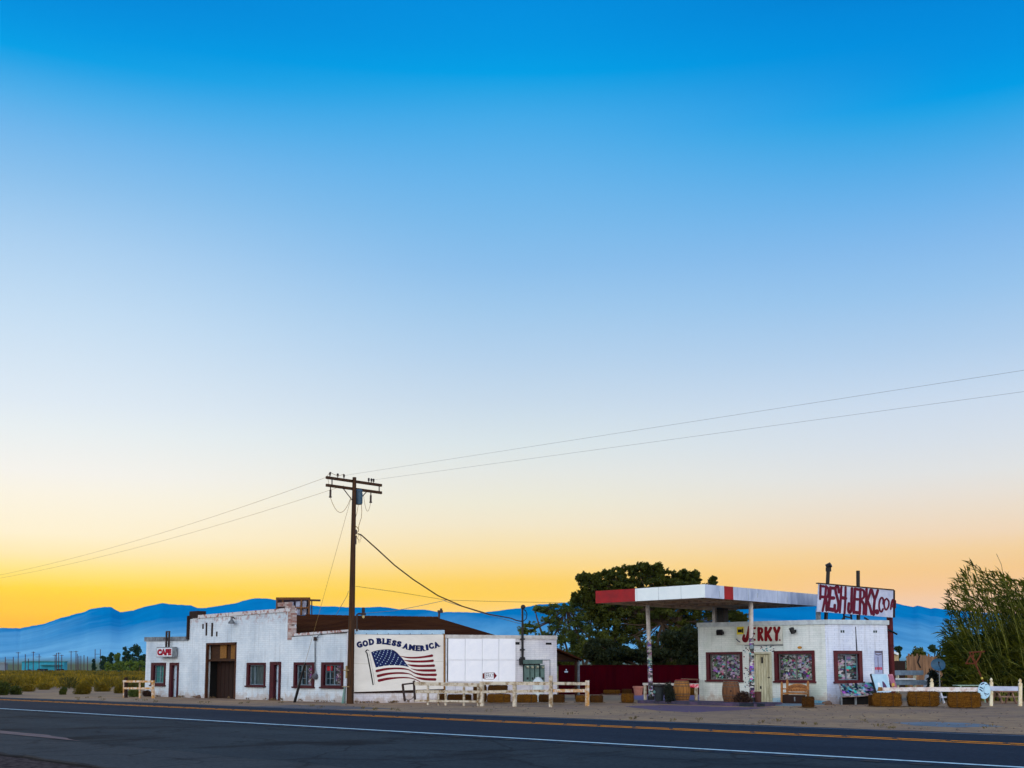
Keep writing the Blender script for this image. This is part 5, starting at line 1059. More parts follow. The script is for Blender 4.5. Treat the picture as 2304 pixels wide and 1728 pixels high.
FJL = [([(262, 575), (262, 700), (256, 880)], W), ([(270, 590), (340, 598)], 40), ([(262, 830), (335, 838)], 48),
 ([(388, 590), (370, 820), (312, 1150)], W), ([(388, 600), (440, 650), (436, 790), (380, 880)], W), ([(385, 880), (400, 1000), (400, 1140)], 44),
 ([(490, 620), (470, 860), (436, 1110)], 46), ([(490, 632), (570, 640)], 50), ([(475, 860), (560, 860)], 58), ([(440, 1110), (550, 1130)], 66),
 ([(680, 730), (668, 630), (640, 596), (606, 620), (608, 720), (650, 880), (672, 1000), (655, 1130), (610, 1170), (585, 1120), (585, 1020)], 44),
 ([(735, 612), (720, 900), (700, 1180)], W), ([(832, 620), (825, 900), (808, 1200)], W), ([(735, 850), (830, 868)], 56),
 ([(975, 640), (965, 900), (960, 1120), (925, 1190), (893, 1140), (903, 980)], 42),
 ([(1045, 650), (1030, 900), (1015, 1190)], 46), ([(1050, 655), (1120, 668)], 44), ([(1040, 885), (1110, 890)], 46), ([(1025, 1180), (1120, 1192)], 52),
 ([(1168, 660), (1160, 930), (1150, 1215)], 42), ([(1175, 665), (1240, 700), (1245, 830), (1180, 900)], W), ([(1185, 905), (1245, 1020), (1240, 1215)], 42),
 ([(1305, 660), (1300, 930), (1290, 1225)], 44), ([(1400, 675), (1370, 790), (1325, 920)], 42), ([(1325, 920), (1380, 1060), (1420, 1215)], 44),
 ([(1425, 680), (1455, 790), (1490, 890)], 42), ([(1560, 690), (1530, 790), (1490, 890)], 42), ([(1490, 880), (1475, 1050), (1465, 1235)], 44), ([(1538, 1160), (1543, 1185)], 70),
 ([(1682, 990), (1685, 900), (1655, 850), (1615, 890), (1590, 1000), (1600, 1120), (1640, 1175), (1678, 1110)], 30), ([(1760, 872), (1716, 920), (1705, 1020), (1730, 1115), (1765, 1115), (1805, 1040), (1808, 940), (1765, 875)], 28),
 ([(1852, 1110), (1870, 980), (1900, 895), (1915, 960), (1900, 1060)], 28), ([(1905, 1040), (1930, 940), (1955, 930), (1950, 1080)], 28)]
mb = MB()
for i, (p, w_) in enumerate(FJL): stroke(mb, FQ, p, w_*1.42, .0625, .003+.0008*(i % 8), len(p) > 2)
part('lettering', mb, basic('oxblood_paint', C(100, 4, 40), C(76, 2, 28), 3), FJ)
# poles of the sign
zroof = zc-.4
def pole_at(name, lab, px, yt, yb, w_, off, mat, extra=None, tilt=0.):
    mb = MB(); a = SG.pt(px+tilt*1.3, yt, off); b = SG.pt(px, yb, off); b = Vector((b.x, b.y, zroof)) if yb < 1420 else Vector((b.x, b.y, 0)); t_ = thing(name, lab, 'post', b, SG.ang)
    mb.beam(b, a, w_, w_, (SG.d.x, SG.d.y, 0)); part('shaft', mb, mat, t_)
    if extra: extra(t_, a)
    return t_
def cap_(t_, a): mb = MB(); mb.tube([a+Vector((-.1, 0, .02)), a+Vector((.12, .05, .12))], .13, 10); mb.box(a+Vector((0, 0, -.12)), (.2, .2, .2)); part('cap', mb, M_BLK, t_)
pole_at('sign_post', 'dark post with a round cap sticking up behind the left end of the rooftop sign', 1856, 1276, 1392, .13, -.12, M_BLK, cap_, 6)
pole_at('sign_post', 'plain dark square post behind the middle of the rooftop sign', 1930.5, 1284, 1395, .13, -.12, M_BLK)
pole_at('sign_post', 'short grey post below the left corner of the rooftop sign', 1841, 1372, 1392, .17, -.25, M_GREY)
q = SG.pt(2007, 1530, -.35); q.z = 0
mb = MB(); rp = thing('red_pole', 'thick dark red steel pole right of the store', 'pole', q); tp2 = Vector((q.x, q.y, SG.pt(2006, 1386, -.35).z)); mb.tube([q, tp2], .155, 14); part('shaft', mb, basic('oxide_steel', C(92, 24, 26), C(66, 14, 18), 3), rp, smooth=True)
mb = MB(); mb.tube([SG.pt(1996, 1415, -.2), SG.pt(2018, 1427, -.2)], .05, 6); part('stub_bar', mb, M_BLK, rp)
mb = MB(); q = SG.pt(1908, 1394, -.3)
LG = thing('roof_lattice', 'small black lattice bracket below the middle of the rooftop sign', 'bracket', q, SG.ang)
for a, b in (((1899.5, 1394), (1898.5, 1381)), ((1916, 1394), (1914.5, 1381)), ((1899, 1387), (1915, 1390)), ((1895, 1394), (1899, 1389)), ((1945, 1390), (1954, 1395))): mb.beam(SG.pt(*a, -.3), SG.pt(*b, -.3), .07, .07)
part('bars', mb, M_BLK, LG)
# ================================================================ FORECOURT THINGS
M_OAK = basic('oak_staves', C(164, 112, 52), C(104, 66, 30), 3, stretch=(6, 6, .5), bump=.3); M_OAKD = basic('dark_oak', C(120, 78, 46), C(70, 44, 30), 3, stretch=(6, 6, .5)); M_HOOP = basic('barrel_hoop', C(64, 52, 44), C(96, 70, 50), 5, rough=.5)
def barrel(x0, x1, yt, yb, label, mat, D=None, bung=False):
    xm = (x0+x1)/2; g = G(xm, yb) if D is None else AT(xm, HOR, D); 
    if D is not None: g.z = .14
    Dn = dof(g); r_ = (x1-x0)*Dn/F/2; h_ = AT(xm, yt, Dn).z-g.z; t_ = thing('barrel', label, 'barrel', g, .3, 'wooden barrels on the island')
    def rad(z): return r_*(.80+.20*(1-(2*z/h_-1)**2))
    mb = MB(); n = 26; zs = [h_*i/12 for i in range(13)]; b = len(mb.v)
    prof = [(rad(0)-.04, .03)]+[(rad(z), z) for z in zs]+[(rad(h_)-.03, h_), (rad(h_)-.035, h_-.04), (0, h_-.045)]
    mb.lathe(g, prof, 52)
    for i, v in enumerate(mb.v):
        j = i % 52
        if j % 2: d = Vector((v.x-g.x, v.y-g.y, 0)); mb.v[i] = v+d*.012
    part('staves', mb, mat, t_)
    for z in (.04, .16, .3, .7, .84, .95):
        mb = MB(); z0 = h_*z; mb.lathe(g, [(rad(z0)+.003, z0), (rad(z0)+.012, z0+.002), (rad(z0+.045)+.012, z0+.043), (rad(z0+.045)+.003, z0+.045)], 32); part('hoop', mb, M_HOOP, t_, smooth=True)
    if bung:
        d = -Vector((g.x, g.y, 0)).normalized(); mb = MB(); mb.lathe(g+d*(rad(h_/2)-.0)+Vector((0, 0, h_*.52)), [(0, 0), (.04, 0), (.04, .03), (0, .035)], 8, Vector((0, 0, 1)).rotation_difference(d).to_matrix()); part('bung', mb, M_BLK, t_)
    return t_, g, h_, r_
PD1 = dof(Vector((-36, 47.4, 0)))
barrel(1515, 1552, 1531, 1577, 'golden oak barrel with a red topped rim beside the dark bush', M_OAK, D=57.)
barrel(1624, 1663, 1532, 1580, 'darker barrel standing on end with a bung hole in front of the store window', M_OAKD, D=54.5, bung=True)
g = AT(1533, HOR, 57.); mb = MB(); mb.lathe((g.x, g.y, AT(1533, 1531, 57.).z+.003), [(0, 0), (.3, 0), (.3, .05), (0, .055)], 20); solo('tray', mb, M_RED, 'red and white round tray lying on the golden barrel', 'tray', (g.x, g.y, AT(1533, 1531, 57.).z))
# white table rail, pot, red rail, red-white cloth
def hs(mb, px, py, off, pl, w_, d_, h_): mb.box(pl.pt(px, py, off), (w_, d_, h_), pl.ang)
TP = through(AT(1446, HOR, 61.5), AT(1571, HOR, 59.5)); q = TP.pt(1500, 1565); q.z = 0; WT = thing('white_rail', 'low white painted rail running behind the sticker covered left post', 'rail', q, TP.ang)
mb = MB(); slab(mb, TP, [(1446, 1541.5), (1571, 1543), (1571, 1538), (1446, 1536.5)], .18, -.1); part('rail', mb, basic('cream_rail', C(206, 204, 196), C(170, 166, 158), 4), WT)
for x in (1451.5, 1566):
    mb = MB(); a = TP.pt(x, 1541, 0); b = Vector((a.x, a.y, 0)); mb.beam(b, a, .12, .12); part('post', mb, M_FW, WT)
g = G(1436, 1564.5); Dn = dof(g); k_ = Dn/F; mb = MB(); hh = AT(1436, 1544, Dn).z
mb.lathe(g, [(8.6*k_, 0), (10.6*k_, hh-.12), (12*k_, hh-.12), (12.2*k_, hh), (10.6*k_, hh), (9.8*k_, hh-.1), (0, hh-.1)], 22)
solo('plant_pot', mb, basic('terracotta_pink', C(196, 130, 110), C(176, 112, 94), 3), 'large pink terracotta pot near the red fence', 'pot', g, smooth=False)
RP2 = through(AT(1533, HOR, 62.5), AT(1590, HOR, 58.6)); q = RP2.pt(1560, 1530)
mb = MB(); slab(mb, RP2, [(1532, 1529.5), (1571, 1530.5), (1571, 1527.5), (1532, 1526)], .06); 
for x in (1535, 1568): a = RP2.pt(x, 1529, .03); mb.beam((a.x, a.y, 0), a, .05, .05)
solo('red_rail', mb, M_RFR, 'thin red horizontal rail meeting the left edge of the store', 'rail', q, RP2.ang)
mb = MB(); RP3 = through(AT(1551, HOR, 59.2), AT(1573, HOR, 59.2)); slab(mb, RP3, [(1551, 1546), (1572, 1547.5), (1572, 1540), (1551, 1539.5)], .02, .16); q = RP3.pt(1561, 1547, .17)
rt = solo('bunting_cloth', mb, basic('pink_red_cloth', C(206, 40, 70), C(236, 190, 200), 9, lo=.5, hi=.56), 'red and white patterned strip hung on the white rail by the store', 'cloth', q, RP3.ang)
# fire pit / bin with a bush
g = AT(1482, HOR, 56.); g.z = .14; Dn = 56.; k_ = Dn/F; hh = AT(1482, 1545, Dn).z-.14; BNn = thing('black_bin', 'squat black bin with a flat lid next to the dark bush', 'bin', g)
mb = MB(); mb.lathe(g, [(9*k_, 0), (11*k_, hh*.5), (12*k_, hh-.02), (0, hh)], 14); part('drum', mb, basic('bin_dark', C(42, 48, 52)), BNn)
mb = MB(); mb.lathe(g, [(0, hh), (13.5*k_, hh), (13.8*k_, hh+.05), (13*k_, hh+.12), (0, hh+.13)], 16); mb.tube([g+Vector((-.06, 0, hh+.12)), g+Vector((0, 0, hh+.2)), g+Vector((.06, 0, hh+.12))], .012, 5); part('lid', mb, M_BLK, BNn)
mb = MB(); mb.lathe(g+Vector((-.1, -.22, hh*.6)), [(0, -.08), (.07, -.03), (.08, .05), (0, .1)], 10); part('emblem', mb, basic('pale_teal', C(90, 130, 130)), BNn)
def leafmat(nm, c1, c2, sc_=1.2, tr=.35):
    t = Nt(nm); c = t.mix(t.rng(t.noise(sc_, 3, .6), .36, .64), c1, c2); c = t.mix(t.rng(t.noise(sc_*9, 2, .5), .4, .7, 0, .6), c, tuple(x*1.7 for x in c2[:3])+(1,))
    m_ = t.fin(c, .65, .2); tl = t.n('ShaderNodeBsdfTranslucent'); t.l(c, tl.inputs[0]); mx = t.n('ShaderNodeMixShader'); mx.inputs[0].default_value = tr
    t.l(t.b.outputs[0], mx.inputs[1]); t.l(tl.outputs[0], mx.inputs[2]); o = [n for n in t.t.nodes if n.type == 'OUTPUT_MATERIAL'][0]; t.l(mx.outputs[0], o.inputs[0]); return m_
M_L1 = leafmat('leaf_olive', C(84, 88, 24), C(46, 54, 16)); M_L2 = leafmat('leaf_dark', C(52, 58, 26), C(30, 38, 20)); M_LY = leafmat('leaf_yellow', C(132, 118, 40), C(88, 84, 34)); M_LB = leafmat('leaf_brown', C(88, 64, 46), C(54, 38, 34), 5); M_LR = leafmat('reed_green', C(108, 108, 18), C(34, 48, 10), 1.2, .5)
M_LD = leafmat('bush_dark', C(46, 52, 38), C(28, 32, 28), 5); M_SG = leafmat('sage', C(146, 118, 20), C(64, 62, 20), .09); M_BK = basic('bark', C(92, 74, 58), C(58, 46, 38), 8, stretch=(3, 3, 1)); M_LT = leafmat('leaf_teal', C(108, 118, 52), C(66, 82, 34), 1.)
def bush(x0, x1, yt, yb, label, mat, n=600, leaf=.09, D=None, seed=1, cat='bush', name='bush', dep=.8, asp=.45, clumps=9, z0=None, group=None):
    xm = (x0+x1)/2; g = G(xm, yb) if D is None else AT(xm, HOR, D); g.z = 0 if z0 is None else z0
    Dn = dof(g); w_ = (x1-x0)*Dn/F/2; h_ = AT(xm, yt, Dn).z-g.z; rg = random.Random(seed); mb = MB()
    for i in range(clumps):
        a = rg.uniform(0, 6.28); k_ = rg.uniform(0, .62); c_ = g+Vector((math.cos(a)*w_*k_, math.sin(a)*w_*dep*k_, h_*rg.uniform(.2, .7))); mb.leaves(c_, (w_*.62, w_*.62*dep, h_*.5), n*2//clumps, leaf, rg, asp, .1, .4)
    t_ = thing(name, label, cat, g, 0., group); part('foliage', mb, mat, t_)
    mb = MB()
    for i in range(5): a = i*1.3; mb.tube([g, g+Vector((math.cos(a)*w_*.4, math.sin(a)*w_*.4, h_*.6))], [.02, .008], 4)
    part('stems', mb, M_BK, t_); return t_
bush(1490, 1521, 1542, 1580, 'dark scruffy bush between the black bin and the golden barrel', M_LD, 1500, .11, D=55.5, seed=3, z0=.14)
bush(1646, 1692, 1559, 1588, 'brown dried bush at the foot of the right canopy post', M_LB, 1500, .1, D=53.2, seed=4, z0=.14)
g = AT(1704, HOR, 53.4); g.z = .1; mb = MB(); k_ = 53.4/F; hh = AT(1704, 1556, 53.4).z-.1; mb.lathe(g, [(6.5*k_, 0), (7.5*k_, hh), (6.6*k_, hh), (6*k_, hh*.85), (0, hh*.85)], 14); solo('brown_pot', mb, basic('pot_brown', C(84, 50, 42), C(60, 34, 30), 5), 'dark brown pot on the right end of the island', 'pot', g)
g = AT(1690, HOR, 51.8); g.z = 0; mb = MB(); mb.box(g+Vector((0, 0, .07)), (1.0, .5, .14), R(5)); solo('kerb_block', mb, basic('block_dark', C(30, 38, 50)), 'low dark block at the right tip of the island', 'block', g)

# carved bench
BD = dof(SF.pt(1790, 1500))-1.1; BP = through(AT(1757, HOR, BD+.5), AT(1823, HOR, BD-.3)); q = BP.pt(1790, 1580); q.z = .05
BE = thing('carved_bench', 'carved wooden bench with an arched back and dark skirt under the store window', 'bench', q, BP.ang); M_BW = basic('bench_wood', C(170, 116, 60), C(126, 80, 38), 6, rough=.5)
P_ = lambda x, y, o=0.: BP.pt(x, y, o)
mb = MB(); arc = [(1771, 1556)]+[(1771, 1545)]+[(1775+i*4.1, 1543-5.2*math.sin(math.pi*i/10)) for i in range(11)]+[(1819, 1545), (1819, 1556)]
mb.prism([P_(x, y, -.1) for x, y in arc], BP.n*.05); part('backrest', mb, M_BW, BE)
mb = MB()
for i in range(7): mb.lathe(P_(1777+i*6, 1546-2.2*math.sin(math.pi*i/6), -.05), [(0, 0), (.07, 0), (.055, .025), (0, .03)], 10, Matrix.Rotation(BP.ang, 3, 'Z') @ Matrix.Rotation(R(90), 3, 'X'))
for i in range(8): mb.lathe(P_(1775+i*5.8, 1552, -.05), [(0, 0), (.05, 0), (.03, .02), (0, .024)], 8, Matrix.Rotation(BP.ang, 3, 'Z') @ Matrix.Rotation(R(90), 3, 'X'))
part('carving', mb, basic('carving_dark', C(104, 64, 40), C(150, 100, 56), 9), BE)
for x, yt, o in ((1771.5, 1534, -.1), (1818, 1537, -.1), (1759, 1539, .25)):
    mb = MB(); a, b = P_(x, 1581, o), P_(x, yt, o); a.z = .05; mb.beam(a, b, .09, .09, (BP.d.x, BP.d.y, 0)); mb.lathe(b, [(.05, 0), (.06, .04), (.02, .1), (0, .12)], 8); part('post', mb, M_BW, BE)
mb = MB(); mb.beam(P_(1759, 1550, .25), P_(1771, 1550, -.08), .07, .06); mb.beam(P_(1818, 1553, -.08), P_(1812, 1556, .4), .07, .06); part('armrest', mb, M_BW, BE)
mb = MB(); mb.prism([P_(1760, 1562, .45), P_(1815, 1563, .45), P_(1819, 1561, -.08), P_(1772, 1560, -.08)], (0, 0, .06)); part('seat', mb, M_BW, BE)
mb = MB(); a, b = P_(1762, 1563, .42), P_(1812, 1564, .42); mb.prism([Vector((a.x, a.y, .05)), Vector((b.x, b.y, .05)), b, a], BP.n*.03); mb.prism([Vector((a.x, a.y, .05)), a, P_(1773, 1561, -.05), P_(1773, 1581, -.05)], BP.d*.03); part('skirt', mb, M_DKW, BE)
mb = MB(); x_ = P_(1788, 1573, .46); mb.box(x_, (.06, .02, .2), BP.ang); part('keyhole', mb, M_GREY, BE)

# sticker covered board on a low stand, propped boards
TB = through(AT(1886, HOR, cD-.9), AT(1972, HOR, cD-.2)); q = TB.pt(1930, 1583); q.z = 0; SBn = thing('sticker_board', 'leaning board plastered with stickers on a dark stand under the side window', 'board', q, TB.ang)
A_ = [TB.pt(1890, 1539, -.35), TB.pt(1964, 1535, -.35), TB.pt(1970, 1561, .2), TB.pt(1896, 1567, .2)]
mb = MB(); mb.prism(A_, (0, 0, -.05)); part('board', mb, stickers('board_stickers', C(90, 86, 94), .9, 4.5, .5), SBn)
mb = MB(); mb.tube([TB.pt(1889, 1539, -.33), TB.pt(1895, 1568, .22), TB.pt(1930, 1566.5, .24), TB.pt(1970, 1563, .22)], .04, 6); part('rim', mb, basic('rim_pale', C(150, 140, 140), C(90, 70, 70), 6), SBn)
for x, y0_ in ((1893, 1566), (1925, 1567), (1966, 1563)):
    a = TB.pt(x, y0_, .05); mb = MB(); mb.beam((a.x, a.y, 0), a, .07, .07); part('leg', mb, M_GREY, SBn)
mb = MB(); a, b = TB.pt(1889, 1569, -.2), TB.pt(1960, 1565, -.2); mb.prism([Vector((a.x, a.y, 0)), Vector((b.x, b.y, 0)), b, a], TB.n*.05); part('back_panel', mb, M_DARK, SBn)
q = TB.pt(1985, 1550, .2); q.z = 0; PB1 = thing('propped_board', 'pale blue white board leaning near the red pole with a dark rounded painted shape', 'board', q, TB.ang)
mb = MB(); c4 = [TB.pt(1972, 1557.5, .3), TB.pt(2004, 1557, .3), TB.pt(1993.5, 1517, -.1), TB.pt(1960, 1517, -.1)]; mb.prism(c4, TB.n*.05); part('board', mb, basic('pale_board', C(176, 204, 220), C(150, 186, 206), 2), PB1)
mb = MB(); mb.beam(TB.pt(1959.5, 1517, -.12), TB.pt(1971, 1558, .28), .07, .09); part('edge', mb, M_BLK, PB1)
def bil(u_, v_, o): return c4[3].lerp(c4[2], u_).lerp(c4[0].lerp(c4[1], u_), v_)+TB.n*o
mb = MB(); mb.quad(*[bil(.56+.24*x, .75-.36*y, .056) for x, y in ((-.3, -.05), (.9, -.05), (.85, .35), (.6, .7), (.25, 1.), (0, .95), (-.15, .5))]); part('painted_shape', mb, basic('maroon_shape', C(86, 52, 74), C(60, 60, 110), 5), PB1)
mb = MB(); mb.quad(*[bil(x, y, .0565) for x, y in ((.2, .92), (.36, .92), (.36, .5), (.28, .46), (.2, .5))]); part('white_shape', mb, M_WHT, PB1)
q = TB.pt(2010, 1550, .0); q.z = 0; PB2 = thing('propped_board', 'narrow colourful pink and yellow board leaning right of the pale board', 'board', q, TB.ang)
mb = MB(); mb.prism([TB.pt(2007, 1549, .1), TB.pt(2017, 1547, .1), TB.pt(2007.5, 1517, -.2), TB.pt(1997.5, 1517.5, -.2)], TB.n*.04); part('board', mb, basic('pink_board', C(196, 130, 140), C(150, 90, 110), 3, lo=.4, hi=.5), PB2)
mb = MB(); mb.prism([TB.pt(2007, 1545, .142), TB.pt(2013, 1544, .142), TB.pt(2012, 1536, .08), TB.pt(2006, 1538, .08)], TB.n*.004); part('painted_shape', mb, basic('yellow_shape', C(214, 168, 80)), PB2)

# long white rail in front and its posts
FR = through(AT(1973, HOR, 53.0), AT(2304, HOR, 52.4)); M_RW = basic('peeling_white_rail', C(214, 210, 210), C(176, 138, 122), 2.4, lo=.48, hi=.68)
def finial_post(par, px, yt, yb, pl, w_=.14, off=0.):
    a, b = pl.pt(px, yb, off), pl.pt(px, yt, off); a.z = 0; hh = b.z-.2; mb = MB(); mb.beam(a, Vector((b.x, b.y, hh)), w_, w_, (pl.d.x, pl.d.y, 0)); mb.lathe(Vector((b.x, b.y, hh)), [(w_*.6, 0), (w_*.62, .02), (w_*.3, .05), (w_*.5, .11), (w_*.42, .17), (0, .23)], 10)
    part('post', mb, basic('cream_post', C(222, 214, 186), C(196, 160, 104), 3, lo=.45, hi=.7), par)
q = FR.pt(2100, 1590); q.z = 0; WR = thing('long_white_rail', 'long weathered white rail with acorn topped posts running over the large hay bales', 'fence', q, FR.ang)
mb = MB(); slab(mb, FR, [(1973, 1555), (2226, 1556), (2226, 1546.5), (2096, 1546), (1978, 1547)], .07, .06); part('rail', mb, M_RW, WR)
mb = MB(); slab(mb, FR, [(2226.5, 1554), (2291, 1554.5), (2291, 1544.5), (2226.5, 1544)], .06, .06); part('rail', mb, basic('bluish_rail', C(186, 194, 214), C(160, 168, 192), 3), WR)
for px, yt, yb in ((2096, 1527, 1586), (2230, 1526, 1591), (2295, 1528, 1585)): finial_post(WR, px, yt, yb, FR, .14 if px != 2230 else .13)
mb = MB(); slab(mb, FR, [(1975, 1555), (1985, 1555), (1985, 1546), (1977, 1546)], .09, .14); part('end_block', mb, M_OLDW, WR)
# picnic table behind
PT = through(AT(2225, HOR, 56.5), AT(2304, HOR, 56.5))
def ptable(x0, x1, yt, ys, label, pl, D, mat, legs=True):
    q = pl.pt((x0+x1)/2, 1580); q.z = 0; t_ = thing('picnic_table', label, 'picnic table', q, pl.ang); a, b = pl.pt(x0, yt), pl.pt(x1, yt); wd = .7
    mb = MB(); mb.prism([a-pl.n*.35, b-pl.n*.35, b+pl.n*.35, a+pl.n*.35], (0, 0, .05)); part('table_top', mb, mat, t_)
    for s_ in (-1, 1):
        mb = MB(); c_, d_ = pl.pt(x0, ys), pl.pt(x1, ys); c_.z = d_.z = min(c_.z, .48); mb.prism([c_+pl.n*(s_*.7-.12), d_+pl.n*(s_*.7-.12), d_+pl.n*(s_*.7+.12), c_+pl.n*(s_*.7+.12)], (0, 0, .04)); part('bench', mb, mat, t_)
    for f in (.18, .82):
        p = a.lerp(b, f); 
        for s_ in (-1, 1):
            mb = MB(); mb.beam(Vector((p.x, p.y, 0))+pl.n*s_*.62, p+pl.n*s_*.15, .06, .1); part('leg', mb, mat, t_)
    return t_
M_TBL = basic('table_white', C(204, 208, 216), C(150, 156, 170), 3); M_TBG = basic('table_grey', C(126, 146, 164), C(96, 112, 130), 3)
ptable(2234, 2282, 1557, 1568, 'brown legged picnic table behind the bluish end of the long rail', PT, 56, basic('table_tan', C(150, 120, 100), C(110, 80, 66), 4))
ptable(2105, 2150, 1556, 1569, 'pale picnic table glimpsed between the hay bales', through(AT(2105, HOR, 57), AT(2160, HOR, 57)), 57, M_TBL)
mb = MB(); pp_ = through(AT(2150, HOR, 58), AT(2205, HOR, 58)); a, b = pp_.pt(2155, 1543.5), pp_.pt(2222, 1543.5); mb.prism([a, b, b-pp_.n*.7, a-pp_.n*.7], (0, 0, .05)); 
for f in (.1, .9):
    p = a.lerp(b, f); mb.beam((p.x, p.y, 0), p, .06, .06)
solo('flat_table', mb, basic('pale_green_table', C(150, 176, 156)), 'thin pale green table top behind the rail left of the round sign', 'table', Vector((a.x, a.y, 0)), pp_.ang)
# grey rails behind the red pole
GR_ = through(AT(2000, HOR, 60.5), AT(2095, HOR, 63)); q = GR_.pt(2045, 1570); q.z = 0; GF = thing('grey_rail_fence', 'pair of broad grey rails with a white post right of the red pole', 'fence', q, GR_.ang)
mb = MB(); slab(mb, GR_, [(1999, 1519), (2078, 1519), (2078, 1508.5), (1999, 1508)], .06); part('rail', mb, M_TBG, GF); mb = MB(); slab(mb, GR_, [(2014, 1541), (2092, 1541), (2080, 1530), (2014, 1530)], .08); part('rail', mb, M_TBG, GF)
mb = MB(); slab(mb, GR_, [(2015, 1529.5), (2060, 1529.5), (2060, 1526), (2015, 1526)], .08, .1); part('cross_board', mb, M_WHT, GF)
for x in (2058, 2019): mb = MB(); a, b = GR_.pt(x, 1575, -.06), GR_.pt(x, 1518, -.06); a.z = 0; mb.beam(a, b, .13, .11, (GR_.d.x, GR_.d.y, 0)); part('post', mb, basic('yellow_white', C(222, 214, 180)), GF)
# round sign (the drawn face is left out, only loose strokes remain)
RS_ = Plane(G(2214, 1590)[:2], FR.ang); q = FR.pt(2214, 1572, .2); RSN = thing('round_sign', 'round pale blue sign with dark brush strokes hung at the acorn post', 'sign', Vector((q.x, q.y, q.z)), FR.ang)
mb = MB(); pts = [FR.pt(2214+14.2*math.cos(a*math.pi/16)*(1.0 if a % 32 < 16 else .97), 1553.5+19*math.sin(a*math.pi/16), .15) for a in range(32)]; mb.prism(pts, FR.n*.04); part('disc', mb, basic('pale_blue_disc', C(160, 204, 228), C(186, 216, 232), 3), RSN)
FD_ = lambda x, y, o: FR.pt(x, y, o); mb = MB()
for i, (p, w_) in enumerate([([(2208, 1540), (2214, 1537)], 2.6), ([(2205, 1546), (2211, 1549)], 2.4), ([(2204.5, 1551), (2210, 1555)], 2.4), ([(2217, 1541), (2222, 1539), (2226, 1541)], 1.6), ([(2216, 1560), (2221, 1562), (2225, 1561)], 1.8), ([(2215, 1545), (2213.5, 1552), (2215, 1560), (2219, 1566)], .9)]): stroke(mb, FD_, p, w_, .191, .002+.0005*i)
part('strokes', mb, basic('stroke_blue', C(30, 50, 90)), RSN)
# rusty frame on a leaning pole, satellite dish
XD = 58.; P_ = lambda x, y: AT(x, y, XD); q = P_(2212, 1532); b_ = AT(2218, HOR, XD); b_.z = 0; RU = thing('rusty_frame', 'rusty orange open frame on a leaning pole in front of the reeds', 'sculpture', b_)
M_RUST = basic('rust', C(110, 52, 20), C(66, 32, 16), 8)
mb = MB(); mb.tube([b_, P_(2211, 1530), P_(2194, 1492)], [.03, .035, .05], 7); part('pole', mb, M_RUST, RU)
mb = MB()
for a, b in (((2180, 1468), (2216, 1466)), ((2182, 1469), (2193, 1492)), ((2207, 1468), (2205, 1476)), ((2205, 1476), (2195, 1493)), ((2172, 1493), (2198, 1493)), ((2174, 1492), (2184, 1474)), ((2184, 1474), (2196, 1490)), ((2190, 1468), (2189, 1486))): mb.tube([P_(*a), P_(*b)], .035, 5)
part('frame', mb, M_RUST, RU)
mb = MB(); mb.tube([P_(2210.3, 1528), P_(2208.4, 1523.5)], .05, 6); part('yellow_sleeve', mb, basic('sleeve_yellow', C(220, 200, 90)), RU)
XD = 59.5; b_ = AT(2113, HOR, XD); b_.z = 0; SD = thing('satellite_dish', 'blue grey satellite dish on a thin mast above the long rail', 'satellite dish', b_); ce = AT(2110.5, 1496, XD); k_ = XD/F; face = (Vector((-FW[0], -FW[1], 0))+Vector((RT[0], RT[1], 0))*-.25+Vector((0, 0, .3))).normalized(); Mx = Vector((0, 0, 1)).rotation_difference(face).to_matrix() @ Matrix.Rotation(.4, 3, 'Z') @ Matrix.Diagonal((1.08, .98, 1))
mb = MB(); mb.lathe(ce, [(0, -.1), (6*k_, -.075), (11*k_, -.03), (14.2*k_, .03), (14.4*k_, .045), (11*k_, -.01), (6*k_, -.05), (0, -.07)], 26, Mx); part('dish', mb, basic('dish_blue', C(50, 92, 120), C(40, 76, 100), 3, rough=.5), SD, smooth=True)
mb = MB(); mb.tube([b_, AT(2113, 1505, XD), ce-face*.1], .03, 7); part('mast', mb, M_GREY, SD); mb = MB(); mb.tube([AT(2119, 1508, XD), ce+face*.36+Vector((0, 0, -.1)), ce+face*.42], .015, 5); mb.box(ce+face*.42, (.06, .06, .09)); part('feed_arm', mb, M_BLK, SD)
# board fence and clutter behind
BF = through(AT(2030, HOR, 80), AT(2125, HOR, 82)); q = BF.pt(2080, 1556); q.z = 0; TFn = thing('board_fence', 'tall brown board fence with a crack behind the satellite dish', 'fence', q, BF.ang)
mb = MB(); rg = random.Random(8); a0 = BF.lc(2040, 1500)[0]; a1 = BF.lc(2121, 1500)[0]; n_ = 22
for i in range(n_):
    x0 = a0+(a1-a0)*i/n_; x1 = a0+(a1-a0)*(i+.96)/n_; zt = BF.lc(2080, 1474)[1]+rg.uniform(-.12, .1); mb.prism([BF.w(x0, 0), BF.w(x1, 0), BF.w(x1, zt), BF.w(x0, zt)], BF.n*(.03+.015*(i % 2)))
part('boards', mb, basic('tan_boards', C(146, 110, 80), C(104, 76, 56), 2, stretch=(3, 3, .4)), TFn)
mb = MB(); slab(mb, BF, [(2068, 1475), (2071, 1475), (2067, 1490), (2073, 1503), (2070, 1503), (2064, 1490)], .01, .06); part('crack', mb, M_DARK, TFn)
mb = MB(); sp2 = through(AT(1998, HOR, 78), AT(2040, HOR, 78)); q = sp2.pt(2020, 1550); q.z = 0; slab(mb, sp2, [(1999, 1551), (2037, 1551), (2037, 1487), (1999, 1487)], .06); solo('dark_boards', mb, M_DKW, 'dark board panel in shade between the red pole and the tan fence', 'fence', q, sp2.ang)
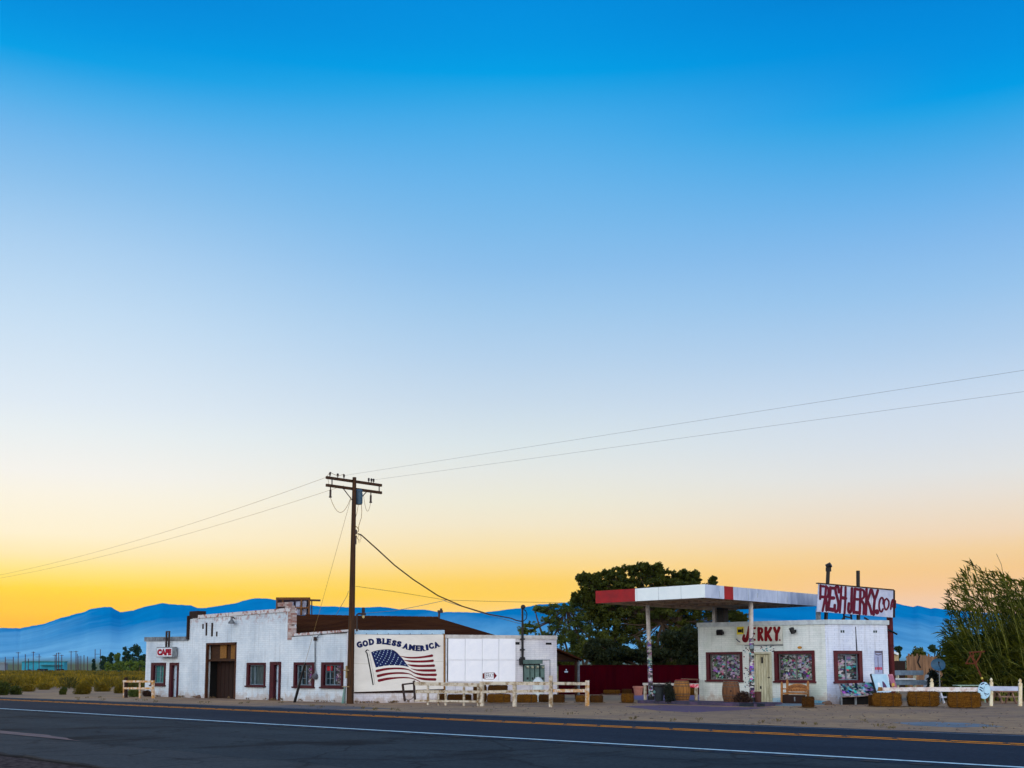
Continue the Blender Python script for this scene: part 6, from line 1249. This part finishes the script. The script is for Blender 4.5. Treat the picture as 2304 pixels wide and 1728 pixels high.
sh = AT(2012, HOR, 150); sh.z = 0; SHP = through(AT(1990, HOR, 150), AT(2030, HOR, 150)); SHn = thing('far_shed', 'small pale shed roof seen just right of the store', 'shed', sh, SHP.ang)
mb = MB(); slab(mb, SHP, [(1996, 1535), (2022, 1535), (2022, 1472), (1996, 1468)], 3, -3.2); part('wall', mb, basic('shed_tan', C(176, 154, 116)), SHn); mb = MB(); slab(mb, SHP, [(1992, 1464), (2022, 1474), (2022, 1469), (1992, 1458)], 3.6, -3.4); part('roof', mb, M_WHT, SHn)
bush(2086, 2112, 1509, 1560, 'dark green bush around the satellite dish mast', M_LD, 1400, .2, D=62.5, seed=21)
bush(2112, 2152, 1516, 1560, 'black green bush right of the satellite dish', M_L2, 2200, .2, D=63, seed=22)
bush(2150, 2200, 1524, 1562, 'low dark bush below the rusty frame', M_L2, 2200, .2, D=63.5, seed=23)
bush(2040, 2090, 1470, 1500, 'rounded dark green tree top over the tan fence', M_L1, 1500, .5, D=120, seed=24, name='tree', cat='tree')
for lab, x0, x1, y0_, y1_, c1 in (('white tarp shape in the clutter behind the rail', 2076, 2100, 1510, 1528, C(190, 190, 190)), ('orange brown drum behind the round sign', 2160, 2174, 1512, 1528, C(168, 110, 50)), ('pale barrel like pail between bushes and rail', 2168, 2180, 1528, 1545, C(206, 200, 180)), ('tan low box behind the dish', 2140, 2160, 1500, 1516, C(150, 130, 96))):
    D_ = 66.; c_ = AT((x0+x1)/2, HOR, D_); c_.z = 0; top = AT(c_.x and (x0+x1)/2, y0_, D_).z; mb = MB(); wd = (x1-x0)*D_/F; rg = random.Random(x0)
    if 'drum' in lab or 'pail' in lab: mb.lathe(c_, [(wd*.42, 0), (wd*.5, .05), (wd*.5, top*.5), (wd*.46, top*.52), (wd*.5, top*.55), (wd*.5, top), (wd*.44, top), (0, top-.05)], 14)
    else:
        mb.prism([c_+Vector((-wd/2, -.3, 0)), c_+Vector((wd/2, -.3, 0)), c_+Vector((wd*.45, .1, top*.9)), c_+Vector((.1, .1, top)), c_+Vector((-wd*.4, .1, top*.85))], (.05, .6, 0))
    solo('yard_drum' if 'drum' in lab or 'pail' in lab else 'yard_tarp', mb, basic('yard_%d' % x0, c1, tuple(x*.6 for x in c1[:3])+(1,), 4), lab, 'drum' if 'drum' in lab or 'pail' in lab else 'tarp', c_)

# reeds: arching canes leaning left
rg = random.Random(31); RD = 62.; base = AT(2265, HOR, RD); base.z = 0
RC = thing('giant_reeds', 'big clump of tall green giant reeds leaning left at the right edge', 'reeds', base)
cane = MB(); leaf = MB(); up3 = Vector((0, 0, 1)); rt3 = Vector((RT[0], RT[1], 0)); fw3 = Vector((FW[0], FW[1], 0)); k_ = RD/F
def blade(p, d, l, w_):
    s_ = d.cross(Vector((rg.gauss(0, 1), rg.gauss(0, 1), rg.gauss(0, 1)))).normalized()*w_; m_ = p+d*l*.5+Vector((0, 0, l*.04)); e = p+d*l-Vector((0, 0, l*.16)); leaf.add([p, m_+s_, e, m_-s_], [(0, 1, 2, 3)])
def top_limit(px):                   # silhouette of the clump's top (row by column)
    T_ = [(2115, 1500), (2124, 1400), (2135, 1325), (2150, 1312), (2165, 1300), (2188, 1266), (2205, 1285), (2225, 1295), (2246, 1288), (2270, 1305), (2304, 1312), (2400, 1330), (2480, 1400)]
    for (a, ya), (b, yb) in zip(T_[:-1], T_[1:]):
        if a <= px <= b: return ya+(yb-ya)*(px-a)/(b-a)
    return 1500
for i in range(600):
    tx = rg.uniform(2122, 2460); dep = rg.uniform(-2.6, 3.2); ty = top_limit(tx)+(0 if rg.random() < .22 else rg.uniform(0, 1)**1.0*250)+abs(rg.gauss(0, 4))
    tip = AT(tx, ty, RD+dep); bx = tx+rg.uniform(22, 80)+(1560-ty)*.12
    if tx > 2330: bx = tx+rg.uniform(0, 30)
    b0 = AT(min(bx, 2440+rg.uniform(0, 20)), HOR, RD+dep*.6); b0.z = 0
    ctl = b0.lerp(tip, .5)+rt3*rg.uniform(.2, .9)+up3*rg.uniform(.1, .5); pts = []
    for j in range(9): t_ = j/8; pts.append(b0*(1-t_)**2+ctl*2*t_*(1-t_)+tip*t_*t_)
    cane.tube(pts, [.022-.0019*j for j in range(9)], 4, False)
    for j in range(34):
        t_ = rg.uniform(.12, 1.0); p = b0*(1-t_)**2+ctl*2*t_*(1-t_)+tip*t_*t_; dd = ((tip-ctl)*t_+(ctl-b0)*(1-t_)).normalized()
        d = (dd*.75+Vector((rg.gauss(0, .5), rg.gauss(0, .5), rg.gauss(.05, .35)))-rt3*.3).normalized(); blade(p, d, rg.uniform(.4, .85), rg.uniform(.024, .046))
    for j in range(9):                                      # feathery head
        d = ((tip-ctl).normalized()+Vector((rg.gauss(0, .22), rg.gauss(0, .22), rg.gauss(0, .22)))).normalized(); blade(tip-d*.15, d, rg.uniform(.25, .5), .018)
for px, py, rx, ry in ((2230, 1500, 60, 60), (2290, 1470, 60, 90), (2190, 1530, 45, 34), (2370, 1460, 70, 100), (2160, 1470, 16, 18)):
    for _ in range(26):
        q_ = AT(px+rg.gauss(0, .45)*rx, py+rg.gauss(0, .45)*ry, RD+rg.uniform(.5, 3))
        for _ in range(70): blade(q_+Vector((rg.gauss(0, .35), rg.gauss(0, .35), rg.gauss(0, .3))), Vector((rg.gauss(0, .7), rg.gauss(0, .7), rg.gauss(.3, .5))).normalized(), rg.uniform(.3, .7), rg.uniform(.03, .05))
part('leaves', leaf, M_LR, RC); part('canes', cane, basic('cane', C(140, 140, 60), C(96, 104, 44), 3, bump=0), RC)
mb = MB(); mb.tube([AT(2262, 1320, RD), AT(2253, 1270, RD), AT(2242, 1246, RD)], .015, 4); part('bare_cane', mb, M_BK, RC)

# ================================================================ TREES
def tree(name, label, D, cx, blobs, mat, leaf_=.3, per=1100, trunks=(), limbs=True, seed=5, cat='tree', group=None, clump=10, tw=.16, dens=1., lsz=1., smin=.24, smax=.5, sprig=0):
    """blobs: (px,py,rx,ry) ellipses of crown; trunks: list of pixel polylines"""
    rg = random.Random(seed); b_ = AT(cx, HOR, D); b_.z = 0; t_ = thing(name, label, cat, b_, 0., group); mb = MB(); k_ = D/F; ctr = []
    for (px, py, rx, ry) in blobs:
        for _ in range(clump):
            a = rg.uniform(0, 6.28); r_ = math.sqrt(rg.random())*.85; dz = rg.gauss(0, .45)*rx*k_
            c_ = AT(px+math.cos(a)*rx*r_, py+math.sin(a)*ry*r_, D)+fw3*dz; ctr.append(c_); s_ = rg.uniform(smin, smax)
            mb.leaves(c_, (rx*k_*s_, rx*k_*s_, ry*k_*s_*.9), int(per*dens/clump), leaf_*lsz, rg, .5, .15, .2)
        if sprig:
            for _ in range(sprig):
                a = rg.uniform(0, 6.28); r_ = rg.uniform(.8, 1.3)
                p0 = AT(px+math.cos(a)*rx*r_*.8, py+math.sin(a)*ry*r_*.8, D); p1 = AT(px+math.cos(a)*rx*r_, py+math.sin(a)*ry*r_, D)+fw3*rg.gauss(0, .5)
                for q_ in range(7): mb.leaves(p0.lerp(p1, q_/6), (.1, .1, .1), 4, leaf_, rg, .5)
    part('crown', mb, mat, t_)
    mb = MB()
    for tr in trunks:
        pts = [AT(x, y, D) for x, y in tr]; pts[0].z = max(0, min(pts[0].z, .0)); n = len(pts); w_ = tw
        mb.tube(pts, [w_*(1-.75*i/(n-1)) for i in range(n)], 8)
    if ctr and limbs:
        root = AT(*trunks[0][-1], D) if trunks else b_
        for c_ in ctr[::4]: mid = root.lerp(c_, .5)+Vector((0, 0, -.2)); mb.tube([root, mid, c_], [w_*.18 if trunks else .05, .03, .012], 4, False)
    part('trunk', mb, M_BK, t_); return t_
tree('shade_tree', 'broad dark olive tree rising behind the canopy and the red fence', 86., 1490,
  [(1330, 1310, 24, 17), (1362, 1300, 26, 16), (1400, 1297, 26, 20), (1440, 1292, 24, 22), (1472, 1288, 16, 16), (1500, 1300, 26, 16), (1545, 1306, 26, 12), (1563, 1303, 8, 15), (1319, 1340, 18, 16), (1360, 1335, 34, 24), (1420, 1345, 46, 30), (1500, 1345, 50, 30), (1560, 1350, 46, 30), (1604, 1308, 5, 8),
   (1625, 1385, 34, 18), (1662, 1390, 18, 12), (1390, 1322, 50, 18), (1460, 1322, 60, 20), (1530, 1328, 60, 18), (1380, 1372, 40, 22), (1450, 1372, 60, 24), (1530, 1375, 60, 24), (1345, 1380, 30, 26), (1350, 1355, 26, 16), (1316, 1298, 9, 7), (1296, 1344, 10, 8), (1306, 1300, 8, 5), (1450, 1276, 9, 7), (1425, 1284, 8, 8), (1480, 1276, 8, 6), (1536, 1292, 8, 7), (1566, 1294, 5, 6), (1400, 1400, 50, 34), (1480, 1410, 60, 40), (1550, 1430, 50, 50), (1420, 1455, 60, 40), (1500, 1480, 60, 30), (1370, 1430, 34, 40)],
  M_L1, .2, 3900, [[(1470, 1565), (1468, 1520), (1478, 1450), (1490, 1400)], [(1470, 1520), (1440, 1450), (1405, 1370)], [(1490, 1440), (1530, 1380), (1540, 1320)]], seed=6, clump=30, tw=.34, smin=.09, smax=.27, sprig=44)
tree('dense_tree', 'black green undergrowth tree filling the gap above the red fence', 80., 1440,
  [(1350, 1470, 40, 30), (1400, 1480, 40, 24), (1460, 1480, 40, 24), (1520, 1475, 40, 30), (1560, 1470, 30, 36), (1530, 1430, 40, 36)], M_L2, .26, 5000, [[(1440, 1562), (1442, 1500)]], seed=9, tw=.2)
tree('airy_tree', 'loose thin leaved tree with bare slanting stems behind the service mast', 92., 1260,
  [(1190, 1412, 20, 12), (1178, 1420, 10, 8), (1214, 1370, 12, 8), (1240, 1372, 22, 14), (1275, 1370, 20, 14), (1305, 1385, 24, 24), (1245, 1400, 26, 16), (1290, 1410, 26, 22), (1255, 1432, 34, 20), (1310, 1440, 30, 30), (1225, 1435, 22, 14), (1280, 1470, 44, 22), (1240, 1465, 30, 18), (1330, 1400, 26, 34), (1345, 1365, 22, 18), (1300, 1360, 26, 14), (1320, 1440, 34, 34), (1285, 1440, 24, 24)],
  M_LT, .15, 1900, [[(1322, 1560), (1312, 1490), (1300, 1430), (1290, 1400), (1274, 1370)], [(1312, 1490), (1330, 1400), (1336, 1350)], [(1218, 1470), (1220, 1428), (1208, 1390), (1204, 1372)], [(1300, 1450), (1270, 1440), (1240, 1400)]], seed=14, tw=.12, clump=14, smin=.14, smax=.4, sprig=12)
tree('dense_tree', 'grey green shrubby growth above the lean-to roof', 84., 1300, [(1285, 1480, 40, 18), (1330, 1470, 34, 26), (1370, 1480, 30, 20), (1345, 1440, 26, 24)], M_L1, .2, 4200, [[(1310, 1562), (1312, 1500)]], seed=15, tw=.14)

# far left: yard of poles, teal warehouse, row of trees
FD = 900.
def far(px, py, D=FD): return AT(px, py, D)
WHP = through(far(49, HOR), far(145, HOR, 905)); q = far(97, HOR); q.z = 0; WH = thing('teal_warehouse', 'long low turquoise metal warehouse far off on the left', 'warehouse', q, WHP.ang); M_TEAL = basic('teal_metal', C(44, 146, 172), C(34, 124, 150), .2); M_TEAL2 = basic('teal_roof', C(60, 116, 122), C(46, 92, 98), .2)
def fslab(mb, pts, th, off=0.): slab(mb, WHP, pts, th, off)
mb = MB(); fslab(mb, [(49, 1512.6), (145, 1512.6), (145, 1489), (56, 1488), (49, 1489)], 10, -10); part('wall', mb, M_TEAL, WH); mb = MB(); fslab(mb, [(47, 1489.5), (146, 1489.3), (146, 1487.6), (100, 1487), (56, 1487)], 12, -11); fslab(mb, [(92, 1497.3), (139, 1497.3), (139, 1495.6), (92, 1495.6)], 3, .1); part('roof', mb, M_TEAL2, WH)
mb = MB(); fslab(mb, [(82, 1512.6), (108, 1512.6), (108, 1505), (84, 1505)], .2, .0); fslab(mb, [(128, 1512.6), (144, 1512.6), (144, 1505), (128, 1505)], .2, .0); part('door_opening', mb, M_DARK, WH)
SH2 = far(5, HOR); SH2.z = 0; SP2 = through(far(-10, HOR), far(12, HOR)); t_ = thing('grey_shed', 'small grey shed far off at the left frame edge', 'shed', SH2, SP2.ang); mb = MB(); slab(mb, SP2, [(-14, 1512.6), (11.5, 1512.6), (11.5, 1493), (-14, 1493)], 5, -5); part('wall', mb, basic('shed_grey', C(120, 130, 140)), t_); mb = MB(); slab(mb, SP2, [(-15, 1493.5), (12.5, 1493.5), (10, 1490.5), (-12, 1490.5)], 6, -5.5); part('roof', mb, M_GREY, t_)
for i, (px, wd) in enumerate(((66, 12), (96, 15), (134, 12))):
    D_ = 700; c_ = far(px, HOR, D_); c_.z = 0; pl = Plane(c_[:2], WHP.ang); t_ = thing('parked_truck', ('dark parked vehicle at the left end of the turquoise warehouse', 'dark parked vehicle before the middle of the turquoise warehouse', 'dark parked vehicle at the right end of the turquoise warehouse')[i], 'vehicle', c_, WHP.ang, 'far vehicles by the warehouse')
    L_ = wd*D_/F; mb = MB(); mb.prism([pl.w(-L_/2, .4), pl.w(L_/2, .4), pl.w(L_/2, 1.3), pl.w(L_*.2, 1.4), pl.w(L_*.1, 2.1), pl.w(-L_*.3, 2.1), pl.w(-L_*.45, 1.3)], -pl.n*1.9); part('body', mb, M_BLK, t_)
    for x in (-.32, .32): mb = MB(); mb.lathe(pl.w(L_*x, .4, .0), [(0, -.1), (.4, -.1), (.4, .1), (0, .1)], 10, Matrix.Rotation(WHP.ang, 3, 'Z') @ Matrix.Rotation(R(90), 3, 'X')); part('wheel', mb, M_DARK, t_)
M_FP = basic('far_pole_wood', C(72, 40, 52), bump=0); FPL = [(12, 1478), (30, 1478), (41, 1467), (57, 1472), (64, 1482), (75, 1466), (88, 1472), (124, 1473), (127, 1470), (132, 1468), (139, 1473), (160, 1465), (171, 1464.5), (174, 1471), (177.5, 1475.5), (182, 1475.5), (189, 1474), (197, 1477), (214, 1461), (226, 1461)]
wd_ = ['leftmost', 'second', 'third', 'fourth', 'fifth', 'sixth', 'seventh', 'eighth', 'ninth', 'tenth', 'eleventh', 'twelfth', 'thirteenth', 'fourteenth', 'fifteenth', 'sixteenth', 'seventeenth', 'eighteenth', 'nineteenth', 'rightmost']
for i, (px, yt) in enumerate(FPL):
    D_ = FD-30; b_ = far(px, HOR, D_); b_.z = 0; t_ = thing('far_pole', ('distant wooden pole, %s from the left around the turquoise warehouse' % wd_[i]) if 0 < i < 19 else 'distant wooden pole, %s of those around the turquoise warehouse' % wd_[i], 'pole', b_, 0., 'distant poles on the flats'); top = far(px, yt, D_); mb = MB(); mb.tube([b_, top], .28, 6); part('pole', mb, M_FP, t_)
    if px in (41, 75, 88, 139, 132, 160, 171, 124): mb = MB(); l = 1.7 if px not in (75, 139) else 1.4; c_ = top-Vector((0, 0, .6 if px != 88 else 2.)); mb.beam(c_-rt3*l, c_+rt3*l, .3, .3); part('crossarm', mb, M_FP, t_)
for a, b, y, lab in ((12, 30, 1485, 'left H frame beam between two distant poles'), (80, 89, 1478, 'short beam left of the seventh distant pole'), (214, 226, 1472, 'thin beam joining the two rightmost distant poles')):
    mb = MB(); p = far(a, y, FD-30); mb.beam(p, far(b, y, FD-30), .25, .25); solo('far_beam', mb, M_FP, lab, 'beam', p)
TL = leafmat('far_tree_dark', C(42, 66, 30), C(30, 46, 30), .12, .2); TL2 = leafmat('far_tree_yellow', C(104, 116, 30), C(62, 84, 28), .12, .2)
for i, (x, yt, rx, m_, lab) in enumerate(((211, 1483, 5, TL, 'narrow dark shrub like tree standing alone left of the far tree row'), (233, 1472, 8, TL, 'pointed dark tree at the left end of the far tree row'), (249, 1470, 8, TL, 'second pointed tree of the far row, dull green'), (263, 1469, 8, TL2, 'yellow green pointed tree in the middle of the far row'),
      (283, 1459, 11, TL, 'rounded dark tree right of the middle of the far row'), (308, 1450, 17, TL, 'tallest round dark tree of the far row, nearest the cafe'), (322, 1472, 9, TL, 'dark tree half hidden by the cafe corner'))):
    yb = 1512; rows = []; y = yt+rx*.7
    while y < yb-2: f = min(1., .55+(y-yt)/40); rows.append((x, y, rx*f, rx*.9)); y += rx*.8
    tree('far_tree', lab, 800., x, rows, m_, 2.0 if i else 1.2, 260, [[(x, 1513), (x, yt+rx*1.3)]], False, 40+i, 'tree', 'far row of trees left of the cafe', 6, .5)
for i, (x, yt, rx, lab) in enumerate(((244, 1492, 10, 'low olive tree in front of the left part of the far row'), (270, 1489, 11, 'low olive green tree in front of the middle of the far row'), (292, 1488, 11, 'bright olive bushy tree below the rounded far trees'), (314, 1485, 13, 'bright olive bushy tree touching the cafe wall edge'))):
    tree('far_tree', lab, 690., x, [(x, yt+rx*.6, rx, rx*.8), (x, yt+rx*1.4, rx, rx*.8)], TL2, 1.4, 500, [[(x, 1513.5), (x, yt+rx)]], False, 60+i, 'tree', 'far row of trees left of the cafe', 8, .4)
for i, (x, yt, rx, ry, lab) in enumerate(((2019, 1452, 9, 14, 'dark round tree behind the thick red pole'), (2100, 1449, 9, 9, 'small dark leaning tree left of the far right pair'), (2129, 1449, 10, 12, 'small dark tree against the reeds'), (2060, 1472, 14, 8, 'low dark tree over the tan fence'))):
    tree('far_tree', lab, 260., x+3, [(x, yt+ry*.6, rx, ry*.6), (x+2, yt+ry*1.5, rx*.8, ry*.5)], TL, .6, 700, [[(x+4, 1524), (x+3, yt+ry)]], False, 70+i, 'tree', 'trees beyond the yard', 8, .3)
mb = MB(); rg = random.Random(77)
for i in range(900):                                        # dark far brush line
    px = rg.uniform(-120, 330); D_ = rg.uniform(640, 960); c_ = AT(px, HOR, D_); c_.z = .6; mb.leaves(c_, (3, 3, .7), 6, 1.3, rg, .6)
struct('far_brush', mb, TL, kind='stuff', label='dark line of far brush below the warehouse and trees')

# sage scrub
mb = MB(); rg = random.Random(5); ns = 0
def scrub(mb, c_, w_, h_, n, leaf_, rg): 
    for _ in range(n):
        a = rg.uniform(0, 6.28); r_ = math.sqrt(rg.random()); z = rg.random()**.7; p = c_+Vector((math.cos(a)*w_*r_*(1-.35*z), math.sin(a)*w_*r_*(1-.35*z), h_*z))
        d = Vector((math.cos(a)*.5*r_+rg.gauss(0, .3), math.sin(a)*.5*r_+rg.gauss(0, .3), .9)).normalized(); s_ = d.cross(Vector((rg.gauss(0, 1), rg.gauss(0, 1), .1))).normalized()*leaf_*.22
        b = len(mb.v); mb.v += [p-s_, p+s_, p+d*leaf_+s_*.5, p+d*leaf_-s_*.5]; mb.f.append((b, b+1, b+2, b+3))
for i in range(3900):
    py = HOR+4160/rg.uniform(1, 1)*0+rg.uniform(4.2, 44)**1.0; py = HOR+rg.uniform(4.0, 46); D_ = 4160/(py-HOR); px = rg.uniform(-330, 345) if i < 2300 else (rg.uniform(-900, -330) if i < 2900 else rg.uniform(1990, 3000)); py = py if i < 2900 else HOR+rg.uniform(4., 38); c_ = AT(px, HOR, D_); c_.z = -.05
    if D_ > 1000 or py > 1546+11*noise.noise(Vector((px*.035, 3, 1))): continue
    p = c_
    if p.y > FA.p.y-2 and p.x > -68.5 and p.y < 46: continue
    far_ = D_/100; w_ = rg.uniform(.6, 1.5)*max(1, far_**.55); h_ = rg.uniform(.25, 1.)**1.0*.95*max(1, far_**.15); scrub(mb, c_, w_, h_, 46, .28*max(1, far_**.55), rg)
struct('sage_scrub', mb, M_SG, kind='stuff', label='dense olive and yellow sage scrub covering the flats left of the cafe')
for i, (x0, x1, yt, yb, lab, m_, n) in enumerate(((-14, 24, 1537, 1564, 'big dark olive sage bush at the left frame edge by the road', M_L1, 1700), (20, 52, 1546, 1563, 'dark olive bush just right of the leftmost sage bush', M_L1, 1100), (46, 80, 1541, 1556, 'yellowish round sage bush on the sand bank', M_SG, 1100), (132, 152, 1548, 1563, 'small olive sage bush standing alone on the sand', M_L1, 800),
      (166, 208, 1536, 1562, 'large golden sage bush in the middle of the sand bank', M_SG, 1900), (206, 250, 1538, 1556, 'wide golden sage bush right of the largest one', M_SG, 1500), (252, 284, 1542, 1560, 'low olive sage bush left of the yellow fence', M_SG, 1000), (284, 316, 1551, 1568, 'bluish green weed bush under the yellow fence rails', M_LT, 1200), (316, 344, 1556, 1567, 'short brown weeds at the cafe corner', M_LB, 500), (78, 120, 1538, 1552, 'low yellow sage bush left of the lone small one', M_SG, 1100))):
    bush(x0, x1, yt, yb, lab, m_, n, .2, seed=80+i, clumps=10, name='sage_bush', asp=.25, group='sage bushes along the road')
# weeds along the building foot
mb = MB(); rg = random.Random(15)
for _ in range(34):
    if rg.random() < .6: x = rg.uniform(330, 790); c_ = FA.pt(x, 1575, rg.uniform(.03, .25))
    else: c_ = WG.pt(rg.uniform(800, 990), 1575, rg.uniform(.03, .3))
    c_.z = 0; scrub(mb, c_, rg.uniform(.08, .25), rg.uniform(.03, .12), 20, .07, rg)
struct('weeds', mb, basic('dry_grass', C(128, 104, 70), C(90, 70, 48)), kind='stuff', label='short dry weeds at the foot of the white walls')
mb = MB()
for _ in range(900):
    px = rg.uniform(0, 2304); py = rg.uniform(1585, 1650); c_ = G(px, py)
    if c_.y < FAR(c_.x)+.5 or c_.y > 49: continue
    s_ = rg.uniform(.015, .05); mb.box(c_+Vector((0, 0, s_*.3)), (s_*1.5, s_, s_*.8), rg.uniform(0, 3), Matrix.Rotation(rg.uniform(-.4, .4), 3, 'X'))
struct('gravel', mb, basic('stone', C(116, 104, 96), C(80, 70, 64), 20), kind='stuff', label='loose stones scattered on the dirt forecourt')
for lab, x, y, s_ in (('small rock against the foot of the wall left of the brown doorway', 447, 1571, .2), ('low pile of rubble under the grey curtained window', 574, 1573, .3), ('small brown rock below the banner', 851, 1578, .22), ('rock at the foot of the store corner', 1861, 1586, .2)):
    g = G(x, y-.5); mb = MB(); rg = random.Random(x); bm = bmesh.new(); bmesh.ops.create_icosphere(bm, subdivisions=2, radius=s_)
    mb.add([g+Vector((v.co.x*(1.3+.3*noise.noise(v.co*5)), v.co.y, v.co.z*.6+.04*noise.noise(v.co*9)))+Vector((0, 0, s_*.3)) for v in bm.verts], [tuple(v.index for v in f_.verts) for f_ in bm.faces]); bm.free(); solo('rock', mb, basic('rock_brown', C(120, 92, 74), C(84, 66, 56), 6), lab, 'rock', g)

# straw trodden into the dirt round the bales and litter along the kerb
mb = MB(); rg = random.Random(44)
for o in [o for o in col.objects if o.name.startswith('hay_bale')]:
    for _ in range(240):
        p = o.matrix_basis @ Vector((rg.uniform(-.62, .62), -.5-abs(rg.gauss(0, .28)) if rg.random() < .7 else rg.uniform(-.5, .5)*1.5, 0)); p.z = o.location.z+.008+rg.random()*.02
        if o.location.z > .25: continue
        an = rg.uniform(0, 3.14); dv = Vector((math.cos(an), math.sin(an), 0))*rg.uniform(.04, .12); s_ = Vector((-dv.y, dv.x, 0)).normalized()*.008; mb.quad(p-s_, p+s_, p+dv+s_+Vector((0, 0, .02)), p+dv-s_+Vector((0, 0, .02)))
struct('loose_straw', mb, basic('straw_litter', C(120, 88, 44), C(70, 48, 24), 9), kind='stuff', label='loose straw trodden into the dirt around the hay bales')
mb = MB()
for _ in range(34):
    x = rg.uniform(-66, -12); y = FAR(x)+.55+abs(rg.gauss(0, 1.6))+.1; scrub(mb, Vector((x, y, 0)), rg.uniform(.06, .22), rg.uniform(.03, .1), 18, .06, rg)
struct('verge_weeds', mb, basic('verge_grass', C(112, 98, 60), C(74, 64, 44)), kind='stuff', label='sparse dry grass tufts along the far road edge')

# ---------------------------------------------------------------- air
mb = MB(); q = Vector((FW[0], FW[1], 0))*2500; mb.box((q.x, q.y, 398.5), (18000, 11000, 799), math.atan2(RT[1], RT[0])); hz = bpy.data.materials.new('haze_air'); hz.use_nodes = True; ht = hz.node_tree
for n in list(ht.nodes):
    if n.type == 'BSDF_PRINCIPLED': ht.nodes.remove(n)
pv = ht.nodes.new('ShaderNodeVolumePrincipled'); pv.inputs['Color'].default_value = (.03, .42, .9, 1); pv.inputs['Density'].default_value = HAZE_D; pv.inputs['Anisotropy'].default_value = 0
ho = [n for n in ht.nodes if n.type == 'OUTPUT_MATERIAL'][0]; ht.links.new(pv.outputs[0], ho.inputs['Volume'])
HZ = struct('haze', mb, hz, kind='stuff', label='thin blue evening air over the valley')
HZ.location.z = 0
